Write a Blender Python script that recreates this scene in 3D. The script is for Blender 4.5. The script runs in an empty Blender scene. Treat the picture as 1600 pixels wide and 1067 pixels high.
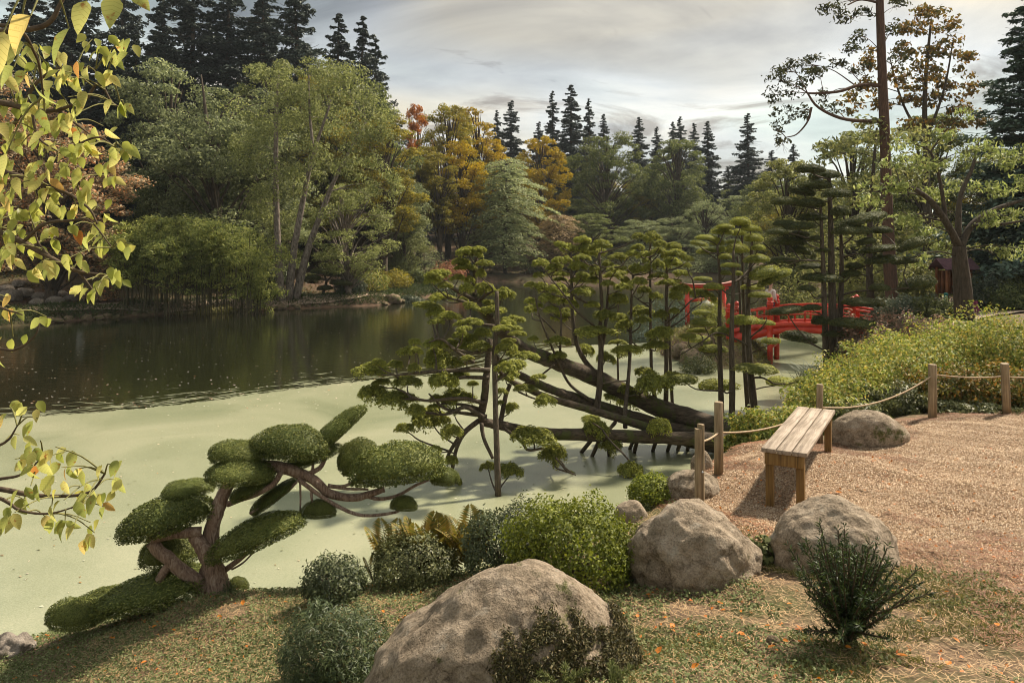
import bpy, bmesh, math, random
import numpy as np
from mathutils import Vector, Matrix, noise

# ------------------------------------------------------------------ camera, sky, sun, exposure
F, HZ, CX, HC = 1200.0, 378.0, 800.0, 4.4      # focal length in photo pixels, horizon row, centre column, eye height above the water
scene = bpy.context.scene
COL = scene.collection
cam_data = bpy.data.cameras.new('camera')
cam_data.sensor_width = 36.0
cam_data.lens = 36.0 * F / 1600.0
cam_data.shift_y = -(533.5 - HZ) / 1600.0
cam_data.clip_start = 0.05
cam_data.clip_end = 2000.0
cam = bpy.data.objects.new('camera', cam_data)
COL.objects.link(cam)
cam.location = (0, 0, HC)
cam.rotation_euler = (math.pi / 2, 0, 0)
scene.camera = cam

SUN_EL = math.radians(48)
SUN_AZ = math.radians(52)                # to the right of the view direction, behind the trees
world = bpy.data.worlds.new('World')
scene.world = world
world.use_nodes = True
wn = world.node_tree
wn.nodes.clear()
def wnode(t, **kw):
    n = wn.nodes.new(t)
    for k, v in kw.items():
        setattr(n, k, v)
    return n
w_out = wnode('ShaderNodeOutputWorld')
w_bg = wnode('ShaderNodeBackground')
w_bg.inputs['Strength'].default_value = 0.1
sky = wnode('ShaderNodeTexSky', sky_type='NISHITA', sun_disc=False, sun_elevation=SUN_EL, sun_rotation=SUN_AZ)
sky.air_density = 1.0; sky.dust_density = 2.0
tc = wnode('ShaderNodeTexCoord')
sep = wnode('ShaderNodeSeparateXYZ')
wn.links.new(tc.outputs['Generated'], sep.inputs[0])
zadd = wnode('ShaderNodeMath', operation='ADD'); zadd.inputs[1].default_value = 0.16
zmax = wnode('ShaderNodeMath', operation='MAXIMUM'); zmax.inputs[1].default_value = 0.05
wn.links.new(sep.outputs['Z'], zadd.inputs[0]); wn.links.new(zadd.outputs[0], zmax.inputs[0])
dx = wnode('ShaderNodeMath', operation='DIVIDE'); dy = wnode('ShaderNodeMath', operation='DIVIDE')
wn.links.new(sep.outputs['X'], dx.inputs[0]); wn.links.new(zmax.outputs[0], dx.inputs[1])
wn.links.new(sep.outputs['Y'], dy.inputs[0]); wn.links.new(zmax.outputs[0], dy.inputs[1])
comb = wnode('ShaderNodeCombineXYZ')
wn.links.new(dx.outputs[0], comb.inputs[0]); wn.links.new(dy.outputs[0], comb.inputs[1])
def wnoise(scale, detail, rough, off, dist=0.0):
    mp = wnode('ShaderNodeMapping'); mp.inputs['Location'].default_value = off
    mp.inputs['Scale'].default_value = (1.0, 1.25, 1.0)
    wn.links.new(comb.outputs[0], mp.inputs[0])
    n = wnode('ShaderNodeTexNoise'); n.inputs['Scale'].default_value = scale
    n.inputs['Detail'].default_value = detail; n.inputs['Roughness'].default_value = rough
    n.inputs['Distortion'].default_value = dist
    wn.links.new(mp.outputs[0], n.inputs['Vector'])
    return n
def wramp(src, stops):
    r = wnode('ShaderNodeValToRGB')
    el = r.color_ramp.elements
    while len(el) < len(stops):
        el.new(0.5)
    for e, (p, c) in zip(el, stops):
        e.position = p; e.color = (*c, 1)
    wn.links.new(src, r.inputs[0])
    return r
n1 = wnoise(0.85, 7, 0.55, (3.1, 1.7, 0), 0.6)
r1 = wramp(n1.outputs['Fac'], [(0.30, (1.3, 1.27, 1.2)), (0.43, (2.7, 2.75, 2.65)), (0.54, (3.9, 3.95, 3.75)), (0.66, (5.4, 5.2, 4.6))])
n2 = wnoise(1.5, 6, 0.6, (7.7, 4.2, 0), 1.0)
r2 = wramp(n2.outputs['Fac'], [(0.34, (0.48, 0.42, 0.37)), (0.46, (1, 1, 1)), (1.0, (1, 1, 1))])
n3 = wnoise(0.5, 2, 0.5, (1.0, 9.0, 0))
r3 = wramp(n3.outputs['Fac'], [(0.35, (0.88, 1.0, 0.95)), (0.5, (1, 1, 1)), (0.6, (1.12, 0.98, 0.76))])
m1 = wnode('ShaderNodeMixRGB', blend_type='MULTIPLY'); m1.inputs[0].default_value = 1
wn.links.new(r1.outputs[0], m1.inputs[1]); wn.links.new(r2.outputs[0], m1.inputs[2])
m2 = wnode('ShaderNodeMixRGB', blend_type='MULTIPLY'); m2.inputs[0].default_value = 1
wn.links.new(m1.outputs[0], m2.inputs[1]); wn.links.new(r3.outputs[0], m2.inputs[2])
m3 = wnode('ShaderNodeMixRGB', blend_type='MIX'); m3.inputs[0].default_value = 0.85   # mostly cloud over the clear sky
wn.links.new(sky.outputs[0], m3.inputs[1]); wn.links.new(m2.outputs[0], m3.inputs[2])
wn.links.new(m3.outputs[0], w_bg.inputs['Color']); wn.links.new(w_bg.outputs[0], w_out.inputs['Surface'])

sun_data = bpy.data.lights.new('sun', 'SUN')
sun_data.energy = 4.0
sun_data.angle = math.radians(3.0)
sun_data.color = (1.0, 0.89, 0.73)
sun = bpy.data.objects.new('sun', sun_data)
COL.objects.link(sun)
sdir = Vector((-math.sin(SUN_AZ) * math.cos(SUN_EL), -math.cos(SUN_AZ) * math.cos(SUN_EL), -math.sin(SUN_EL)))
sun.rotation_euler = sdir.to_track_quat('-Z', 'Y').to_euler()
sun.location = (30, 30, 40)

scene.view_settings.view_transform = 'Standard'
scene.view_settings.look = 'None'
scene.view_settings.exposure = 1.0
scene.view_settings.gamma = 1.0
scene.view_settings.use_curve_mapping = False
scene.render.engine = 'CYCLES'
cy = scene.cycles
cy.use_denoising = True
try:
    cy.denoiser = 'OPENIMAGEDENOISE'
    cy.denoising_prefilter = 'ACCURATE'
    cy.denoising_input_passes = 'RGB_ALBEDO_NORMAL'
except Exception:
    pass
cy.max_bounces = 8; cy.diffuse_bounces = 5; cy.glossy_bounces = 3; cy.transmission_bounces = 5
cy.transparent_max_bounces = 8; cy.volume_bounces = 0
cy.caustics_reflective = False; cy.caustics_refractive = False
cy.sample_clamp_indirect = 4.0
cy.filter_width = 1.0
cy.use_adaptive_sampling = True; cy.adaptive_threshold = 0.015

# ------------------------------------------------------------------ helpers
rng = np.random.default_rng(11)
rnd = random.Random(5)
def P(px, py, d):
    return np.array([(px - CX) * d / F, d, HC - (py - HZ) * d / F])
def G(px, py, z):
    return P(px, py, (HC - z) * F / (py - HZ))

class Geo:
    """collects vertices, quads and triangles; build() makes one mesh"""
    def __init__(s):
        s.V = []; s.Q = []; s.T = []; s.qm = []; s.tm = []; s.n = 0
    def add(s, V, Q=None, T=None, m=0):
        V = np.asarray(V, float).reshape(-1, 3)
        if Q is not None and len(Q):
            Q = np.asarray(Q, int).reshape(-1, 4); s.Q.append(Q + s.n); s.qm.append(np.full(len(Q), m))
        if T is not None and len(T):
            T = np.asarray(T, int).reshape(-1, 3); s.T.append(T + s.n); s.tm.append(np.full(len(T), m))
        s.V.append(V); s.n += len(V)
        return s
    def mesh(s, name, mats, smooth=False):
        me = bpy.data.meshes.new(name)
        V = np.concatenate(s.V)
        Q = np.concatenate(s.Q) if s.Q else np.zeros((0, 4), int)
        T = np.concatenate(s.T) if s.T else np.zeros((0, 3), int)
        nq, nt = len(Q), len(T)
        me.vertices.add(len(V)); me.vertices.foreach_set('co', V.ravel().astype(np.float32))
        me.loops.add(nq * 4 + nt * 3)
        me.loops.foreach_set('vertex_index', np.concatenate([Q.ravel(), T.ravel()]).astype(np.int32))
        me.polygons.add(nq + nt)
        ls = np.concatenate([np.arange(nq) * 4, nq * 4 + np.arange(nt) * 3]).astype(np.int32)
        me.polygons.foreach_set('loop_start', ls)
        mi = np.concatenate(([np.concatenate(s.qm)] if s.qm else []) + ([np.concatenate(s.tm)] if s.tm else [])).astype(np.int32)
        for m in (mats if isinstance(mats, (list, tuple)) else [mats]):
            me.materials.append(m)
        me.polygons.foreach_set('material_index', mi)
        if smooth:
            me.polygons.foreach_set('use_smooth', np.ones(nq + nt, bool))
        me.update(calc_edges=True)
        return me
    def build(s, name, mats, parent=None, smooth=False):
        return link(name, s.mesh(name, mats, smooth), parent)

def link(name, data, parent=None):
    o = bpy.data.objects.new(name, data)
    COL.objects.link(o)
    if parent is not None:
        o.parent = parent
    return o
def tag(o, label=None, cat=None, group=None, kind=None):
    if label: o['label'] = label
    if cat: o['category'] = cat
    if group: o['group'] = group
    if kind: o['kind'] = kind
    return o
def thing(name, label, cat, loc=(0, 0, 0), group=None):
    o = link(name, None)
    o.empty_display_size = 0.2
    o.location = loc
    return tag(o, label, cat, group)
def copy_obj(src, parent=None, **kw):
    c = src.copy(); COL.objects.link(c); c.parent = parent
    for k, v in kw.items():
        setattr(c, k, v)
    return c
def nrm(a):
    return a / np.maximum(np.linalg.norm(a, axis=-1, keepdims=True), 1e-9)

def tube(path, radii, seg=6, cap=True, wob=0.0):
    """swept tube: vertices, quads"""
    p = np.asarray(path, float); n = len(p)
    r = np.interp(np.linspace(0, 1, n), np.linspace(0, 1, len(radii)), radii) if not np.isscalar(radii) else np.full(n, radii)
    t = nrm(np.gradient(p, axis=0))
    ref = np.array([0.0, 0, 1]) if abs(t[:, 2]).mean() < 0.85 else np.array([0.0, 1, 0])
    a = nrm(np.cross(t, ref)); b = np.cross(t, a)
    ang = np.linspace(0, 2 * np.pi, seg, endpoint=False)
    rr = r[:, None] * (1 + (wob * rng.uniform(-1, 1, (n, seg)) if wob else 0))
    V = p[:, None, :] + rr[..., None] * (np.cos(ang)[None, :, None] * a[:, None, :] + np.sin(ang)[None, :, None] * b[:, None, :])
    i = np.arange(n - 1)[:, None] * seg; j = np.arange(seg)[None, :]; j2 = (j + 1) % seg
    Q = np.stack([i + j, i + j2, i + seg + j2, i + seg + j], -1).reshape(-1, 4)
    V = V.reshape(-1, 3); T = None
    if cap:
        V = np.concatenate([V, p[:1], p[-1:]]); c0, c1 = n * seg, n * seg + 1
        jj = np.arange(seg); k = (jj + 1) % seg
        T = np.concatenate([np.stack([np.full(seg, c0), k, jj], -1), np.stack([np.full(seg, c1), (n - 1) * seg + jj, (n - 1) * seg + k], -1)])
    return V, Q, T
def smooth_path(pts, n=16):
    """Catmull-Rom through pts"""
    p = np.asarray(pts, float)
    if len(p) == 2:
        return p[0] + (p[1] - p[0]) * np.linspace(0, 1, n)[:, None]
    q = np.concatenate([[2 * p[0] - p[1]], p, [2 * p[-1] - p[-2]]])
    out = []
    u = np.linspace(0, len(p) - 1, n)
    for x in u:
        i = min(int(x), len(p) - 2); t = x - i
        a, b, c, d = q[i:i + 4]
        out.append(0.5 * ((2 * b) + (c - a) * t + (2 * a - 5 * b + 4 * c - d) * t * t + (3 * b - a - 3 * c + d) * t ** 3))
    return np.array(out)
def leaf_quads(Pt, N, size, aspect=0.55, spread=0.7, droop=0.0, bend=0.18, r=None):
    """one small bent rhombic leaf on each point, facing about N"""
    r = r or rng
    n = len(Pt)
    size = np.broadcast_to(size, (n,)) * r.uniform(0.7, 1.25, n)
    N = nrm(N + spread * r.normal(size=(n, 3)))
    t = r.normal(size=(n, 3)); t[:, 2] -= droop
    t = nrm(t - (t * N).sum(1, keepdims=True) * N)
    b = np.cross(N, t)
    s = size[:, None]
    V = np.stack([Pt - t * s * .5, Pt + b * s * .5 * aspect + N * s * bend, Pt + t * s * .5, Pt - b * s * .5 * aspect + N * s * bend], 1)
    Q = np.arange(4 * n).reshape(n, 4)
    return V.reshape(-1, 3), Q
def sphere_dirs(n, r=None):
    return nrm((r or rng).normal(size=(n, 3)))
def box(g, c, s, m=0, rot=None):
    """bevel-less box; c centre, s full size, rot 3x3"""
    k = np.array([[x, y, z] for x in (-.5, .5) for y in (-.5, .5) for z in (-.5, .5)]) * np.asarray(s, float)
    if rot is not None:
        k = k @ np.asarray(rot).T
    g.add(k + np.asarray(c, float), [[0, 1, 3, 2], [4, 6, 7, 5], [0, 4, 5, 1], [2, 3, 7, 6], [0, 2, 6, 4], [1, 5, 7, 3]], m=m)
def bevel(o, w=0.006, seg=2):
    md = o.modifiers.new('bevel', 'BEVEL'); md.width = w; md.segments = seg; md.limit_method = 'ANGLE'
    return o

# ------------------------------------------------------------------ materials
MATS = {}
def newmat(name):
    m = bpy.data.materials.new(name); m.use_nodes = True
    nt = m.node_tree; nt.nodes.clear()
    MATS[name] = m
    def N(t, **kw):
        n = nt.nodes.new(t)
        for k, v in kw.items():
            if k.startswith('i_'):
                n.inputs[k[2:].replace('_', ' ')].default_value = v
            else:
                setattr(n, k, v)
        return n
    def L(a, b):
        nt.links.new(a, b)
    out = N('ShaderNodeOutputMaterial')
    return m, N, L, out
def ramp(N, L, src, stops):
    r = N('ShaderNodeValToRGB'); el = r.color_ramp.elements
    while len(el) < len(stops):
        el.new(0.5)
    for e, (p, c) in zip(el, stops):
        e.position = p; e.color = (*c, 1)
    L(src, r.inputs[0])
    return r
def leaf_mat(name, cols, trans=0.3, rough=0.6, spec=0.22, tcol=1.25, vary=0.35, nscale=0.6):
    m, N, L, out = newmat(name)
    geo = N('ShaderNodeNewGeometry')
    n = len(cols)
    r = ramp(N, L, geo.outputs['Random Per Island'], [(i / max(n - 1, 1), c) for i, c in enumerate(cols)])
    tcn = N('ShaderNodeTexCoord')
    no = N('ShaderNodeTexNoise'); no.inputs['Scale'].default_value = nscale; no.inputs['Detail'].default_value = 2
    L(tcn.outputs['Object'], no.inputs['Vector'])
    oi = N('ShaderNodeObjectInfo')
    ad = N('ShaderNodeMath', operation='MULTIPLY_ADD'); L(oi.outputs['Random'], ad.inputs[0]); ad.inputs[1].default_value = 0.3
    L(no.outputs['Fac'], ad.inputs[2])
    mr = N('ShaderNodeMapRange'); mr.inputs['From Min'].default_value = 0.3; mr.inputs['From Max'].default_value = 1.0
    mr.inputs['To Min'].default_value = 1 - vary; mr.inputs['To Max'].default_value = 1 + vary
    L(ad.outputs[0], mr.inputs['Value'])
    hs = N('ShaderNodeHueSaturation'); L(r.outputs[0], hs.inputs['Color']); L(mr.outputs[0], hs.inputs['Value'])
    pb = N('ShaderNodeBsdfPrincipled'); L(hs.outputs[0], pb.inputs['Base Color'])
    pb.inputs['Roughness'].default_value = rough; pb.inputs['Specular IOR Level'].default_value = spec
    tr = N('ShaderNodeBsdfTranslucent')
    hs2 = N('ShaderNodeHueSaturation'); hs2.inputs['Value'].default_value = tcol; hs2.inputs['Saturation'].default_value = 1.1
    L(hs.outputs[0], hs2.inputs['Color']); L(hs2.outputs[0], tr.inputs['Color'])
    mx = N('ShaderNodeMixShader'); mx.inputs[0].default_value = trans
    L(pb.outputs[0], mx.inputs[1]); L(tr.outputs[0], mx.inputs[2]); L(mx.outputs[0], out.inputs['Surface'])
    return m
def noise_mat(name, stops, scale=5.0, detail=6, rough=0.85, bump=0.3, bscale=None, stretch=(1, 1, 1), spec=0.25, dist=0.02, moss=None, moss_lo=0.5, moss_scale=1.5, distort=0.0):
    m, N, L, out = newmat(name)
    tcn = N('ShaderNodeTexCoord'); mp = N('ShaderNodeMapping'); mp.inputs['Scale'].default_value = stretch
    L(tcn.outputs['Object'], mp.inputs[0])
    no = N('ShaderNodeTexNoise'); no.inputs['Scale'].default_value = scale; no.inputs['Detail'].default_value = detail
    no.inputs['Roughness'].default_value = 0.65; no.inputs['Distortion'].default_value = distort
    L(mp.outputs[0], no.inputs['Vector'])
    r = ramp(N, L, no.outputs['Fac'], stops)
    col = r.outputs[0]
    if moss:
        n2 = N('ShaderNodeTexNoise'); n2.inputs['Scale'].default_value = moss_scale; n2.inputs['Detail'].default_value = 7; n2.inputs['Roughness'].default_value = 0.7
        L(tcn.outputs['Object'], n2.inputs['Vector'])
        fr = ramp(N, L, n2.outputs['Fac'], [(moss_lo, (0, 0, 0)), (moss_lo + 0.08, (1, 1, 1))])
        mc = N('ShaderNodeMixRGB'); L(fr.outputs[0], mc.inputs[0]); L(col, mc.inputs[1]); mc.inputs[2].default_value = (*moss, 1)
        col = mc.outputs[0]
    pb = N('ShaderNodeBsdfPrincipled'); L(col, pb.inputs['Base Color'])
    pb.inputs['Roughness'].default_value = rough; pb.inputs['Specular IOR Level'].default_value = spec
    if bump:
        nb = N('ShaderNodeTexNoise'); nb.inputs['Scale'].default_value = bscale or scale * 3; nb.inputs['Detail'].default_value = 8; nb.inputs['Roughness'].default_value = 0.7
        L(mp.outputs[0], nb.inputs['Vector'])
        bp = N('ShaderNodeBump'); bp.inputs['Strength'].default_value = bump; bp.inputs['Distance'].default_value = dist
        L(nb.outputs['Fac'], bp.inputs['Height']); L(bp.outputs[0], pb.inputs['Normal'])
    L(pb.outputs[0], out.inputs['Surface'])
    return m

bark = noise_mat('bark', [(0.3, (0.035, 0.026, 0.018)), (0.7, (0.12, 0.09, 0.062))], scale=6, stretch=(3, 3, .6), bump=0.8, dist=0.05)
bark_pale = noise_mat('bark_pale', [(0.3, (0.05, 0.04, 0.032)), (0.5, (0.2, 0.16, 0.13)), (0.75, (0.36, 0.3, 0.25))], scale=5, stretch=(2, 2, .8), bump=0.6, dist=0.05)
bark_red = noise_mat('bark_red', [(0.3, (0.05, 0.028, 0.018)), (0.7, (0.18, 0.1, 0.065))], scale=6, stretch=(6, 6, .5), bump=0.8, dist=0.06)
bark_log = noise_mat('bark_log', [(0.3, (0.035, 0.026, 0.018)), (0.65, (0.16, 0.12, 0.085))], scale=7, stretch=(.7, 3, 3), bump=0.9, dist=0.05, moss=(0.1, 0.11, 0.035), moss_lo=0.52, moss_scale=2.5)
bark_stem = noise_mat('bark_stem', [(0.3, (0.035, 0.027, 0.02)), (0.7, (0.15, 0.115, 0.08))], scale=9, stretch=(4, 4, .7), bump=0.7, dist=0.02)
bark_yew = noise_mat('bark_yew', [(0.28, (0.09, 0.055, 0.04)), (0.5, (0.36, 0.24, 0.175)), (0.72, (0.6, 0.48, 0.38))], scale=10, stretch=(3.5, 3.5, .7), bump=1.0, dist=0.03, moss=(0.07, 0.08, 0.03), moss_lo=0.62, moss_scale=4, distort=1.2)
twig = noise_mat('twig', [(0.3, (0.05, 0.035, 0.025)), (0.7, (0.14, 0.1, 0.06))], scale=20, bump=0.3)
twig_green = noise_mat('twig_green', [(0.3, (0.12, 0.12, 0.04)), (0.7, (0.24, 0.22, 0.08))], scale=20, bump=0.2)

lf_yew = leaf_mat('foliage_yew', [(0.065, 0.086, 0.026), (0.137, 0.163, 0.043), (0.26, 0.267, 0.072)], trans=0.2, rough=0.58, nscale=2.5)
lf_cloud = leaf_mat('foliage_cloud', [(0.14, 0.162, 0.043), (0.278, 0.293, 0.067), (0.464, 0.449, 0.103)], trans=0.38, rough=0.6, nscale=2)
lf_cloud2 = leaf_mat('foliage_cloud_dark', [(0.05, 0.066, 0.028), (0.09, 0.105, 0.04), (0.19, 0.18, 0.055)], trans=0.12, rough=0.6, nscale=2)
lf_box = leaf_mat('foliage_box', [(0.076, 0.099, 0.016), (0.161, 0.188, 0.027), (0.287, 0.305, 0.049)], trans=0.3, rough=0.58, nscale=3)
lf_boxdark = leaf_mat('foliage_box_dark', [(0.04, 0.055, 0.024), (0.085, 0.105, 0.04), (0.16, 0.175, 0.075)], trans=0.15, rough=0.5, spec=0.3, nscale=4)
lf_boxgrey = leaf_mat('foliage_box_grey', [(0.065, 0.075, 0.028), (0.13, 0.14, 0.05), (0.24, 0.235, 0.095)], trans=0.2, rough=0.5, spec=0.3, nscale=4)
lf_needle = leaf_mat('foliage_needle', [(0.033, 0.053, 0.02), (0.066, 0.089, 0.032), (0.121, 0.147, 0.054)], trans=0.15, rough=0.5, spec=0.3, nscale=3)
lf_sapling = leaf_mat('foliage_sapling', [(0.016, 0.029, 0.011), (0.036, 0.056, 0.018), (0.096, 0.136, 0.032)], trans=0.15, rough=0.5, spec=0.3, nscale=4)
lf_abelia = leaf_mat('foliage_abelia', [(0.1, 0.14, 0.03), (0.21, 0.25, 0.055), (0.36, 0.37, 0.1), (0.5, 0.37, 0.1)], trans=0.35, rough=0.58, nscale=1.5)
lf_abelia2 = leaf_mat('foliage_abelia_orange', [(0.06, 0.08, 0.02), (0.14, 0.15, 0.035), (0.24, 0.19, 0.05), (0.4, 0.2, 0.06)], trans=0.3, rough=0.58, nscale=1.5)
lf_heath = leaf_mat('foliage_heath', [(0.112, 0.106, 0.069), (0.250, 0.175, 0.125), (0.350, 0.275, 0.200), (0.375, 0.163, 0.112)], trans=0.3, nscale=1.5)
lf_greyshrub = leaf_mat('foliage_grey', [(0.056, 0.075, 0.044), (0.112, 0.138, 0.088), (0.213, 0.225, 0.150)], trans=0.25, nscale=1)
lf_fern = leaf_mat('foliage_fern', [(0.11, 0.12, 0.03), (0.2, 0.17, 0.04), (0.28, 0.19, 0.05)], trans=0.35, nscale=3)
lf_green = leaf_mat('foliage_green', [(0.079, 0.098, 0.034), (0.144, 0.166, 0.056), (0.244, 0.26, 0.086)], trans=0.42, nscale=.25)
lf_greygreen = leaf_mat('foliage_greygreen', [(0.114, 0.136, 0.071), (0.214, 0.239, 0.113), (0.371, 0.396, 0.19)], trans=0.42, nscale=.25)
lf_birch = leaf_mat('foliage_birch', [(0.114, 0.136, 0.048), (0.217, 0.233, 0.081), (0.356, 0.368, 0.151)], trans=0.42, nscale=.3)
lf_yellow = leaf_mat('foliage_yellow', [(0.218, 0.183, 0.026), (0.436, 0.332, 0.042), (0.654, 0.416, 0.05)], trans=0.42, nscale=.25)
lf_olive = leaf_mat('foliage_olive', [(0.129, 0.126, 0.028), (0.257, 0.23, 0.043), (0.411, 0.318, 0.059)], trans=0.42, nscale=.25)
lf_orange = leaf_mat('foliage_orange', [(0.239, 0.089, 0.026), (0.375, 0.146, 0.039), (0.478, 0.211, 0.059)], trans=0.42, nscale=.3)
lf_copper = leaf_mat('foliage_copper', [(0.14, 0.123, 0.072), (0.282, 0.218, 0.124), (0.468, 0.354, 0.213), (0.624, 0.265, 0.112)], trans=0.25, nscale=.4)
lf_pale = leaf_mat('foliage_pale', [(0.157, 0.19, 0.086), (0.269, 0.299, 0.133), (0.409, 0.426, 0.205)], trans=0.42, nscale=.3)
lf_tan = leaf_mat('foliage_tan', [(0.224, 0.168, 0.084), (0.374, 0.262, 0.131), (0.486, 0.355, 0.187)], trans=0.3, nscale=.3)
lf_conifer = leaf_mat('foliage_conifer', [(0.03, 0.041, 0.036), (0.055, 0.072, 0.059), (0.098, 0.117, 0.087)], trans=0.08, nscale=.2)
lf_conifer2 = leaf_mat('foliage_conifer_green', [(0.066, 0.091, 0.034), (0.134, 0.161, 0.057), (0.237, 0.245, 0.086)], trans=0.3, nscale=.3)
lf_cedar = leaf_mat('foliage_cedar', [(0.03, 0.036, 0.016), (0.06, 0.066, 0.026), (0.11, 0.105, 0.04)], trans=0.2, nscale=.5)
lf_softgreen = leaf_mat('foliage_soft_green', [(0.12, 0.135, 0.05), (0.22, 0.23, 0.08), (0.36, 0.34, 0.13)], trans=0.42, nscale=.5)
lf_pine = leaf_mat('foliage_pine_blue', [(0.048, 0.078, 0.056), (0.088, 0.129, 0.092), (0.166, 0.211, 0.155)], trans=0.1, nscale=.5)
lf_bamboo = leaf_mat('foliage_bamboo', [(0.129, 0.159, 0.045), (0.251, 0.276, 0.074), (0.452, 0.445, 0.134)], trans=0.42, nscale=.5)
lf_cherry = leaf_mat('foliage_cherry', [(0.13, 0.16, 0.05), (0.24, 0.28, 0.09), (0.4, 0.42, 0.17)], trans=0.4, rough=0.58, nscale=.6)
lf_brown = leaf_mat('foliage_brown', [(0.082, 0.082, 0.03), (0.174, 0.133, 0.041), (0.326, 0.174, 0.044)], trans=0.3, nscale=.4)
lf_redshrub = leaf_mat('foliage_rust', [(0.204, 0.085, 0.051), (0.340, 0.153, 0.085), (0.442, 0.221, 0.119)], trans=0.3, nscale=.5)
lf_cover = leaf_mat('foliage_cover', [(0.065, 0.09, 0.03), (0.13, 0.161, 0.059), (0.205, 0.233, 0.1), (0.279, 0.286, 0.152)], trans=0.25, rough=0.7, spec=0.1, nscale=1.2)
lf_grass = leaf_mat('foliage_grass', [(0.09, 0.095, 0.03), (0.17, 0.165, 0.05), (0.3, 0.25, 0.1)], trans=0.3, nscale=1)
lf_straw = leaf_mat('dry_straw', [(0.275, 0.175, 0.088), (0.425, 0.275, 0.138), (0.525, 0.375, 0.213)], trans=0.15, nscale=2)
lf_fallen = leaf_mat('fallen_leaf', [(0.460, 0.103, 0.014), (0.575, 0.196, 0.023), (0.345, 0.138, 0.046)], trans=0.2, rough=0.5, nscale=4)
lf_weed = leaf_mat('foliage_weed', [(0.06, 0.075, 0.025), (0.12, 0.135, 0.045), (0.24, 0.25, 0.1)], trans=0.3, nscale=3)
# ------------------------------------------------------------------ terrain
NEAR_SHORE = [(-30, -6), (-18, 1.5), (-12, 4.5), (-8, 6.3), (-6.2, 7.6), (-5.1, 8.6), (-4.2, 8.95), (-3.2, 9.1), (-2.2, 9.0), (-1.2, 9.0), (-.3, 9.2),
              (.6, 9.8), (1.4, 10.7), (2.4, 11.8), (3.3, 13.2), (4.2, 14.6), (5.3, 16.3), (6.6, 18.4), (7.9, 20.2), (9.1, 22.2),
              (10.4, 24.6), (11.7, 27.4), (13, 30), (15, 33.5), (19, 40), (25, 51), (31, 63), (35, 74)]
FAR_PX = [(1290, 450), (1200, 441), (1080, 440), (980, 441), (870, 442), (780, 441), (720, 446), (700, 455), (664, 466), (600, 477), (480, 482), (400, 485), (250, 492),
          (100, 503), (0, 512)]
FAR_SHORE = [tuple(G(px, py, 0)[:2]) for px, py in FAR_PX] + [(-45, 37), (-75, 36)]
LAKE = np.array(NEAR_SHORE + FAR_SHORE + [(-75, -6)])
def poly_sd(x, y, poly):
    """signed distance to a closed polygon, positive inside"""
    x = np.asarray(x, float); y = np.asarray(y, float)
    best = np.full(x.shape, 1e9); inside = np.zeros(x.shape, bool)
    n = len(poly)
    for i in range(n):
        ax, ay = poly[i]; bx, by = poly[(i + 1) % n]
        ex, ey = bx - ax, by - ay
        t = np.clip(((x - ax) * ex + (y - ay) * ey) / max(ex * ex + ey * ey, 1e-9), 0, 1)
        best = np.minimum(best, np.hypot(x - ax - t * ex, y - ay - t * ey))
        c = ((ay > y) != (by > y)) & (x < (bx - ax) * (y - ay) / (by - ay + 1e-12) + ax)
        inside ^= c
    return np.where(inside, best, -best)
def sstep(a, b, v):
    t = np.clip((v - a) / (b - a), 0, 1)
    return t * t * (3 - 2 * t)
# thin-plate spline through points read off the photograph's near bank
pts = [(100, 985, .12), (0, 1067, .35), (0, 1012, .08), (200, 965, .5), (330, 930, .9), (480, 932, 1.1), (590, 915, 1.2), (120, 1060, .62), (250, 1060, .95),
       (400, 1060, 1.3), (400, 990, 1.15), (600, 1060, 1.6), (700, 930, 1.4), (800, 900, 1.5), (800, 1060, 1.85), (960, 1060, 1.95), (1300, 1060, 2.08), (1600, 1060, 2.1),
       (960, 900, 1.68), (1200, 890, 1.82), (1000, 800, 1.6), (1220, 782, 1.8), (1060, 752, 1.68), (1140, 705, 1.66), (1580, 900, 1.95), (1400, 760, 1.83),
       (1450, 655, 1.8), (1600, 650, 1.82), (1300, 700, 1.76), (1210, 690, 1.6), (1600, 760, 1.9)]
ctl = [tuple(G(*p)[:2]) + (p[2],) for p in pts]
for i, (x, y) in enumerate(NEAR_SHORE[1:23]):
    ctl.append((x, y, 0.0))
    a = np.array(NEAR_SHORE[i]); b = np.array(NEAR_SHORE[i + 2]); t = (b - a) / np.linalg.norm(b - a)
    ctl.append((x - t[1] * 1.3, y + t[0] * 1.3, -.75))
ctl += [(12, 15, 1.9), (16, 20, 2.0), (20, 27, 2.1), (15.5, 25, 1.95), (13, 9, 1.92), (9, 6, 2.0), (6, 3, 2.25), (0, 2, 2.65), (-3, 3, 1.9), (-6, 3.5, 1.2), (-9, 3, .9),
        (3, 0, 2.8), (-3, -1, 2.6), (9, 0, 2.6), (15, 4, 2.2), (22, 12, 2.2), (26, 30, 2.2), (9, 16.5, 1.75), (11, 19.5, 1.75), (12.5, 22.5, 1.6), (7.2, 14.2, 1.6), (30, 5, 2.4), (-14, -1, 1.4)]
ctl = np.array(ctl)
def tps_k(r2):
    return 0.5 * r2 * np.log(r2 + 1e-9)
nC = len(ctl)
Kc = tps_k(((ctl[:, None, :2] - ctl[None, :, :2]) ** 2).sum(-1)) + np.eye(nC) * 0.02
Pc = np.c_[np.ones(nC), ctl[:, :2]]
Am = np.block([[Kc, Pc], [Pc.T, np.zeros((3, 3))]])
TW = np.linalg.solve(Am, np.r_[ctl[:, 2], 0, 0, 0])
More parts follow.
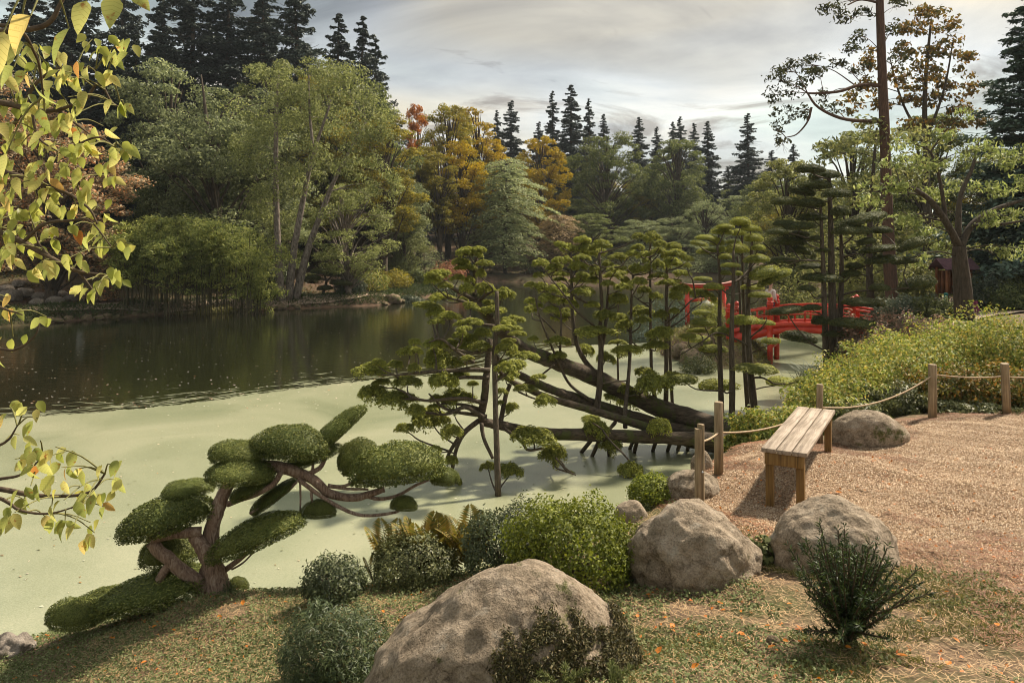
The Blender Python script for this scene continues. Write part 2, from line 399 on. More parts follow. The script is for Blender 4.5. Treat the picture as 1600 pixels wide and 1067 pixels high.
def tps(x, y):
    x = np.asarray(x, float); sh = x.shape; x = x.ravel(); y = np.asarray(y, float).ravel()
    out = TW[nC] + TW[nC + 1] * x + TW[nC + 2] * y
    for i in range(nC):
        out += TW[i] * tps_k((x - ctl[i, 0]) ** 2 + (y - ctl[i, 1]) ** 2)
    return out.reshape(sh)
LAKE_SD = lambda x, y: poly_sd(x, y, LAKE)
def vnoise(x, y, f=1.0, seed=0.0):
    """cheap smooth value noise from sines"""
    return (np.sin(x * f * 1.7 + seed + 1.3 * np.sin(y * f * 1.1 + seed * 2)) + np.sin(y * f * 1.9 + 2 + seed + 1.1 * np.sin(x * f * 1.3)) + np.sin((x + y) * f * 2.7 + seed)) / 3
def height(x, y):
    x = np.asarray(x, float); y = np.asarray(y, float)
    sd = -LAKE_SD(x, y)                                     # metres inland
    inl = np.maximum(sd, 0)
    under = np.maximum(sd, -3) * 0.5
    bank_far = 0.75 * (1 - np.exp(-inl / 0.8)) + 0.16 * np.maximum(inl - 6, 0) * np.exp(-np.maximum(inl - 60, 0) / 60) * sstep(120, 60, inl) + 0.25 * vnoise(x, y, .12) * sstep(3, 12, inl)
    bank_far = np.minimum(bank_far, 11.0)
    bank_right = 1.9 * (1 - np.exp(-inl / 1.6)) + 0.05 * np.maximum(inl - 10, 0)
    wr = sstep(8, 14, x) * sstep(75, 55, y)
    z = np.where(sd > 0, bank_far * (1 - wr) + bank_right * wr, under)
    wn_ = sstep(29, 24, y) * sstep(24, 19, x) * sstep(-13, -9, x)
    zn = np.clip(tps(x, y), -1.5, 3.2)
    near = np.where(sd > 0, np.maximum(zn, 0.02), np.minimum(zn, -0.02))
    near = near + 0.025 * vnoise(x, y, 2.2, 1.0) * sstep(.1, 1.2, sd) + 0.012 * vnoise(x, y, 6.0, 3.0) * sstep(.1, .8, sd)
    near = np.where(np.abs(sd) < .3, near * 1.0, near)
    z = z * (1 - wn_) + near * wn_
    # islet by the bridge
    ii = 1 - np.hypot((x - 7.9) / 2.1, (y - 30.6) / 4.0) * (1 + .1 * vnoise(x, y, 1.0, 2.0))
    z = np.maximum(z, np.where(ii > -0.3, np.minimum(ii * 2.2, .4 + ii * .75), -3))
    return z
def gz(x, y):
    return float(height(np.array([x]), np.array([y]))[0])
def on_ground(px, py, it=12):
    """the ground point seen at a photo pixel"""
    ds = np.linspace(2.5, 130, 1500)
    X = (px - CX) * ds / F; Z = HC - (py - HZ) * ds / F
    h = np.maximum(height(X, ds), 0)
    k = np.argmax(Z <= h)
    return np.array([X[k], ds[k], h[k]])
def grid_mesh(xs, ys, zfun, mask=None, lift=0.0):
    X, Y = np.meshgrid(xs, ys)
    Z = zfun(X, Y) + lift
    nx, ny = len(xs), len(ys)
    V = np.stack([X, Y, Z], -1).reshape(-1, 3)
    i = np.arange(nx - 1)[None, :] + np.arange(ny - 1)[:, None] * nx
    Q = np.stack([i, i + 1, i + 1 + nx, i + nx], -1).reshape(-1, 4)
    if mask is not None:
        c = V[Q].mean(1)
        keep = mask(c[:, 0], c[:, 1], c[:, 2])
        Q = Q[keep]
        used = np.unique(Q); rem = np.full(len(V), -1); rem[used] = np.arange(len(used))
        V = V[used]; Q = rem[Q]
    return V, Q

# ground materials
def ground_mat(name, soil, green, litter, gscale=0.9, glo=0.42, fine=30, gmix=0.85):
    m, N, L, out = newmat(name)
    tcn = N('ShaderNodeTexCoord')
    def no(s, d=6, r=.65):
        n = N('ShaderNodeTexNoise'); n.inputs['Scale'].default_value = s; n.inputs['Detail'].default_value = d; n.inputs['Roughness'].default_value = r
        L(tcn.outputs['Object'], n.inputs['Vector']); return n
    a = no(fine); ra = ramp(N, L, a.outputs['Fac'], [(0.3, tuple(c * .45 for c in soil)), (0.55, soil), (0.75, tuple(min(c * 1.7, .6) for c in soil))])
    b = no(fine * 1.3); rb = ramp(N, L, b.outputs['Fac'], [(0.3, tuple(c * .5 for c in green)), (0.55, green), (0.75, tuple(c * 1.7 for c in green))])
    c = no(gscale, 8, .7); rc = ramp(N, L, c.outputs['Fac'], [(glo, (0, 0, 0)), (glo + .14, (gmix,) * 3)])
    mx = N('ShaderNodeMixRGB'); L(rc.outputs[0], mx.inputs[0]); L(ra.outputs[0], mx.inputs[1]); L(rb.outputs[0], mx.inputs[2])
    d = no(fine * .8, 4); rd = ramp(N, L, d.outputs['Fac'], [(0.66, (0, 0, 0)), (0.7, (1, 1, 1))])
    m2 = N('ShaderNodeMixRGB'); L(rd.outputs[0], m2.inputs[0]); L(mx.outputs[0], m2.inputs[1]); m2.inputs[2].default_value = (*litter, 1)
    pb = N('ShaderNodeBsdfPrincipled'); L(m2.outputs[0], pb.inputs['Base Color']); pb.inputs['Roughness'].default_value = .95; pb.inputs['Specular IOR Level'].default_value = .15
    bp = N('ShaderNodeBump'); bp.inputs['Strength'].default_value = .9; bp.inputs['Distance'].default_value = .03
    L(a.outputs['Fac'], bp.inputs['Height']); L(bp.outputs[0], pb.inputs['Normal'])
    L(pb.outputs[0], out.inputs['Surface'])
    return m
m_ground = ground_mat('near_soil', (0.2, 0.135, 0.085), (0.12, 0.125, 0.05), (0.33, 0.17, 0.08))
m_far = ground_mat('far_soil', (0.11, 0.07, 0.045), (0.055, 0.062, 0.022), (0.16, 0.08, 0.04), gscale=.12, glo=.46, fine=3)
m_islet = ground_mat('islet_soil', (0.1, 0.09, 0.05), (0.08, 0.1, 0.03), (0.14, 0.1, 0.05), gscale=.5, glo=.4, fine=8)
def gravel_mat():
    m, N, L, out = newmat('gravel')
    tcn = N('ShaderNodeTexCoord')
    v = N('ShaderNodeTexVoronoi'); v.inputs['Scale'].default_value = 60; L(tcn.outputs['Object'], v.inputs['Vector'])
    v2 = N('ShaderNodeTexVoronoi'); v2.inputs['Scale'].default_value = 95; L(tcn.outputs['Object'], v2.inputs['Vector'])
    sp = N('ShaderNodeSeparateXYZ'); L(v.outputs['Color'], sp.inputs[0])
    r = ramp(N, L, sp.outputs[0], [(0.0, (0.12, 0.074, 0.043)), (0.4, (0.3, 0.2, 0.12)), (0.75, (0.43, 0.3, 0.185)), (1.0, (0.54, 0.42, 0.29))])
    n = N('ShaderNodeTexNoise'); n.inputs['Scale'].default_value = .9; n.inputs['Detail'].default_value = 6; L(tcn.outputs['Object'], n.inputs['Vector'])
    rn = ramp(N, L, n.outputs['Fac'], [(0.35, (0.78, 0.7, 0.64)), (0.6, (1.05, 1.0, .97))])
    mm = N('ShaderNodeMixRGB', blend_type='MULTIPLY'); mm.inputs[0].default_value = 1; L(r.outputs[0], mm.inputs[1]); L(rn.outputs[0], mm.inputs[2])
    n3 = N('ShaderNodeTexNoise'); n3.inputs['Scale'].default_value = 14; n3.inputs['Detail'].default_value = 5; L(tcn.outputs['Object'], n3.inputs['Vector'])
    r3 = ramp(N, L, n3.outputs['Fac'], [(.62, (0, 0, 0)), (.7, (.7, .7, .7))])
    m3_ = N('ShaderNodeMixRGB'); L(r3.outputs[0], m3_.inputs[0]); L(mm.outputs[0], m3_.inputs[1]); m3_.inputs[2].default_value = (.25, .11, .06, 1)
    pb = N('ShaderNodeBsdfPrincipled'); L(m3_.outputs[0], pb.inputs['Base Color']); pb.inputs['Roughness'].default_value = .9; pb.inputs['Specular IOR Level'].default_value = .2
    ad = N('ShaderNodeMath', operation='ADD'); L(v.outputs['Distance'], ad.inputs[0]); L(v2.outputs['Distance'], ad.inputs[1])
    bp = N('ShaderNodeBump'); bp.invert = True; bp.inputs['Strength'].default_value = 1.0; bp.inputs['Distance'].default_value = .02
    L(ad.outputs[0], bp.inputs['Height']); L(bp.outputs[0], pb.inputs['Normal']); L(pb.outputs[0], out.inputs['Surface'])
    return m
m_gravel = gravel_mat()
GRAVEL = np.array([tuple(G(px, py, 1.83)[:2]) for px, py in [(1062, 768), (1056, 748), (1100, 722), (1145, 703), (1190, 690), (1300, 688), (1345, 685), (1420, 652), (1500, 648), (1640, 645)]]
                  + [(20, 11.5), (30, 12), (30, 5), (9.0, 3.2), (6.0, 3.0), (4.3, 3.3)] + [tuple(G(px, py, 1.9)[:2]) for px, py in [(1640, 1040), (1585, 960), (1530, 900), (1470, 872), (1400, 862), (1300, 850), (1200, 838), (1150, 800), (1110, 790)]])
def gsd(x, y):
    return poly_sd(x, y, GRAVEL) + .10 * vnoise(x, y, 3.0, 5.0) + .05 * vnoise(x, y, 9, 2.)

xs = np.unique(np.r_[np.arange(-14, -7, .4), np.arange(-7, 8, .07), np.arange(8, 14, .15), np.arange(14, 26.1, .5)])
ys = np.unique(np.r_[np.arange(-3, 2.5, .4), np.arange(2.5, 13, .07), np.arange(13, 29.01, .25)])
V, Q = grid_mesh(xs, ys, height, lambda x, y, z: (z > -1.4))
near_ground = Geo().add(V, Q).build('near_bank_ground', m_ground, smooth=True)
tag(near_ground, 'leafy mossy bank sloping from the gravel down to the water', kind='structure')
V, Q = grid_mesh(xs[xs > 1], ys, height, lambda x, y, z: gsd(x, y) > 0, lift=.007)
gp = Geo().add(V, Q).build('gravel_path', m_gravel, smooth=True)
tag(gp, 'pinkish gravel terrace around the wooden bench', kind='structure')
# the land round the rest of the lake
xs2 = np.unique(np.r_[np.arange(-150, -60, 4), np.arange(-60, 60, 1.0), np.arange(60, 151, 4)])
ys2 = np.unique(np.r_[np.arange(-8, 24, 1.0), np.arange(24, 112, 1.0), np.arange(112, 260, 5)])
V, Q = grid_mesh(xs2, ys2, lambda x, y: np.where((y < 28.9) & (x > -13.6) & (x < 25.6), -6.0, height(x, y)), lambda x, y, z: (z > -2.2))
far_ground = Geo().add(V, Q).build('wooded_bank_ground', m_far, smooth=True)
tag(far_ground, 'wooded slope of leaf litter and grass around the lake', kind='structure')

# water and duckweed
def water_mat():
    m, N, L, out = newmat('lake_water')
    tcn = N('ShaderNodeTexCoord')
    mp = N('ShaderNodeMapping'); mp.inputs['Scale'].default_value = (1.0, 2.2, 1); L(tcn.outputs['Object'], mp.inputs[0])
    n = N('ShaderNodeTexNoise'); n.inputs['Scale'].default_value = 2.2; n.inputs['Detail'].default_value = 4; L(mp.outputs[0], n.inputs['Vector'])
    bp = N('ShaderNodeBump'); bp.inputs['Strength'].default_value = .12; bp.inputs['Distance'].default_value = .05; L(n.outputs['Fac'], bp.inputs['Height'])
    pb = N('ShaderNodeBsdfPrincipled'); pb.inputs['Base Color'].default_value = (0.012, 0.013, 0.006, 1); pb.inputs['Roughness'].default_value = .06
    pb.inputs['IOR'].default_value = 1.33; L(bp.outputs[0], pb.inputs['Normal']); L(pb.outputs[0], out.inputs['Surface'])
    return m
m_water = water_mat()
g = Geo(); g.add([(-200, -8, 0), (200, -8, 0), (200, 130, 0), (-200, 130, 0)], [[0, 1, 2, 3]])
tag(g.build('lake_water', m_water), 'dark still lake water mirroring the far trees', kind='structure')
def duck_mat():
    m, N, L, out = newmat('duckweed')
    tcn = N('ShaderNodeTexCoord')
    n = N('ShaderNodeTexNoise'); n.inputs['Scale'].default_value = .35; n.inputs['Detail'].default_value = 7; n.inputs['Distortion'].default_value = .8; L(tcn.outputs['Object'], n.inputs['Vector'])
    r = ramp(N, L, n.outputs['Fac'], [(.3, (.21, .228, .135)), (.5, (.285, .295, .185)), (.72, (.36, .355, .235))])
    f = N('ShaderNodeTexNoise'); f.inputs['Scale'].default_value = 60; f.inputs['Detail'].default_value = 3; L(tcn.outputs['Object'], f.inputs['Vector'])
    rf = ramp(N, L, f.outputs['Fac'], [(.3, (.8, .82, .78)), (.7, (1.12, 1.1, 1.1))])
    mm = N('ShaderNodeMixRGB', blend_type='MULTIPLY'); mm.inputs[0].default_value = 1; L(r.outputs[0], mm.inputs[1]); L(rf.outputs[0], mm.inputs[2])
    pb = N('ShaderNodeBsdfPrincipled'); L(mm.outputs[0], pb.inputs['Base Color']); pb.inputs['Roughness'].default_value = .24; pb.inputs['Specular IOR Level'].default_value = .5
    bp = N('ShaderNodeBump'); bp.inputs['Strength'].default_value = .2; bp.inputs['Distance'].default_value = .01; L(f.outputs['Fac'], bp.inputs['Height']); L(bp.outputs[0], pb.inputs['Normal'])
    L(pb.outputs[0], out.inputs['Surface'])
    return m
m_duck = duck_mat()
edge_px = [(-260, 668), (-120, 660), (0, 654), (100, 648), (200, 640), (260, 634), (330, 626), (420, 613), (500, 603), (560, 596), (640, 590), (700, 584), (760, 572), (800, 562), (840, 552),
           (880, 544), (930, 539), (1000, 536), (1060, 528), (1150, 505), (1230, 490), (1300, 472), (1400, 470)]
EDGE = np.array([G(px, py, 0)[:2] for px, py in edge_px])
ee = smooth_path(np.c_[EDGE, np.zeros(len(EDGE))], 900)[:, :2]
nx_ = np.gradient(ee, axis=0); nn = nrm(np.c_[-nx_[:, 1], nx_[:, 0]])
s_ = np.arange(len(ee)) * .13
amp = np.clip(ee[:, 1] / 40, .3, 1.2)[:, None]
ee = ee + nn * amp * (.10 * np.sin(s_ * 1.3) + .07 * np.sin(s_ * 3.7 + 1) + .05 * np.sin(s_ * 9.1) + .03 * rng.normal(size=len(ee)))[:, None]
g = Geo()
es = smooth_path(np.c_[EDGE, np.zeros(len(EDGE))], 900)[:, :2] - nn * 1.2
k = len(ee); i = np.arange(k - 1)
xb = np.linspace(es[0, 0], es[-1, 0], k)
z6 = np.full(k, .006)
Vd = np.concatenate([np.c_[ee, z6], np.c_[es, z6], np.c_[xb, np.full(k, -7.0), z6]])
g.add(Vd, np.concatenate([np.stack([i + k, i + 1 + k, i + 1, i], -1), np.stack([i + 2 * k, i + 1 + 2 * k, i + 1 + k, i + k], -1)]))
# torn rafts of weed drifting off the edge
for _ in range(420):
    j = int(rng.integers(0, 640)); off = abs(rng.normal(0, 1.0)) * (1.3 if rng.random() < .7 else 2.3) * amp[j, 0] + .05
    c = ee[j] + nn[j] * off
    t = nrm(nx_[j]); a = rng.uniform(.08, .9) * amp[j, 0] * math.exp(-off * .3); b = a * rng.uniform(.05, .18)
    m_ = 14; th = np.linspace(0, 2 * np.pi, m_, endpoint=False); rr = 1 + .35 * rng.normal(size=m_)
    ring = c + (np.cos(th) * rr * a)[:, None] * t + (np.sin(th) * rr * b)[:, None] * nn[j]
    Vr = np.c_[np.vstack([ring, c]), np.full(m_ + 1, .006)]
    q = np.arange(m_)
    g.add(Vr, T=np.stack([q, (q + 1) % m_, np.full(m_, m_)], -1))
duck = g.build('duckweed', m_duck)
wx_, wy_ = rng.uniform(-9, 9, 2600), rng.uniform(7.5, 26, 2600); kk = (poly_sd(wx_, wy_, LAKE) > .2)
Pw = np.c_[wx_, wy_, np.full(len(wx_), .014)][kk]
V, Q = leaf_quads(Pw, np.tile([0, 0, 1.], (len(Pw), 1)), rng.uniform(.012, .06, len(Pw)), spread=.08, bend=.02)
tag(Geo().add(V, Q).build('weed_debris', leaf_mat('weed_debris', [(.1, .11, .05), (.2, .2, .1), (.5, .48, .36), (.3, .17, .06)], trans=.1, nscale=1)), 'fallen bits of leaf lying on the duckweed', 'debris', kind='stuff')
tag(duck, 'pale green mat of duckweed floating over the near water', 'duckweed', kind='stuff')
# specks of leaf and seed floating on the open water
m_speck = leaf_mat('floating_speck', [(.45, .4, .3), (.6, .55, .45), (.4, .16, .05)], trans=.1, nscale=1)
px = rng.uniform(0, 640, 330); py = 500 + rng.random(330) ** .6 * 140
W = np.array([G(a, b, 0) for a, b in zip(px, py)]); W[:, 2] = .012
e_ok = poly_sd(W[:, 0], W[:, 1], LAKE) > .4
V, Q = leaf_quads(W[e_ok], np.tile([0, 0, 1.], (e_ok.sum(), 1)), .075, spread=.05, bend=.02)
tag(Geo().add(V, Q).build('floating_specks', m_speck), 'pale specks of leaf drifting on the open water', 'debris', kind='stuff')
# ------------------------------------------------------------------ tree prototypes (meshes shared between the trees of a kind)
def clump_leaves(g, centers, radii, n_each, size, r, m=0, aspect=.6, droop=0.2, spread=.6, up=.35, fill=.35):
    """leaves through the outer part of ellipsoidal clumps"""
    split = []
    for c, rad, n in zip(centers, radii, n_each):           # every clump breaks into smaller sprays with gaps between
        k = 6 if n > 60 else 3
        for j in range(k):
            dd = sphere_dirs(1, r)[0]; q = r.uniform(.38, .62)
            split.append((c + dd * rad * r.uniform(.45, .8), rad * q * np.array([1.1, 1.1, .75]), n / k))
    for c, rad, n in split:
        d = sphere_dirs(int(n), r)
        rr = 1 - fill * r.random((int(n), 1)) ** 1.5
        lump = 1 + .18 * np.sin(d[:, :1] * 5 + c[0]) * np.sin(d[:, 2:3] * 6 + c[1])
        Pt = c + d * rr * lump * rad
        Nn = d * np.array([1, 1, 1.0]) + np.array([0, 0, up])
        V, Q = leaf_quads(Pt, Nn, size, aspect, spread, droop, r=r)
        g.add(V, Q, m=m)
def proto_deciduous(seed, H=14.0, W=8.0, n_clump=46, leaves=24000, leaf=.185, base=.22, shape='oak', clump=.17, flat=.8, droop=.3):
    r = np.random.default_rng(seed)
    tr = Geo()
    lean = r.normal(0, .25, 2)
    tp = smooth_path([(0, 0, -.4), (lean[0] * .4, lean[1] * .4, H * .3), (lean[0], lean[1], H * .6), (lean[0] * 1.6, lean[1] * 1.6, H * .92)], 14)
    tr.add(*tube(tp, [H * .02, H * .016, H * .011, H * .002], 8, wob=.06))
    cs, rs = [], []
    for i in range(n_clump):
        for _ in range(40):
            t = r.uniform(base, .97)
            u = (t - base) / (1 - base)
            env = {'oak': math.sin(math.pi * min(.08 + u * .92, 1)) ** .55, 'tall': math.sin(math.pi * (.12 + .85 * u)) ** .7, 'cone': (1 - u) ** .75 * .95 + .08, 'vase': (.35 + .65 * u) * (1 if u < .8 else (1 - u) * 4 + .2)}[shape]
            a = r.uniform(0, 2 * np.pi); q = math.sqrt(r.uniform(.12, 1.0)) * env * W / 2 * .86
            c = np.array([math.cos(a) * q, math.sin(a) * q, t * H * .96])
            rad = W * clump * r.uniform(.7, 1.25) * (1.0 - .35 * u)
            if all(np.linalg.norm((c - o) / np.array([1, 1, .8])) > .62 * (rad + p) * .75 for o, p in zip(cs, rs)):
                break
        cs.append(c); rs.append(rad)
    cr = Geo()
    rs = np.array(rs); w = rs ** 2; n = (leaves * w / w.sum()).astype(int)
    clump_leaves(cr, cs, [np.array([p, p, p * flat]) for p in rs], n, leaf, r, droop=droop)
    for c in cs:                                            # limbs run from the stem to the clumps
        t0 = np.clip(c[2] / H - r.uniform(.12, .3), .12, .85)
        s = tp[int(t0 * 13)]
        mid = (s + c) / 2 + np.array([0, 0, r.uniform(-.04, .08) * H])
        ln = np.linalg.norm(c - s)
        tr.add(*tube(smooth_path([s, mid, c], 7), [max(H * .006, ln * .012), .02], 5, cap=False))
    return tr, cr, H, W
def proto_conifer(seed, H=20.0, W=6.0, leaves=26000, leaf=.36, droop=.35, base=.1, power=.78, ragged=.2):
    r = np.random.default_rng(seed)
    tr = Geo(); cr = Geo()
    tp = np.array([(0, 0, z) for z in np.linspace(-.5, H, 12)])
    tr.add(*tube(tp, [H * .014, H * .009, .02], 7, wob=.05))
    nb = 170
    per = leaves // nb
    for i in range(nb):
        t = base + (1 - base) * (i + r.random()) / nb
        u = (t - base) / (1 - base)
        u = min(max(u + r.normal(0, .02), 0), 1)
        Lb = W / 2 * ((1 - u) ** power * (1 + ragged * r.normal()) + .03) * (1.25 if i % 7 == 0 else 1)
        Lb = max(Lb, .25)
        a = r.uniform(0, 6.283)
        d = np.array([math.cos(a), math.sin(a), 0])
        s = np.array([0, 0, t * H])
        tt = np.linspace(0, 1, 6)[:, None]
        path = s + d * Lb * tt + np.array([0, 0, 1.0]) * (Lb * (.12 * tt - droop * tt ** 1.7 + .18 * tt ** 4))
        if Lb > 1.0:
            tr.add(*tube(path, [max(.012 * Lb, .02), .01], 4, cap=False))
        n = max(int(per * (.35 + 1.5 * (1 - u))), 8)
        q = r.random(n) ** .7
        side = np.cross(d, [0, 0, 1.0])
        wdt = (.10 + .30 * np.sin(np.pi * np.clip(q * .85 + .1, 0, 1))) * Lb
        Pt = s + d * Lb * q[:, None] + np.array([0, 0, 1.0]) * (Lb * (.12 * q - droop * q ** 1.7 + .18 * q ** 4))[:, None]
        o = r.uniform(-1, 1, n)
        Pt = Pt + side * (o * wdt)[:, None] + np.array([0, 0, 1.0]) * (-abs(o) * wdt * .45 - r.random(n) * .12 * Lb)[:, None]
        Nn = np.tile([0, 0, 1.0], (n, 1)) + d * .35
        V, Q = leaf_quads(Pt, Nn, leaf * (.75 + .35 * (1 - u)), .4, .45, .5, r=r)
        cr.add(V, Q)
    return tr, cr, H, W
def proto_layered(seed, H=10.0, W=9.0, leaves=18000, leaf=.2):
    """tiers of long drooping sprays"""
    r = np.random.default_rng(seed)
    tr = Geo(); cr = Geo()
    tp = smooth_path([(0, 0, -.4), (.2, 0, H * .3), (-.1, .1, H * .65), (0, 0, H * .97)], 10)
    tr.add(*tube(tp, [H * .02, H * .012, .03], 7))
    nb = 120
    for i in range(nb):
        u = (i + r.random()) / nb
        z = H * (.1 + .88 * u)
        env = math.sin(math.pi * (.2 + .72 * u)) ** .6
        Lb = W / 2 * env * r.uniform(.5, 1.15) + .3
        a = i * 2.399; d = np.array([math.cos(a), math.sin(a), 0])
        n = int(leaves / nb * (.4 + 1.2 * env)); q = r.random(n) ** .55
        side = np.cross(d, [0, 0, 1.0]); o = r.uniform(-1, 1, n) * (.12 + .3 * q) * Lb * .7
        zz = .28 * q - .42 * q ** 2
        Pt = np.array([0, 0, z]) + d * (Lb * q)[:, None] + side * o[:, None] + np.array([0, 0, 1.0]) * (Lb * zz + r.normal(0, .06, n))[:, None]
        V, Q = leaf_quads(Pt, np.tile([0, 0, 1.0], (n, 1)) + d * .5, leaf, .55, .45, .4, r=r)
        cr.add(V, Q)
        t = np.linspace(0, 1, 6)[:, None]
        tr.add(*tube(np.array([0, 0, z]) + d * Lb * t * .9 + np.array([0, 0, 1.0]) * Lb * (.28 * t - .42 * t * t), [.05, .01], 4, cap=False))
    return tr, cr, H, W
PROTO = {}
def proto(key, made, trunk_mat, leaf_m):
    tr, cr, H, W = made
    PROTO[key] = (tr.mesh(key + '_trunk', trunk_mat, True), cr.mesh(key + '_crown', leaf_m), H, W)
proto('oak_a', proto_deciduous(1), bark, lf_green)
proto('oak_b', proto_deciduous(2, n_clump=60, clump=.14, leaves=26000, leaf=.175), bark, lf_green)
proto('oak_c', proto_deciduous(3, n_clump=38, clump=.2, leaves=24000, base=.1), bark, lf_green)
proto('tall_a', proto_deciduous(4, H=18, W=7, shape='tall', base=.32, n_clump=60, clump=.15, leaves=24000), bark, lf_olive)
proto('tall_b', proto_deciduous(5, H=18, W=7, shape='vase', base=.4, n_clump=52, clump=.14, leaves=20000), bark, lf_olive)
proto('airy', proto_deciduous(6, H=12, W=8, shape='oak', base=.2, n_clump=70, clump=.1, leaves=14000, leaf=.16), bark, lf_birch)
proto('big_oak', proto_deciduous(7, H=20, W=17, n_clump=95, clump=.1, leaves=40000, leaf=.27, base=.12), bark, lf_green)
proto('spruce_a', proto_conifer(11), bark, lf_conifer)
proto('spruce_b', proto_conifer(12, W=6.4, droop=.28, ragged=.3), bark, lf_conifer)
proto('fir_wide', proto_conifer(13, H=14, W=9, droop=.3, power=.6, leaves=26000, leaf=.3, base=.02), bark, lf_conifer2)
proto('layered', proto_layered(14), bark, lf_pale)
proto('layered_b', proto_layered(15, H=6, W=6, leaves=9000, leaf=.18), bark, lf_tan)
proto('shrub', proto_deciduous(21, H=2.2, W=3.0, n_clump=22, clump=.2, leaves=5000, leaf=.11, base=.06, shape='oak'), bark, lf_green)
proto('shrub_b', proto_deciduous(22, H=2.0, W=3.2, n_clump=30, clump=.15, leaves=4500, leaf=.12, base=.05, shape='oak'), bark, lf_green)

FOREST = 'trees of the far wooded shore'
def plant(kind, name, px, d, ytop, wpx, leafm, label, cat='tree', group=None, trunk=None, lean=0.0, wscale=1.0):
    tm, cm, H, W = PROTO[kind]
    X = (px - CX) * d / F
    z0 = max(gz(X, d), 0) - .05
    h = HC - (ytop - HZ) * d / F - z0
    t = thing(name, label, cat, (X, d, z0), group)
    if kind.startswith('spruce'): wscale *= rnd.uniform(.95, 1.5); lean = lean or rnd.gauss(0, .02)
    s = wpx * d / F / W * wscale; sz = h / H
    t.rotation_euler = (0, lean, 0)
    for nm, me in (('trunk', tm), ('crown', cm)):
        o = link(nm, me, t); o.scale = (s, s, sz); o.rotation_euler = (0, 0, rnd.uniform(0, 6.28))
        mat = leafm if nm == 'crown' else (trunk or bark)
        if mat is not me.materials[0]:
            o.material_slots[0].link = 'OBJECT'; o.material_slots[0].material = mat
    return t

# left shore ------------------------------------------------------
plant('oak_b', 'copper_beech_tree', 80, 46, 175, 270, lf_copper, 'coppery brown leaved tree beside the grey boulders on the far bank', lean=.04)
plant('oak_c', 'lime_tree', 350, 56, 95, 240, lf_greygreen, 'big grey-green broad tree right behind the bamboo grove', lean=0)
plant('oak_a', 'lime_tree', 262, 62, 80, 210, lf_greygreen, 'grey-green round tree between the bamboo and the dark conifers on the hill')
plant('oak_b', 'maple_tree', 430, 64, 82, 190, lf_birch, 'tall green tree standing behind the three leaning birch trunks')
plant('tall_a', 'maple_tree', 600, 68, 165, 135, lf_olive, 'yellowish green tree behind the silvery shoreline tree')
plant('oak_a', 'maple_tree', 560, 74, 110, 180, lf_green, 'deep green rounded tree on the hill behind the birches')
plant('airy', 'alder_tree', 545, 54, 275, 165, lf_birch, 'silvery green small tree with a dark stem at the waterside', trunk=bark_pale)
plant('oak_b', 'maple_tree', 500, 70, 100, 150, lf_olive, 'olive green tree on the slope above the three birches')
for px, d, yt, w, lb in [(215, 64, 55, 150, 'dark spruce deep behind the bamboo grove'), (150, 62, 70, 150, 'dark spruce behind the copper brown tree'), (300, 82, -70, 130, 'tall spruce on the hill above the grey-green trees'),
                     (352, 86, -55, 125, 'tall thin spruce beside the hilltop group over the bamboo'), (418, 84, -35, 110, 'shorter spruce in the hilltop row over the grey-green trees'), (480, 78, -75, 150, 'tallest spruce on the hilltop over the birches'),
                     (556, 82, 25, 105, 'pointed lone spruce at the end of the hilltop row'), (255, 86, -30, 120, 'spruce at the back of the hill over the bamboo'), (40, 74, -60, 170, 'spruce on the hill over the copper brown tree'),
                     (110, 80, -90, 150, 'tall spruce behind the copper brown tree'), (185, 88, -80, 130, 'spruce at the top of the hill behind the dark pair'), (395, 95, -10, 110, 'spruce half hidden in the hilltop row'), (520, 92, 20, 100, 'spruce half hidden behind the tallest hilltop spruce'), (580, 90, 60, 80, 'short spruce below the pointed lone spruce')]:
    plant('spruce_b' if rnd.random() < .5 else 'spruce_a', 'spruce_tree', px, d, yt, w, lf_conifer, lb, 'tree', 'spruces on the left hill')
for px, d, yt, w, m_, lb in [(20, 58, 120, 220, lf_copper, 'brownish tree at the foot of the hill behind the copper tree'), (330, 72, 130, 200, lf_green, 'green tree filling the slope between lime trees and spruces'), (160, 70, 230, 170, lf_green, 'low dark green tree under the spruce pair'),
                         (250, 58, 250, 120, lf_conifer2, 'low dark evergreen at the back of the bamboo grove'), (420, 58, 300, 130, lf_greygreen, 'low grey-green tree between bamboo and birches'), (-60, 52, 60, 260, lf_copper, 'large brownish tree at the bend of the far bank'), (-160, 50, 40, 260, lf_green, 'large green tree further round the far bank'),
                         (620, 76, 240, 120, lf_greygreen, 'grey-green tree on the slope beyond the silvery tree')]:
    plant('oak_c', 'hillside_tree', px, d, yt, w, m_, lb, 'tree', 'broadleaf trees on the left hill')
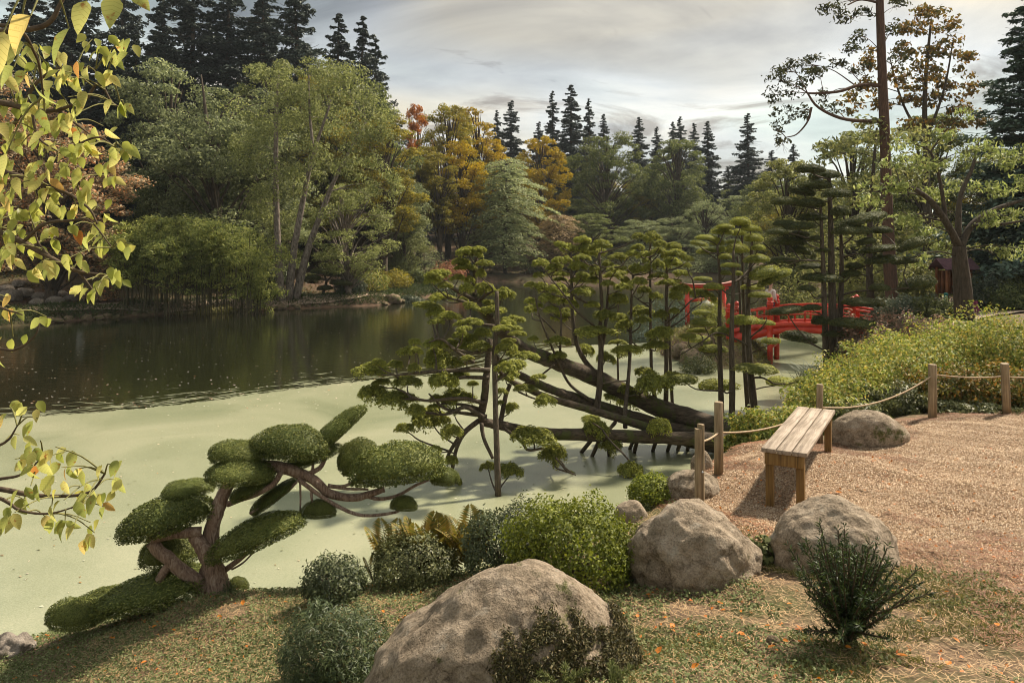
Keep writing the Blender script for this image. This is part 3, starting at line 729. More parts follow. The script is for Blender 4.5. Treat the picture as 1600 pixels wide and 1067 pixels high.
# middle -----------------------------------------------------------
for kind, px, d, yt, w, m_, lb in [('oak_b', 652, 96, 152, 70, lf_orange, 'rust orange tree crown showing above the yellow trees'), ('tall_a', 700, 92, 150, 110, lf_olive, 'dark olive tree beside the rust orange crown'), ('tall_b', 742, 96, 155, 95, lf_yellow, 'golden tree beside the pair of small spruces'),
                                 ('tall_b', 655, 84, 215, 95, lf_olive, 'thin-stemmed olive tree on the bare slope by the rust maple'), ('tall_b', 688, 82, 230, 90, lf_olive, 'slender olive tree with bare dark stems above the leaf-littered slope'), ('tall_a', 722, 86, 210, 95, lf_yellow, 'yellow-green tree behind the pale layered tree'), ('tall_a', 765, 98, 205, 80, lf_yellow, 'yellow tree just behind the pale layered tree top'),
                                 ('layered', 790, 88, 248, 150, lf_pale, 'pale green tree with drooping layered sprays down to the water'), ('oak_b', 845, 98, 205, 105, lf_yellow, 'golden yellow tree between the pale layered tree and the dark oak'), ('oak_a', 820, 106, 235, 90, lf_olive, 'olive tree in the gap behind the golden tree'),
                                 ('big_oak', 948, 104, 196, 165, lf_green, 'big dark green domed oak on the far shore'), ('oak_b', 1058, 106, 208, 120, lf_green, 'green round-topped tree beside the domed oak'), ('oak_c', 1012, 112, 240, 90, lf_green, 'dark green tree wedged behind the domed oak'),
                                 ('layered_b', 872, 90, 335, 95, lf_tan, 'tan russet small tree with drooping sprays at the far waterside'), ('oak_b', 925, 92, 330, 120, lf_green, 'low green tree on the shore under the domed oak'), ('oak_a', 1000, 94, 340, 100, lf_greygreen, 'low grey-green tree on the shore behind the cloud-pruned pads'),
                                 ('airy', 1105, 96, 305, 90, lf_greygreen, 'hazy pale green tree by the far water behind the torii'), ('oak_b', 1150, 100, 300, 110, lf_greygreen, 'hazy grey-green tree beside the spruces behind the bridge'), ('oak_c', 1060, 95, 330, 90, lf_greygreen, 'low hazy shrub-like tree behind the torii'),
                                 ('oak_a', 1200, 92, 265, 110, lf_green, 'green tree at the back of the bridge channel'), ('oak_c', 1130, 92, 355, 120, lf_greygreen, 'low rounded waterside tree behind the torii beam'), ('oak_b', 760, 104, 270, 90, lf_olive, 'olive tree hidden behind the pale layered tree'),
                                 ('oak_c', 635, 74, 300, 80, lf_birch, 'bright green low tree at the edge of the bare slope'), ('oak_c', 1240, 80, 280, 120, lf_olive, 'olive tree beyond the bridge'), ('oak_a', 1290, 84, 290, 130, lf_green, 'green tree on the far right shore beyond the bridge')]:
    plant(kind, 'lakeside_tree', px, d, yt, w, m_, lb, 'tree', FOREST)
for px, d, yt, w, lb in [(783, 122, 172, 48, 'left small spruce of the pair over the pale tree'), (798, 124, 157, 55, 'taller spruce of the pair over the pale tree'), (866, 120, 142, 62, 'spruce over the golden tree'), (893, 122, 132, 66, 'tallest spruce on the skyline over the golden tree'),
                     (924, 124, 154, 50, 'spruce just right of the tallest skyline spruce'), (947, 128, 178, 40, 'small spruce tip over the domed oak'), (995, 126, 183, 46, 'lone spruce tip over the far side of the domed oak'), (1027, 130, 198, 36, 'lowest spruce tip on the skyline'),
                     (1052, 126, 190, 40, 'spruce tip over the round-topped tree'), (1068, 124, 182, 44, 'taller spruce tip over the round-topped tree'), (1084, 128, 192, 40, 'narrow spruce beside the round-topped tree'), (1110, 118, 189, 62, 'dark spruce between the round-topped tree and the lone pointed one'),
                     (1170, 116, 177, 70, 'bluish pointed spruce standing apart on the skyline'), (1140, 124, 260, 60, 'bluish spruce half hidden in the hazy gap'), (1205, 118, 235, 60, 'bluish low spruce at the end of the skyline'), (840, 128, 190, 50, 'spruce behind the golden tree'), (1240, 110, 225, 60, 'bluish spruce behind the tall cedar')]:
    plant('spruce_a', 'spruce_tree', px, d, yt, w, lf_conifer, lb, 'tree', 'spruces on the far skyline')
for i, px in enumerate(range(610, 1330, 45)):
    plant('oak_c', 'understorey_tree', px + rnd.uniform(-12, 12), 112 + rnd.uniform(-4, 8), 300 + rnd.uniform(-30, 40), 95, rnd.choice([lf_green, lf_conifer2, lf_olive]), 'dark low tree in the shade under the far skyline trees', 'tree', 'understorey of the far wood')
for i, px in enumerate(range(-80, 640, 60)):
    plant('oak_c', 'understorey_tree', px + rnd.uniform(-14, 14), 80 + rnd.uniform(-6, 8), 190 + rnd.uniform(-40, 70), 150, rnd.choice([lf_green, lf_conifer2, lf_greygreen]), 'dark low tree in the shade under the left hill spruces', 'tree', 'understorey of the left hill')
# right ------------------------------------------------------------
plant('oak_b', 'yew_tree', 1232, 46, 235, 150, lf_softgreen, 'yellowish green conifer behind the red bridge')
plant('oak_b', 'maple_tree', 1335, 50, 190, 220, lf_birch, 'light green broad tree behind the soft conifer by the red-barked trunk')
plant('oak_b', 'maple_tree', 1450, 46, 165, 190, lf_green, 'green round tree between the tall red-barked trunk and the cherry')
plant('oak_c', 'maple_tree', 1545, 48, 215, 170, lf_olive, 'olive green tree behind the cherry crown')
plant('oak_a', 'maple_tree', 1640, 46, 200, 200, lf_green, 'green tree beside the blue-grey pine')
plant('spruce_b', 'pine_tree', 1606, 33, -25, 190, lf_pine, 'dense blue-grey pine at the end of the terrace path', trunk=bark)
for px, d, yt, w, m_, lb in [(1395, 54, 290, 170, lf_softgreen, 'shady tree on the far side of the path by the red bark'), (1480, 42, 330, 150, lf_bamboo, 'bright green low tree behind the wooden shelter'), (1570, 40, 350, 150, lf_abelia, 'yellow-green bush tree above the rockery'), (1330, 62, 300, 150, lf_birch, 'dark tree at the water beyond the bridge end'), (1430, 40, 380, 110, lf_softgreen, 'dark low evergreen by the red-barked trunk'), (1660, 36, 260, 150, lf_green, 'green tree at the end of the rockery')]:
    plant('oak_c', 'garden_tree', px, d, yt, w, m_, lb, 'tree', 'trees beside the terrace path')

def pix_tree(name, label, trunks, blobs, leafm, barkm, leaf, dens, d, foot, seed, aspect=.55, droop=.5, jit=1.0, cat='tree', flat=1.0, limb=True, fill=.6, spread=.7, up=.35, group=None):
    """a tree whose stem lines and leaf clumps are read off the photo at its own distance d"""
    r = np.random.default_rng(seed)
    o = np.array(foot)
    t = thing(name, label, cat, foot, group)
    samp = []
    for path, r0, r1 in trunks:
        p = smooth_path([P(x, y, d + dd) - o for x, y, dd in path], 14)
        Geo().add(*tube(p, [r0, r1], 9, wob=.05)).build('trunk' if not samp else 'limb', barkm, t, True)
        samp.append(p)
    S = np.concatenate(samp)
    g = Geo(); gl = Geo()
    for cx, cy_, w, h in blobs:
        dd = d + r.normal(0, .5) * w * d / F * jit
        c = P(cx, cy_, dd) - o
        rad = np.array([w, .9 * (w + h) / 2, h * flat]) * d / F / 2
        n = int(12 * dens * (rad[0] * rad[2] + rad[0] * rad[1]) / leaf ** 2)
        clump_leaves(g, [c], [rad], [n], leaf, r, aspect=aspect, droop=droop, fill=fill, spread=spread, up=up)
        if limb:
            k = np.argmin(np.linalg.norm(S - c, axis=1) + 2.0 * np.maximum(S[:, 2] - c[2], 0))
            s = S[k]; mid = (s + c) / 2 + np.array([0, 0, .08 * np.linalg.norm(c - s)])
            ln = np.linalg.norm(c - s)
            gl.add(*tube(smooth_path([s, mid, c], 8), [.006 + .014 * ln ** .7, .006], 5, cap=False))
            for _ in range(4):
                e = c + sphere_dirs(1, r)[0] * rad * .8
                gl.add(*tube(smooth_path([mid * .4 + c * .6, (c + e) / 2 + [0, 0, .03], e], 5), [.004 + .004 * ln, .004], 4, cap=False))
    if gl.n:
        tag(gl.build('branches', barkm, t, True), kind='stuff')
    g.build('crown', leafm, t)
    return t
# three birches on one foot, each its own stem
D = 51.0
foot = P(440, 474, D); foot[2] = gz(foot[0], D) - .1
pix_tree('birch_tree', 'upright pale stem of the waterside birch trio', [([(440, 478, 0), (436, 420, 0), (431, 300, 0), (432, 170, 0), (436, 110, 0)], .32, .06)],
         [(425, 130, 70, 70), (400, 180, 80, 80), (440, 200, 70, 90), (395, 250, 80, 80), (430, 280, 80, 80), (400, 320, 70, 80), (440, 350, 60, 70), (425, 390, 50, 60), (450, 140, 60, 60), (380, 220, 60, 70)], lf_birch, bark_pale, .165, .5, D, foot, 31)
foot = P(450, 474, D); foot[2] = gz(foot[0], D) - .1
pix_tree('birch_tree', 'middle stem of the waterside birch trio, forking high up', [([(450, 478, .3), (458, 400, .3), (474, 310, .3), (490, 240, .3), (520, 150, .3)], .3, .06), ([(490, 240, .3), (484, 180, .3), (482, 110, .3)], .12, .04)],
         [(490, 120, 70, 70), (470, 170, 70, 80), (520, 130, 80, 80), (505, 190, 80, 70), (480, 240, 70, 60), (455, 290, 60, 70), (465, 345, 50, 70), (460, 395, 45, 60), (500, 105, 60, 50)], lf_birch, bark_pale, .165, .5, D, foot, 32)
foot = P(460, 475, D); foot[2] = gz(foot[0], D) - .1
pix_tree('birch_tree', 'birch of the waterside trio leaning far over to one side', [([(460, 479, .6), (478, 400, .6), (505, 325, .6), (528, 270, .6), (572, 190, .6)], .3, .06)],
         [(560, 130, 80, 70), (590, 170, 70, 80), (550, 190, 80, 80), (585, 230, 80, 80), (540, 250, 70, 60), (600, 290, 60, 80), (570, 300, 60, 60), (530, 130, 70, 60), (600, 340, 60, 60), (520, 330, 50, 40)], lf_birch, bark_pale, .165, .5, D, foot, 33)
# tall red-barked cedar with ropy limbs
D = 34.0
foot = P(1398, 508, D); foot[2] = gz(foot[0], D) - .2
pix_tree('red_cedar_tree', 'tall red-barked cedar with ropy bare limbs reaching over the water', [([(1400, 520, 0), (1392, 440, 0), (1386, 330, 0), (1382, 200, 0), (1376, 60, 0), (1372, -90, 0)], .31, .15),
         ([(1380, 135, 0), (1345, 133, -.5), (1312, 143, -1), (1280, 146, -1), (1262, 146, -1)], .09, .04), ([(1378, 190, 0), (1330, 188, -.6), (1300, 180, -1), (1275, 165, -1), (1262, 146, -1)], .09, .04), ([(1268, 168, -1), (1262, 190, -1), (1245, 210, -1), (1228, 215, -1)], .05, .02), ([(1375, 5, 0), (1345, 0, -.5), (1325, 8, -1)], .06, .03)],
         [(1238, 108, 60, 45), (1215, 125, 40, 40), (1265, 100, 60, 34), (1210, 150, 30, 36), (1240, 135, 46, 40), (1280, 115, 50, 34), (1225, 175, 40, 40), (1212, 205, 26, 40), (1222, 228, 26, 34), (1255, 175, 34, 30), (1290, 150, 30, 30), (1310, 100, 40, 30), (1300, 12, 50, 36), (1325, 30, 50, 34), (1345, 55, 40, 34), (1330, 80, 44, 30), (1345, 105, 40, 30), (1395, 45, 40, 40), (1405, 90, 34, 34), (1400, 10, 40, 40), (1310, -10, 40, 30), (1350, 20, 30, 30), (1300, 170, 36, 20)],
         lf_cedar, bark_red, .2, .62, D, foot, 34, aspect=.4, droop=.6, fill=.95, spread=1.0)
D = 36.5
foot = P(1360, 500, D); foot[2] = gz(foot[0], D) - .2
pix_tree('soft_conifer_tree', 'soft light green conifer hiding the middle of the red-barked cedar trunk', [([(1362, 505, 0), (1358, 400, 0), (1362, 300, 0), (1370, 200, 0)], .2, .05)],
         [(1310, 240, 100, 70), (1385, 205, 110, 70), (1445, 225, 100, 80), (1340, 300, 120, 80), (1425, 290, 120, 80), (1290, 310, 90, 80), (1370, 360, 120, 70), (1440, 360, 100, 70), (1270, 370, 80, 80), (1320, 390, 90, 70), (1250, 300, 70, 70), (1410, 420, 90, 50), (1345, 440, 80, 50), (1265, 430, 60, 50)], lf_softgreen, bark, .24, .5, D, foot, 37, aspect=.4, droop=.6, fill=.8, spread=.9)
D = 41.0
foot = P(1450, 470, D); foot[2] = gz(foot[0], D) - .2
pix_tree('oak_tree', 'sparse brown-leaved tree standing behind the tall red-barked cedar', [([(1450, 480, 0), (1448, 300, 0), (1445, 150, 0), (1455, 30, 0)], .25, .05), ([(1447, 220, 0), (1475, 140, 0), (1490, 60, 0)], .09, .03), ([(1447, 230, 0), (1410, 160, 0), (1390, 90, 0)], .09, .03)],
         [(1455, 20, 60, 40), (1430, 45, 60, 40), (1480, 50, 60, 50), (1410, 80, 50, 40), (1460, 80, 60, 40), (1500, 95, 50, 50), (1440, 110, 60, 40), (1480, 125, 60, 40), (1400, 120, 50, 40), (1520, 130, 40, 40), (1420, 150, 60, 40), (1460, 160, 60, 40), (1505, 165, 50, 40), (1360, 90, 50, 50), (1345, 140, 50, 40), (1380, 160, 40, 40), (1440, 190, 60, 40), (1490, 200, 60, 40), (1330, 165, 40, 36), (1525, 190, 40, 40)],
         lf_brown, bark, .25, .85, D, foot, 35, fill=.9, spread=.9)
# cherry by the path
D = 24.0
foot = P(1506, 486, D); foot[2] = gz(foot[0], D) - .1
pix_tree('cherry_tree', 'cherry tree with a dark banded trunk and arching pale green leaves beside the path', [([(1507, 500, 0), (1504, 450, 0), (1500, 410, 0), (1499, 385, 0)], .29, .2), ([(1499, 388, 0), (1480, 350, -.3), (1450, 310, -.6), (1410, 290, -.8), (1370, 300, -1)], .13, .03), ([(1499, 388, 0), (1520, 350, .2), (1560, 325, .3), (1610, 310, .4)], .13, .04),
         ([(1497, 370, 0), (1500, 310, .3), (1520, 260, .6), (1530, 215, .8)], .1, .03), ([(1520, 352, .2), (1555, 352, -.8), (1600, 345, -1.2)], .07, .03), ([(1478, 346, -.3), (1470, 290, -.4), (1455, 240, -.4), (1430, 225, -.4)], .07, .02)],
         [(1400, 285, 75, 44), (1372, 310, 50, 44), (1445, 250, 80, 44), (1415, 225, 60, 34), (1520, 235, 80, 44), (1570, 250, 80, 44), (1480, 215, 60, 34), (1460, 300, 70, 34), (1365, 345, 40, 44), (1410, 340, 60, 40), (1440, 360, 60, 40), (1500, 290, 70, 34), (1550, 300, 70, 34), (1595, 285, 60, 44), (1580, 340, 70, 36), (1540, 345, 60, 34), (1600, 390, 60, 44), (1555, 395, 60, 36), (1475, 385, 44, 34), (1350, 305, 30, 40), (1395, 255, 50, 30), (1610, 240, 60, 44), (1430, 400, 44, 34), (1505, 180, 40, 26)],
         lf_cherry, bark, .17, .75, D, foot, 36, aspect=.34, droop=1.4, fill=.95, spread=.8, up=.1)

# bamboo grove -----------------------------------------------------
bam = thing('bamboo_grove', 'dense clump of bamboo with thin canes behind the waterside path', 'bamboo', tuple(P(300, 480, 46.5) * [1, 1, 0]))
gcan, gleaf = Geo(), Geo(); ob = np.array(bam.location)
m_cane = noise_mat('bamboo_cane', [(.3, (.05, .045, .02)), (.7, (.12, .1, .05))], scale=8, bump=0)
for i in range(120):
    px_ = rnd.uniform(192, 412); dd = rnd.uniform(45.3, 48.5)
    X = (px_ - CX) * dd / F; z0 = gz(X, dd)
    ytop = np.interp(px_, [190, 230, 300, 330, 350, 385, 415], [382, 352, 346, 362, 350, 362, 405]) + rnd.uniform(-8, 60)
    z1 = HC - (ytop - HZ) * dd / F
    b = np.array([X, dd, z0]); lx, ly = rnd.gauss(0, .5), rnd.gauss(0, .4) - .4
    path = smooth_path([b, b + [lx * .15, ly * .15, (z1 - z0) * .55], b + [lx, ly, (z1 - z0) * .98], b + [lx * 1.8, ly * 1.8 - .2, (z1 - z0) * .9]], 10) - ob
    gcan.add(*tube(path, [.03, .008], 5, cap=False))
    for t in path[3:]:                                       # each node carries a hanging plume of leaves
        for _ in range(3):
            n = 17; c = t + rng.normal(0, .3, 3) * [1, 1, .5]
            Pt = c + rng.normal(0, .15, (n, 3)) * [1, 1, .55]
            V, Q = leaf_quads(Pt, np.tile([0, -.3, .9], (n, 1)), .24, .3, .55, .8)
            gleaf.add(V, Q)
tag(gcan.build('canes', m_cane, bam), kind='stuff'); gleaf.build('crown', lf_bamboo, bam)
# ------------------------------------------------------------------ cloud-pruned trees
def pad_mesh(name, seed, w, dpt, h, n, leaf, mat, bottom=.45, lump=.12, hang=0.0, spread=.45, core=True, aspect=.5, up=.5, jit=(.86, 1.03), cs=.74):
    """one clipped foliage pad: a domed lens of small leaves with an untidy underside"""
    r = np.random.default_rng(seed)
    g = Geo()
    d = sphere_dirs(n, r)
    lo = d[:, 2] < 0
    keep = ~lo | (r.random(n) < .6)
    d = d[keep]; lo = lo[keep]; n = len(d)
    ph = r.uniform(0, 6.28, 6)
    def shape(d):
        a = np.arctan2(d[:, 1], d[:, 0])
        f = 1 + lump * (np.sin(2 * a + ph[0]) * .6 + np.sin(3 * a + ph[1]) + .7 * np.sin(5 * a + ph[2])) * (1 - abs(d[:, 2]) * .5) + lump * .6 * np.sin(6 * d[:, 0] + ph[3]) * np.sin(7 * d[:, 1] + ph[4])
        s = np.stack([d[:, 0] * w / 2, d[:, 1] * dpt / 2, np.where(d[:, 2] > 0, d[:, 2] * h * .68, d[:, 2] * h * bottom * .7)], -1)
        return s * f[:, None]
    Pt = shape(d) * r.uniform(jit[0], jit[1], (n, 1))
    Pt[:, 2] -= hang * h * r.random(n) * lo
    N_ = d / np.array([w, dpt, h * 1.1]) * h + np.array([0, 0, up * .3])
    V, Q = leaf_quads(Pt, N_, leaf, aspect, spread, .3, r=r)
    g.add(V, Q)
    if core:
        nu, nv = 14, 8
        u = np.linspace(0, 2 * np.pi, nu, endpoint=False); v = np.linspace(-.48 * np.pi, .48 * np.pi, nv)
        dd = np.stack([np.cos(v)[:, None] * np.cos(u), np.cos(v)[:, None] * np.sin(u), np.repeat(np.sin(v)[:, None], nu, 1)], -1).reshape(-1, 3)
        i = np.arange(nv - 1)[:, None] * nu; j = np.arange(nu)[None]
        g.add(shape(dd) * cs, np.stack([i + j, i + (j + 1) % nu, i + nu + (j + 1) % nu, i + nu + j], -1).reshape(-1, 4))
    return g.mesh(name, mat)
def tuft_pad(name, seed, w, dpt, h, tufts, per, leaf, mat):
    """a looser pad: knobbly needle tufts crowded into a flat lens"""
    r = np.random.default_rng(seed); g = Geo(); ph = r.uniform(0, 6.28, 3)
    for i in range(tufts):
        a = i * 2.399 + r.normal(0, .25); q = math.sqrt((i + .6) / tufts) * (1 + .16 * math.sin(2 * a + ph[0]) + .16 * math.sin(3 * a + ph[1]))
        c = np.array([math.cos(a) * q * w / 2 * .86, math.sin(a) * q * dpt / 2 * .86, h * (.34 * (1 - q * q) - .1 * q + r.normal(0, .05))])
        rad = np.array([w * .12, dpt * .14, h * .36]) * r.uniform(.75, 1.25)
        d = sphere_dirs(per, r); d[:, 2] = np.abs(d[:, 2]) * np.where(r.random(per) < .8, 1, -.55); d = nrm(d)
        Pt = c + d * rad * r.uniform(.55, 1.08, (per, 1))
        V, Q = leaf_quads(Pt, d * [1, 1, 1.2] + [0, 0, .35], leaf, .42, .5, .1, r=r); g.add(V, Q)
        if i % 2 == 0: g.add(*tube([(0, 0, -h * .12), c * [.5, .5, .4] + [0, 0, -h * .1], c], [.006, .003], 4, cap=False), m=1)
    return g.mesh(name, [mat, bark_stem])
PAD_S = [tuft_pad('pad_rough', 100 + i, .44, .36, .2, 30, 120, .034, lf_cloud) for i in range(8)]
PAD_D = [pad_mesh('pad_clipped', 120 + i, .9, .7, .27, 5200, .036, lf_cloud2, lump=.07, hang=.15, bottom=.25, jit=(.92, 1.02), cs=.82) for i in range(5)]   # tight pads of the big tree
PAD_C = [pad_mesh('pad_dome', 140 + i, .5, .42, .25, 2600, .03, lf_cloud, lump=.08, hang=.15, bottom=.22, jit=(.9, 1.02), cs=.8) for i in range(5)]
PAD_Y = [pad_mesh('pad_yew', 160 + i, .95, .8, .45, 13000, .027, lf_yew, lump=.08, hang=.15, bottom=.16, spread=.5, jit=(.9, 1.02), cs=.86) for i in range(5)]

def zl(x0, y0, s, items):
    return [(x0 + it[0] / s, y0 + it[1] / s, it[2] / s, it[3] / s, it[4] if len(it) > 4 else 0.0) for it in items]
def put_pad(parent, origin, meshes, mw, md_, mh, px, py, w, h, tilt, d, mat=None, wmul=1.1, hmul=1.05):
    c = P(px, py, d)
    o = link('foliage_pad', rnd.choice(meshes), parent)
    ws, hs = w * d / F * wmul, h * d / F * hmul
    o.scale = (ws / mw, max(ws * .85, hs) / md_ * .95, hs / mh)
    o.rotation_mode = 'ZYX'
    o.rotation_euler = (rnd.uniform(-.08, .08), -tilt + rnd.uniform(-.05, .05), rnd.choice([0, math.pi]) + rnd.uniform(-.25, .25))
    o.location = c - origin - np.array([0, 0, hs * .12])
    if mat is not None:
        o.material_slots[0].link = 'OBJECT'; o.material_slots[0].material = mat
    return c
class CloudTree:
    def __init__(s, name, label, foot):
        s.o = np.array(foot, float); s.t = thing(name, label, 'topiary tree', foot)
        s.S = []; s.R = []
    def stem(s, pts, r0, r1, mat=None, name='stem', n=22, seg=9, wob=.06):
        """pts: (px, py, depth)"""
        p = smooth_path([P(*q) - s.o for q in pts], n)
        Geo().add(*tube(p, [r0, r1], seg, wob=wob)).build(name, mat or bark_stem, s.t, True)
        s.S.append(p); return p
    def join(s, c, r=.012):
        """a curved side branch from the closest stem below the pad"""
        c = np.asarray(c) - s.o; c = c - np.array([0, 0, .04])
        S = np.concatenate(s.S)
        dz = S[:, 2] - (c[2] - .02)
        cost = np.linalg.norm((S - c) * [1, .8, 1], axis=1) + np.where(dz > 0, dz * 2.5, -dz * .1) + np.where(-dz < .12, .15, 0)
        k = int(np.argmin(cost)); a = S[k]; ln = np.linalg.norm(c - a)
        if ln < .08:
            return
        side = rng.normal(0, .06, 3) * ln
        mid = a * .45 + c * .55 + side + np.array([0, 0, -.07 * ln]); q = a * .15 + c * .85 + np.array([0, 0, -.03 * ln])
        Geo().add(*tube(smooth_path([a, mid, q, c], 9), [r + .008 * ln, max(r * .55, .006)], 6, cap=False, wob=.08)).build('branch', bark_stem, s.t, True)

Z1 = zl(640, 370, 5.335, [(490,130,190,80),(575,105,130,50),(430,210,160,60),(630,220,150,50),(465,255,190,50),(595,305,80,70),(240,310,210,70),(190,365,150,60),(405,340,120,50),(300,405,130,50),(500,360,80,60),(475,430,130,80),(620,415,150,70),(650,450,150,80),(790,475,160,90),(260,500,185,60),(440,525,110,50),(660,555,110,60),(160,575,230,60,-.15),(510,575,140,60,-.15),(700,610,210,70),(230,635,170,60),(340,660,210,70,-.1),(220,705,130,50),(500,710,210,60),(860,690,190,60),(820,715,130,50),(455,765,130,40),(815,760,250,50),(430,815,140,60),(610,800,150,80),(510,850,130,70),(900,805,150,40),(45,875,110,50),(50,950,100,60),(200,890,180,70),(340,900,200,80),(590,910,180,70),(470,915,110,60),(810,920,160,90),(830,865,130,40),(220,965,140,80),(280,1030,250,90),(480,1010,110,40),(970,990,200,60),(860,970,120,50),(910,1050,120,50),(770,1050,100,50)])
Z2 = zl(540, 540, 5.335, [(535,45,200,70),(265,145,140,60),(230,200,280,90,-.1),(420,155,130,60),(570,185,110,70),(780,120,260,130),(300,305,160,50),(510,300,230,90),(820,295,240,140),(960,240,140,60),(220,390,250,120),(430,440,330,110,-.08),(755,440,110,60),(920,430,270,120,.08),(590,540,160,100),(700,610,310,170),(495,685,165,70),(875,708,170,90),(900,550,110,50),(740,505,110,40),(745,865,120,60),(880,955,105,70)])
Z3 = zl(700, 560, 4.64, [(180,183,85,40),(460,60,220,80),(415,135,130,60),(655,135,120,40),(560,215,170,50),(700,305,150,80),(390,235,80,40),(465,355,100,70,.4),(380,320,70,30),(45,525,95,80),(620,560,340,110,-.18),(290,780,100,60),(450,810,180,90,-.2),(760,690,185,115),(895,870,80,90),(35,735,75,60),(40,875,95,100)])
Z6 = zl(860, 540, 4.64, [(50,780,120,110),(215,960,190,110),(295,530,140,50),(330,600,200,110,-.15),(440,725,160,90,-.2),(585,900,175,110),(440,370,110,50),(530,310,110,60),(580,400,180,110),(790,585,170,110),(680,190,150,60),(740,275,270,130),(880,235,160,80),(220,195,130,60),(60,70,120,50),(265,40,110,70),(400,90,120,80),(540,35,200,60)])
Z4 = zl(820, 350, 5.335, [(295,168,110,45),(365,205,140,75),(485,135,145,65),(500,200,150,70),(640,170,160,70),(610,237,145,60),(515,235,100,40),(130,323,145,62),(275,300,100,50),(350,300,80,60),(475,280,130,50),(245,360,150,60),(440,350,150,70),(115,425,95,45),(220,415,100,50),(315,415,120,50),(290,460,120,40),(580,370,90,50),(690,330,90,50),(785,270,155,50),(760,370,160,45),(760,420,190,60),(480,420,100,40),(590,415,110,40),(505,465,250,70),(690,495,110,50),(45,505,90,45),(145,525,140,70),(275,540,165,80),(490,560,190,70),(815,525,150,60),(180,610,130,60),(310,625,200,90),(410,670,80,60),(560,670,130,50),(780,620,160,80),(45,640,100,50),(110,680,90,40),(45,710,110,60),(230,715,140,60),(340,740,170,70),(290,780,140,60),(665,760,190,80),(790,780,130,60),(830,840,150,80),(585,890,330,70),(265,970,180,60),(340,980,100,60),(70,955,90,40),(500,1040,130,70),(960,730,200,80),(980,800,140,50),(860,1040,240,60),(780,985,130,40)])
Z5 = zl(960, 350, 5.335, [(195,100,95,50),(310,110,140,80),(375,165,110,60),(195,195,100,50),(495,185,140,60),(370,225,120,50),(150,245,120,50),(245,260,120,60),(500,250,170,70),(260,305,60,40),(365,340,95,80),(480,320,150,80),(615,290,90,50),(180,380,150,80),(270,365,70,60),(610,345,60,40),(555,410,150,50),(370,430,140,50),(460,485,210,50),(205,480,150,60),(250,550,120,60),(350,600,110,60),(90,470,80,60),(560,545,160,80),(740,590,200,80,-.2),(510,600,120,70),(50,630,130,80),(500,725,90,50),(390,755,120,70),(380,915,210,100),(440,890,100,60),(350,1010,200,60),(130,1040,180,60)])

lying = CloudTree('cloud_pruned_tree', 'lying cloud-pruned conifer with mossy trunks over the duckweed, one limb on a pole', (5.4, 16.4, .05))
# the lying trunks: from the root on the bank (right) out over the water
lying.stem([(1195, 694, 16.0), (1100, 660, 16.6), (1020, 633, 16.8), (930, 590, 16.5), (860, 563, 16.0), (818, 546, 15.6), (780, 515, 15.2), (752, 482, 15.0), (741, 468, 15.0), (742, 436, 15.0), (744, 402, 15.0)], .235, .03, bark_log, 'trunk', 60, 14, .1)
lying.stem([(1165, 690, 16.2), (1060, 671, 16.6), (980, 648, 16.6), (900, 622, 16.2), (855, 606, 15.6), (810, 585, 15.2), (786, 570, 14.9), (766, 545, 14.8)], .15, .04, bark_log, 'trunk', 52, 13, .1)
lying.stem([(1150, 705, 15.8), (1080, 692, 15.9), (1015, 669, 15.8), (975, 656, 15.6), (925, 641, 15.3), (860, 622, 15.0), (803, 598, 14.8), (778, 578, 14.6)], .115, .04, bark_log, 'trunk', 48, 12, .1)
lying.stem([(1185, 694, 15.7), (1100, 686, 15.6), (1000, 682, 15.4), (900, 679, 15.1), (851, 677, 14.9), (808, 671, 14.7), (786, 665, 14.5), (754, 656, 14.3), (757, 620, 14.3), (763, 560, 14.4), (766, 530, 14.5)], .15, .05, bark_log, 'trunk', 56, 13, .1)
lying.stem([(778.5, 776, 13.3), (776, 690, 13.5), (773, 560, 13.9), (777, 501, 14.0), (776, 455, 14.1)], .058, .035, bark_stem, 'pole', 20)
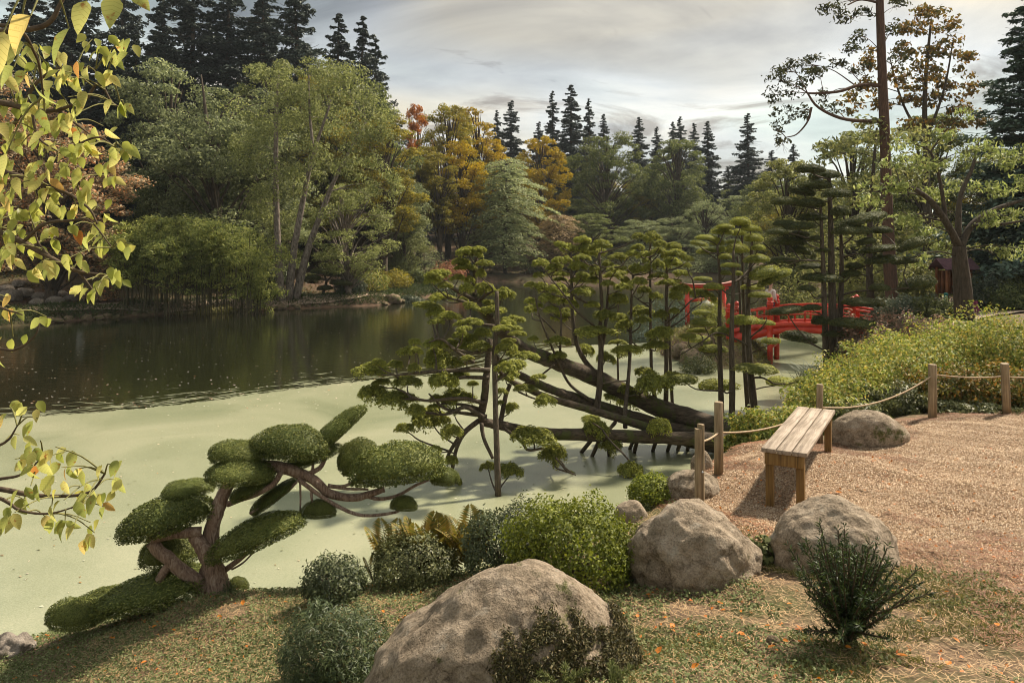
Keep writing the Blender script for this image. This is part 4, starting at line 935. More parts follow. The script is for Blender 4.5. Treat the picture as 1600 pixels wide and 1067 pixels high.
for pts, a, b in [([(748, 657, 14.3), (726, 676, 14.2), (713, 702, 14.1), (706, 739, 14.0)], .05, .03), ([(748, 657, 14.3), (722, 678, 14.4), (705, 702, 14.5), (698, 716, 14.5)], .05, .03), ([(752, 661, 14.2), (756, 685, 14.1), (770, 716, 13.9)], .04, .03),
                  ([(782, 660, 14.5), (790, 620, 14.8), (797, 600, 14.9)], .05, .04), ([(754, 652, 14.2), (728, 636, 14.0), (705, 645, 14.0), (690, 648, 14.0)], .05, .02), ([(752, 640, 14.3), (722, 632, 14.2), (690, 630, 14.0)], .04, .02),
                  ([(765, 578, 14.3), (720, 578, 14.1), (660, 582, 13.8), (618, 586, 13.7)], .05, .02), ([(764, 590, 14.3), (720, 590, 14.2), (690, 598, 14.0)], .04, .02), ([(757, 630, 14.2), (720, 622, 14.0), (670, 626, 13.8), (640, 620, 13.7)], .045, .02), ([(760, 650, 14.3), (700, 640, 14.0), (670, 615, 13.9)], .04, .015),
                  ([(741, 468, 15.0), (715, 455, 14.7), (700, 445, 14.6), (690, 435, 14.6)], .05, .02), ([(744, 472, 15.0), (758, 462, 14.9), (770, 455, 14.8)], .04, .02), ([(750, 482, 15.0), (720, 470, 14.6), (700, 466, 14.5)], .04, .015), ([(774, 510, 14.1), (745, 505, 14.0), (720, 498, 13.9)], .035, .015),
                  ([(772, 545, 14.0), (740, 551, 13.9), (705, 544, 13.8)], .035, .015), ([(740, 566, 14.2), (715, 550, 14.0), (690, 530, 13.9), (670, 535, 13.9)], .04, .015), ([(786, 668, 14.4), (815, 690, 14.1), (825, 703, 14.0), (850, 700, 14.0)], .035, .02), ([(868, 715, 14.0), (880, 728, 13.9), (893, 738, 13.8)], .018, .012),
                  ([(869, 715, 14.0), (885, 735, 13.9), (900, 742, 13.8)], .015, .012), ([(940, 670, 15.0), (955, 690, 14.8), (975, 710, 14.6), (987, 725, 14.5)], .02, .015), ([(818, 601, 15.2), (840, 590, 15.0), (866, 570, 14.8)], .03, .015), ([(810, 612, 15.0), (830, 621, 14.8), (848, 626, 14.7)], .02, .012)]:
    lying.stem(pts, a, b, bark_stem, 'limb', 12, 7)
for pts, a, b in [([(962, 600, 16.7), (925, 577, 16.6), (903, 543, 16.6), (895, 500, 16.6), (893, 440, 16.7), (892, 395, 16.7)], .1, .035), ([(931, 648, 16.2), (937, 600, 16.2), (939, 545, 16.3), (937, 519, 16.3), (940, 481, 16.4), (938, 434, 16.4), (936, 396, 16.4)], .11, .035),
                  ([(939, 548, 16.3), (945, 519, 16.4), (949, 472, 16.5), (951, 442, 16.5)], .07, .035), ([(977, 668, 15.6), (977, 640, 15.9), (982, 590, 16.4), (985, 540, 16.6), (986, 481, 16.7), (989, 430, 16.7)], .075, .035), ([(1025, 632, 17.0), (1019, 594, 17.0), (1017, 544, 17.0), (1016, 444, 17.0), (1016, 378, 17.0)], .075, .03),
                  ([(1040, 640, 17.0), (1041, 594, 17.0), (1041, 537, 17.0), (1041, 481, 17.0), (1042, 425, 17.1), (1039, 392, 17.1)], .085, .035), ([(1051, 640, 17.3), (1047, 560, 17.3), (1045, 480, 17.3)], .06, .04), ([(875, 575, 16.0), (875, 550, 16.0), (877, 500, 16.0), (874, 480, 16.0)], .05, .025), ([(966, 598, 17.6), (965, 540, 17.6), (966, 470, 17.6)], .04, .02),
                  ([(925, 627, 16.2), (890, 600, 16.0), (870, 560, 15.8), (845, 500, 15.6), (836, 462, 15.5)], .055, .02), ([(936, 515, 16.3), (905, 490, 16.0), (885, 465, 15.9), (865, 440, 15.9), (845, 415, 15.9)], .04, .015), ([(938, 482, 16.4), (910, 470, 16.2), (888, 456, 16.1)], .035, .015), ([(868, 520, 15.9), (850, 500, 15.7), (835, 490, 15.6)], .03, .015),
                  ([(1041, 505, 17.0), (1060, 490, 16.7), (1080, 470, 16.5), (1095, 462, 16.5)], .035, .02), ([(1041, 515, 17.0), (1065, 500, 16.8), (1085, 480, 16.7)], .03, .015), ([(1016, 480, 17.0), (1000, 470, 16.8), (990, 462, 16.7)], .03, .015), ([(1038, 632, 17.0), (1042, 605, 16.7), (1043, 590, 16.5)], .035, .025), ([(981, 595, 16.4), (960, 596, 16.2), (940, 600, 16.1)], .03, .015), ([(1016, 545, 17), (995, 540, 16.8), (985, 530, 16.7)], .03, .015)]:
    lying.stem(pts, a * .66, b * .7, bark_stem, 'stem')
# short props in the water under the lowest trunk
for a, b in [((928, 682), (908, 706)), ((938, 684), (925, 712)), ((950, 686), (952, 712)), ((992, 684), (984, 700)), ((996, 686), (991, 706)), ((1026, 684), (1020, 704)), ((1049, 686), (1043, 704)), ((1064, 688), (1059, 702)), ((1078, 688), (1074, 702)), ((961, 660), (950, 672))]:
    d1 = HC * F / (b[1] - HZ) - .05
    lying.stem([(a[0], a[1], 15.5), (b[0], b[1] + 1, d1)], .045, .04, bark_stem, 'prop', 4, 6)
for px_, py_, w, h, ti in Z1 + Z2 + Z3:
    d = 14.2 + rnd.uniform(-.7, .6) + (.5 if py_ < 480 else 0)
    c = put_pad(lying.t, lying.o, PAD_S, .44, .36, .2, px_, py_, w, h, ti, d); lying.join(c)
for px_, py_, w, h, ti in Z6 + Z4 + Z5:
    d = 16.5 + rnd.uniform(-.8, .7) - (1.4 if py_ > 640 else 0)
    c = put_pad(lying.t, lying.o, PAD_S, .44, .36, .2, px_, py_, w, h, ti, d); lying.join(c)

ZC = zl(1040, 330, 5.335, [(630,90,160,90),(500,130,150,50),(475,170,170,70),(605,180,110,70),(705,145,150,65),(725,225,145,85),(340,220,160,50),(435,260,110,80),(275,270,130,55,-.15),(350,335,180,60),(590,315,180,100),(470,320,70,60),(770,305,110,60),(500,380,100,60),(545,450,150,45),(560,260,120,40),(760,400,200,80,.1),(495,515,95,50),(605,520,70,50),(825,515,240,120,.2),(910,550,270,90,.45),(310,565,140,45),(400,630,150,70),(715,635,180,60),(790,700,170,60),(310,845,160,50),(320,930,200,80),(270,995,160,50),(640,910,250,90),(840,930,140,50)])
ZC += zl(1040, 500, 5.335, [(745,405,360,75),(880,175,150,60),(430,545,310,110),(960,515,240,90),(1180,510,190,80),(400,240,220,70),(460,95,180,80),(250,155,200,60),(190,135,130,50),(120,490,270,90)])
ctree = CloudTree('cloud_pruned_tree', 'slim group of straight stems with domed clipped pads beside the lying trunks', (P(1150, 690, 17.2)[0], 17.2, gz(P(1150, 690, 17.2)[0], 17.2)))
for pts, a, b in [([(1128, 682, 17.1), (1126, 600, 17.1), (1124, 508, 17.1), (1125, 442, 17.1), (1121, 385, 17.1)], .1, .035), ([(1143, 690, 16.7), (1144, 594, 16.7), (1143, 519, 16.7), (1146, 442, 16.7), (1146, 392, 16.7)], .11, .035), ([(1183, 680, 17.2), (1173, 584, 17.2), (1169, 519, 17.2), (1169, 452, 17.2), (1174, 405, 17.2), (1175, 372, 17.2)], .13, .035),
                  ([(1172, 680, 17.6), (1165, 594, 17.6), (1162, 540, 17.6), (1162, 489, 17.6), (1160, 405, 17.6), (1159, 355, 17.6)], .085, .03), ([(1158, 520, 17.8), (1156, 470, 17.8), (1152, 400, 17.8)], .05, .03), ([(1148, 441, 16.7), (1160, 432, 16.9), (1171, 420, 17.1)], .035, .025),
                  ([(1125, 450, 17.1), (1140, 460, 17.0), (1160, 458, 17.2)], .025, .02), ([(1169, 540, 17.2), (1150, 530, 16.9), (1120, 520, 16.7), (1095, 535, 16.6), (1060, 556, 16.6)], .035, .015), ([(1169, 530, 17.2), (1190, 512, 16.9), (1198, 500, 16.8)], .03, .015), ([(1176, 590, 17.2), (1190, 590, 16.8), (1200, 594, 16.7), (1215, 600, 16.7), (1255, 596, 16.9)], .035, .015), ([(1144, 610, 16.7), (1135, 614, 16.5), (1125, 606, 16.4)], .03, .02)]:
    ctree.stem(pts, a * .7, b * .75, bark_stem, 'stem')
for px_, py_, w, h, ti in ZC:
    d = 17.0 + rnd.uniform(-.6, .5)
    c = put_pad(ctree.t, ctree.o, PAD_C, .5, .42, .25, px_, py_, w, h, ti, d, hmul=.85); ctree.join(c)

ZD = zl(1190, 250, 5.927, [(450,85,255,85),(585,140,260,90),(490,235,270,100),(370,290,230,75,-.2),(700,310,255,95),(455,400,230,95),(220,385,240,85),(730,475,180,110),(475,530,260,85),(960,540,370,90,.3),(205,585,190,60),(350,615,290,80),(150,665,190,70),(290,680,260,60),(850,655,320,95),(1110,650,190,75),(390,720,130,50),(500,725,100,50),(245,755,300,80),(975,755,160,70,.2),(370,840,180,70,-.2),(1090,825,330,75,.12),(570,835,130,45),(1410,775,260,100,.35),(195,930,270,65),(1140,925,310,85,.1),(1330,935,220,70,.1),(465,985,240,60),(860,980,150,60),(830,1045,150,50)])
ZD += zl(1190, 400, 4.85, [(460,165,280,75),(345,245,130,50),(500,300,140,35),(680,135,130,60),(895,240,140,60),(770,350,290,70),(190,410,260,60,.2),(375,390,140,45,.1),(450,490,130,80),(700,510,310,75),(930,530,150,50),(565,590,180,50),(285,615,250,95,-.1),(1180,210,260,110,.3),(560,895,90,50)])
DX = P(1300, 590, 21.5)
dtree = CloudTree('cloud_pruned_tree', 'large dark cloud-pruned tree of long flat tiers on three trunks by the bridge', (DX[0], 21.5, gz(DX[0], 21.5)))
for pts, a, b in [([(1292, 600, 21.3), (1289, 520, 21.3), (1287, 441, 21.3), (1284, 368, 21.3), (1282, 318, 21.3)], .17, .05), ([(1300, 604, 21.5), (1301, 503, 21.5), (1299, 421, 21.5), (1298, 351, 21.5), (1296, 301, 21.5), (1296, 275, 21.5)], .23, .05), ([(1308, 600, 21.7), (1313, 482, 21.7), (1315, 421, 21.7), (1314, 365, 21.7)], .18, .06),
                  ([(1314, 430, 21.7), (1340, 420, 21.4), (1380, 406, 21.2), (1400, 398, 21.2)], .05, .025), ([(1315, 461, 21.7), (1340, 455, 21.4), (1380, 453, 21.2), (1420, 450, 21.0)], .055, .025), ([(1315, 402, 21.7), (1345, 396, 21.4), (1385, 392, 21.2), (1425, 380, 21.1)], .05, .02), ([(1314, 385, 21.7), (1330, 372, 21.5), (1350, 345, 21.3)], .045, .02),
                  ([(1289, 548, 21.3), (1275, 540, 21.0), (1260, 530, 20.9)], .035, .02), ([(1303, 540, 21.5), (1320, 552, 21.2), (1345, 566, 21.0)], .03, .02), ([(1284, 380, 21.3), (1255, 370, 21.0), (1225, 362, 20.9)], .04, .02), ([(1287, 408, 21.3), (1250, 407, 21.0), (1225, 408, 20.9)], .035, .02), ([(1313, 480, 21.7), (1340, 478, 21.4), (1360, 474, 21.2)], .035, .02)]:
    dtree.stem(pts, a * .58, b * .7, bark_stem, 'stem', wob=.04)
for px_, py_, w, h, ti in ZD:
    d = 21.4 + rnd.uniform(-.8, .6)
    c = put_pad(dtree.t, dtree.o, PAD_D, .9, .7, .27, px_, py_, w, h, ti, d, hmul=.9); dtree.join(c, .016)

# the old yew trained over the water
YD = 7.75
yf = on_ground(330, 928)
yew = CloudTree('trained_yew_tree', 'old twisted yew with big rounded clipped pads leaning out over the duckweed', yf)
def yz(x0, y0, s, pts, d):
    return [(x0 + a / s, y0 + b / s, d + (c[0] if c else 0)) for a, b, *c in pts]
A = (60, 780, 4.706); B = (180, 620, 2.857)
yew.stem(yz(*A, [(1330, 740), (1320, 640), (1290, 500), (1220, 370), (1155, 280), (1150, 250, .05)], YD), .125, .05, bark_yew, 'trunk', 26, 14, .1)
yew.stem(yz(*A, [(1230, 740, .1), (1210, 640, .1), (1250, 520, .1), (1290, 400, .1), (1270, 240, .1), (1310, 110, .1), (1345, 0, .12)], YD) + yz(*B, [(500, 400, .15), (540, 330, .15), (640, 300, .15)], YD), .085, .06, bark_yew, 'trunk', 28, 14, .1)
yew.stem(yz(*A, [(1200, 235), (1080, 245, -.05), (960, 255, -.08), (860, 280, -.08), (835, 315, -.08), (890, 380, -.08), (975, 450, -.06), (1060, 530, -.03), (1170, 600), (1240, 680)], YD), .05, .07, bark_yew, 'trunk', 30, 12, .1)
yew.stem(yz(*A, [(975, 470, -.06), (910, 550, -.05), (870, 650, -.04), (880, 710, -.04), (940, 760, -.03)], YD), .045, .03, bark_yew, 'limb', 14, 10, .08)
yew.stem(yz(*B, [(600, 320, .15), (720, 312, .2), (830, 342, .25), (900, 382, .25), (960, 432, .3), (1060, 450, .3), (1140, 432, .3), (1200, 412, .3)], YD), .065, .03, bark_yew, 'limb', 26, 10, .08)
for pts, a, b in [([(815, 365, .2), (900, 430, .2), (980, 480, .2), (1060, 518, .15), (1130, 530, .15), (1250, 515, .15), (1290, 490, .15)], .025, .012), ([(825, 350, .2), (827, 450, .2), (825, 530, .2)], .012, .008), ([(875, 420, .2), (878, 460, .2), (890, 505, .2)], .016, .01), ([(500, 480, .1), (560, 455, .1), (640, 428, .05), (710, 385, .1), (740, 335, .15)], .03, .03), ([(860, 345, .25), (915, 315, .3), (940, 265, .35), (960, 230, .35)], .028, .02), ([(880, 335, .25), (885, 290, .3)], .018, .012),
                  ([(480, 780, .05), (560, 720, .05), (620, 670, .05), (660, 640, .05)], .03, .014), ([(950, 395, .3), (1010, 400, .3), (1060, 380, .3), (1080, 350, .35)], .02, .012), ([(1130, 445, .3), (1180, 455, .3), (1260, 440, .3), (1340, 395, .3), (1400, 370, .3)], .022, .012), ([(960, 400, .3), (1040, 410, .3), (1130, 412, .3)], .018, .012), ([(600, 520, .1), (680, 480, .15), (760, 430, .2), (810, 380, .2)], .016, .012), ([(520, 770, .0), (570, 740, 0), (620, 690, 0)], .01, .008)]:
    yew.stem(yz(*B, pts, YD), a, b, bark_yew, 'limb', 14, 8)
ZY = zl(*B, [(545,250,262,92),(555,338,308,102),(785,212,360,140),(985,160,335,85,.7),(880,265,270,62,.3),(1085,265,195,125,.6),(1265,305,430,165,.1),(1470,360,130,70),(320,412,220,70,.1),(232,538,420,145,.26),(640,612,405,115,.33),(610,412,225,58,.38),(705,445,260,52,.58),(240,690,270,115,0),(910,505,145,75),(1290,478,125,60),(545,840,100,60)])
ZYd = [.15, .0, .25, .5, .45, .5, .3, .5, .25, .05, .0, .2, .3, .25, .2, .15, .25]
for (px_, py_, w, h, ti), dd in zip(ZY, ZYd):
    c = put_pad(yew.t, yew.o, PAD_Y, .95, .8, .45, px_, py_, w, h, ti, YD + dd, wmul=1.0, hmul=1.08)
for px_, py_, w, h, ti, dd in [(240, 922, 170, 42, .26, .1), (118, 960, 84, 42, .0, -.05), (290, 903, 90, 36, .1, .25), (165, 940, 84, 36, .15, .15)]:
    put_pad(yew.t, yew.o, PAD_Y, .95, .8, .45, px_, py_, w, h, ti, YD + dd, wmul=1.02, hmul=1.05)
# ------------------------------------------------------------------ built things
def wood_mat(name, c0, c1, c2, axis=0, scale=4.0, bump=.35):
    m, N, L, out = newmat(name)
    tcn = N('ShaderNodeTexCoord'); mp = N('ShaderNodeMapping')
    st = [9.0, 9.0, 9.0]; st[axis] = .5; mp.inputs['Scale'].default_value = st; L(tcn.outputs['Object'], mp.inputs[0])
    no = N('ShaderNodeTexNoise'); no.inputs['Scale'].default_value = scale; no.inputs['Detail'].default_value = 7; no.inputs['Roughness'].default_value = .6; no.inputs['Distortion'].default_value = .7; L(mp.outputs[0], no.inputs['Vector'])
    r = ramp(N, L, no.outputs['Fac'], [(.3, c0), (.5, c1), (.7, c2)])
    nb = N('ShaderNodeTexNoise'); nb.inputs['Scale'].default_value = 2.2; nb.inputs['Detail'].default_value = 4; L(tcn.outputs['Object'], nb.inputs['Vector'])
    rb = ramp(N, L, nb.outputs['Fac'], [(.35, (.72, .7, .66)), (.6, (1.05, 1.05, 1.05))])
    mm = N('ShaderNodeMixRGB', blend_type='MULTIPLY'); mm.inputs[0].default_value = 1; L(r.outputs[0], mm.inputs[1]); L(rb.outputs[0], mm.inputs[2])
    pb = N('ShaderNodeBsdfPrincipled'); L(mm.outputs[0], pb.inputs['Base Color']); pb.inputs['Roughness'].default_value = .75; pb.inputs['Specular IOR Level'].default_value = .3
    bp = N('ShaderNodeBump'); bp.inputs['Strength'].default_value = bump; bp.inputs['Distance'].default_value = .01; L(no.outputs['Fac'], bp.inputs['Height']); L(bp.outputs[0], pb.inputs['Normal'])
    L(pb.outputs[0], out.inputs['Surface'])
    return m
w_seat = wood_mat('wood_seat', (.16, .12, .09), (.33, .26, .195), (.46, .38, .3), axis=1)
w_leg = wood_mat('wood_leg', (.1, .055, .018), (.2, .115, .036), (.28, .17, .06), axis=2)
w_post = wood_mat('wood_post', (.14, .1, .06), (.3, .22, .13), (.44, .34, .22), axis=2)
w_dark = wood_mat('wood_end_grain', (.05, .04, .03), (.1, .08, .06), (.16, .12, .08), axis=2)
m_rope = noise_mat('rope', [(.35, (.32, .22, .13)), (.65, (.55, .42, .28))], scale=60, bump=.5, dist=.005)

# bench: corners on the photo taken at seat height, so its real size follows
SZ = 2.36
c_nl, c_nr = G(1181, 702, SZ), G(1246, 703, SZ); c_fl, c_fr = G(1258, 638, SZ), G(1311, 639, SZ)
ax = ((c_fl + c_fr) - (c_nl + c_nr)) / 2; blen = np.linalg.norm(ax[:2]); yaw = math.atan2(-ax[0], ax[1]); mid = (c_nl + c_nr + c_fl + c_fr) / 4
yaw += .06
bench = thing('bench', 'plain wooden bench of three planks standing on the gravel', 'bench', (mid[0], mid[1], 1.8))
bench.rotation_euler = (0, 0, yaw)
top = SZ - 1.8
for k in (-1, 0, 1):
    g = Geo(); box(g, (0, 0, 0), (.135, blen, .042)); o = bevel(g.build('plank', w_seat, bench), .005); o.location = (k * .148, rnd.uniform(-.006, .006), top - .021)
def leg(x, y, zb):
    g = Geo(); hgt = top - .044 - zb; box(g, (0, 0, 0), (.075, .075, hgt)); o = bevel(g.build('leg', w_leg, bench), .004); o.location = (x, y, zb + hgt / 2)
def gl(x, y):
    w = Matrix.Rotation(yaw, 3, 'Z') @ Vector((x, y, 0)); return gz(mid[0] + w.x, mid[1] + w.y) - 1.8 - .02
for y in (-blen / 2 + .09, blen / 2 - .09):
    for x in (-.145, .145):
        leg(x, y, gl(x, y))
for y in (-blen / 2 + .032, blen / 2 - .032):
    g = Geo(); box(g, (0, 0, 0), (.37, .034, .115)); o = bevel(g.build('apron', w_leg, bench), .004); o.location = (0, y, top - .044 - .0585)
g = Geo(); box(g, (0, 0, 0), (.06, blen - .3, .08)); g.build('stretcher', w_leg, bench).location = (0, 0, top - .09)

# fence posts and rope
def post(px, ybase, ytop, w, label, name='fence_post', tilt=0.0, split=False, zb=None):
    b = on_ground(px, ybase)
    k = b[1] / F; h = (ybase - ytop) * k; r = w * k / 2
    t = thing(name, label, 'post', tuple(b - [0, 0, .1]))
    t.rotation_euler = (0, tilt, rnd.uniform(0, 1))
    if split:
        for s in (-1, 1):
            g = Geo(); n = 9; th = np.linspace(-math.pi / 2, math.pi / 2, n)
            prof = np.c_[np.cos(th) * r * .95 * s + s * .006, np.sin(th) * r * .9]
            V = np.concatenate([np.c_[prof, np.full(n, 0)], np.c_[prof * .97, np.full(n, h + .1 + .02 * s)]]); i = np.arange(n); j = (i + 1) % n
            g.add(V, np.stack([i, j, j + n, i + n], -1)); c = len(V)
            g.add(np.concatenate([V[n:], V[n:].mean(0)[None]]), T=np.stack([i, j, np.full(n, n)], -1))
            g.build('half_log', w_post, t)
        g = Geo().add(*tube([(0, -r * 1.05, h * .55), (0, r * 1.05, h * .55)], .012, 8)); g.build('bolt', m_steel, t)
    else:
        p = np.array([(0, 0, 0), (rnd.uniform(-.01, .01), 0, (h + .1) * .5), (0, 0, h + .09), (0, 0, h + .1)])
        g = Geo().add(*tube(p, [r * 1.02, r, r * .98, r * .9], 14, wob=.02)); g.build('shaft', w_post, t, True)
        g = Geo(); th = np.linspace(0, 2 * np.pi, 14, endpoint=False); V = np.c_[np.cos(th) * r * .9, np.sin(th) * r * .9, np.full(14, h + .103)]
        g.add(np.concatenate([V, [[0, 0, h + .106]]]), T=np.stack([np.arange(14), (np.arange(14) + 1) % 14, np.full(14, 14)], -1)); g.build('cut_top', w_post, t)
    return b, h
m_steel, N_, L_, out_ = newmat('galvanised_steel')
pb_ = N_('ShaderNodeBsdfPrincipled'); pb_.inputs['Base Color'].default_value = (.45, .45, .45, 1); pb_.inputs['Metallic'].default_value = .9; pb_.inputs['Roughness'].default_value = .45; L_(pb_.outputs[0], out_.inputs['Surface'])
pA, hA = post(1093, 788, 667, 15, 'thin split log post standing beside the thicker round post', split=True)
pB, hB = post(1123, 745, 633, 14, 'thick round post beside the thin split log post')
pC, hC = post(1281, 694, 601, 10, 'round rope post standing behind the bench')
pD, hD = post(1457, 655, 571, 13, 'round rope post in front of the yellow-leaved bushes')
pE, hE = post(1574, 648, 568, 12, 'leaning weathered rope post among the orange-tinged leaves', tilt=-.14)
pF, hF = post(1690, 640, 556, 12, 'rope post beyond the leaning post')
def rope(a, b, sag, label):
    n = 22; t = np.linspace(0, 1, n)[:, None]; p = np.asarray(a) * (1 - t) + np.asarray(b) * t; p[:, 2] -= sag * 4 * (t * (1 - t))[:, 0]
    tag(Geo().add(*tube(p, .011, 7)).build('rope', m_rope, None, True), label, 'rope')
tip = lambda b, f, h: b + np.array([0, 0, h * f])
lean = tip(pE, .72, hE) + np.array([-.06, 0, 0])
rope(tip(pA, .8, hA), tip(pB, .58, hB), .02, 'short taut rope between the split post and the thick round post')
rope(tip(pB, .58, hB), tip(pC, .62, hC), .1, 'slack rope from the thick round post to the post behind the bench')
rope(tip(pC, .62, hC), tip(pD, .8, hD), .16, 'rope sagging in front of the yellow-leaved bushes')
rope(tip(pD, .82, hD), lean, .03, 'rope running to the leaning weathered post')
rope(lean, tip(pF, .75, hF), .06, 'rope running on beyond the leaning post')

# red bridge
m_red = noise_mat('red_lacquer', [(.28, (.26, .03, .02)), (.45, (.52, .04, .02)), (.62, (.62, .065, .03)), (.8, (.66, .13, .08))], scale=3.5, detail=9, bump=.15, rough=.45, spec=.4)
m_deck = wood_mat('bridge_deck', (.12, .06, .04), (.22, .1, .06), (.3, .15, .1), axis=1)
m_litcap = noise_mat('torii_cap_lit', [(.3, (.4, .16, .12)), (.7, (.6, .3, .24))], scale=6, bump=.1, rough=.5)  # paler red: light along the gate's top edge is painted into this colour
BO = np.array([9.34, 27.8, 0.0]); ba = np.array([.866, -.5, 0]); bs = np.array([.5, .866, 0])
bridge = thing('red_bridge', 'small arched red footbridge with post finials over the duckweed channel', 'bridge', tuple(BO))
def BP(t, s, z):
    return ba * t + bs * s + np.array([0, 0, z])
rail_z = lambda t: 2.13 - .045 * (t - 1.7) ** 2
def strip(t0, t1, s, zoff0, zoff1, th, n=26, name='beam', mat=None):
    """a curved board standing on edge along the bridge"""
    ts = np.linspace(t0, t1, n); g = Geo(); V = []
    for t in ts:
        for ss in (s - th / 2, s + th / 2):
            for zo in (zoff0, zoff1):
                V.append(BP(t, ss, rail_z(t) + (zo(t) if callable(zo) else zo)))
    i = np.arange(n - 1) * 4
    Q = np.concatenate([np.stack([i, i + 1, i + 5, i + 4], -1), np.stack([i + 2, i + 6, i + 7, i + 3], -1), np.stack([i + 1, i + 3, i + 7, i + 5], -1), np.stack([i, i + 4, i + 6, i + 2], -1)])
    e = (n - 1) * 4
    Q = np.concatenate([Q, [[0, 2, 3, 1], [e, e + 1, e + 3, e + 2]]])
    g.add(V, Q); return g.build(name, mat or m_red, bridge)
T0, T1 = -1.62, 3.3
PT = [-1.48, 0.0, 2.75]
for s in (0.0, 1.2):
    strip(T0, T1, s, -.04, .03, .08, name='top_rail'); strip(T0, T1, s, -.30, -.25, .05, name='middle_rail')
    strip(T0, T1, s, -.70, -.54, .14, name='side_beam'); strip(T0 + .3, T1 - .2, s + .0, lambda t: -.93 - .05 * (t - 1.0) ** 2, -.703, .08, name='arch_beam')
    for t in np.arange(-1.0, 3.2, .55):
        if min(abs(t - q) for q in PT) > .2:
            g = Geo(); c = BP(t, s, rail_z(t) - .29); box(g, c, (.06, .05, .5), rot=np.array([ba, bs, [0, 0, 1]]).T); g.build('baluster', m_red, bridge)
    for t in PT:
        zb = rail_z(t) - .9; zt = rail_z(t)
        prof = [(.11, zb), (.11, zt + .12), (.125, zt + .125), (.125, zt + .16), (.1, zt + .165), (.1, zt + .2), (.12, zt + .205), (.12, zt + .235), (.085, zt + .24), (.07, zt + .28), (.095, zt + .32), (.1, zt + .36), (.075, zt + .405), (.03, zt + .43), (.004, zt + .455)]
        n = 12; th = np.linspace(0, 2 * np.pi, n, endpoint=False); c = BP(t, s, 0)
        V = np.concatenate([np.c_[np.cos(th) * r + c[0], np.sin(th) * r + c[1], np.full(n, z)] for r, z in prof])
        i = np.arange(len(prof) - 1)[:, None] * n; j = np.arange(n)[None]
        Geo().add(V, np.stack([i + j, i + (j + 1) % n, i + n + (j + 1) % n, i + n + j], -1).reshape(-1, 4)).build('post', m_red, bridge, True)
    for t in (0.0, 2.75):
        g = Geo().add(*tube([BP(t, s, -1.0), BP(t, s, .5), BP(t, s, rail_z(t) - .7)], .1, 10)); g.build('pier', m_red, bridge, True)
for t in (0.0, 2.75):
    g = Geo(); box(g, BP(t, .6, .62), (.12, 1.08, .14), rot=np.array([ba, bs, [0, 0, 1]]).T); g.build('pier_brace', m_red, bridge)
for i, t in enumerate(np.arange(T0 + .1, T1, .17)):
    g = Geo(); box(g, BP(t, .6, rail_z(t) - .68), (.155, 1.05, .04), rot=np.array([ba, bs, [0, 0, 1]]).T); g.build('deck_board', m_deck, bridge)

# torii
tl = G(1074, 522, .35); tr_ = P(1131, 516, tl[1] + .5)
torii = thing('torii_gate', 'slender red torii gate on the islet beside the bridge', 'gate', (tl[0], tl[1], gz(tl[0], tl[1])))
TO = np.array(torii.location)
for b in (tl, tr_):
    ztop = P(0, 451, b[1])[2]
    z0 = gz(b[0], b[1]) - .2
    Geo().add(*tube([(b[0] - TO[0], b[1] - TO[1], z0 - TO[2]), (b[0] - TO[0], b[1] - TO[1], ztop - TO[2])], [.11, .095], 12)).build('column', m_red, torii, True)
dv = (tr_ - tl)[:2]; L_t = np.linalg.norm(dv); dv = dv / L_t; nv_ = np.array([-dv[1], dv[0]])
def torii_beam(name, ext, zc, hh, th, curve, mat):
    n = 21; V = []
    for u in np.linspace(-ext, L_t + ext, n):
        q = (u - L_t / 2) / (L_t / 2 + ext); c = tl[:2] + dv * u - TO[:2]
        for s in (-th / 2, th / 2):
            for z in (zc - hh / 2, zc + hh / 2):
                V.append((*(c + nv_ * s), z + curve * q ** 4 - TO[2]))
    i = np.arange(n - 1) * 4; e = (n - 1) * 4
    Q = np.concatenate([np.stack([i, i + 1, i + 5, i + 4], -1), np.stack([i + 2, i + 6, i + 7, i + 3], -1), np.stack([i + 1, i + 3, i + 7, i + 5], -1), np.stack([i, i + 4, i + 6, i + 2], -1), [[0, 2, 3, 1], [e, e + 1, e + 3, e + 2]]])
    Geo().add(V, Q).build(name, mat, torii)
zt_ = P(0, 448, tl[1])[2]
torii_beam('lintel', .36, zt_, .15, .2, .1, m_red); torii_beam('lintel_cap', .4, zt_ + .098, .04, .26, .1, m_litcap); torii_beam('under_lintel', .2, zt_ - .13, .1, .14, .03, m_red)
torii_beam('tie_beam', .12, P(0, 469, tl[1])[2], .15, .1, 0, m_red)

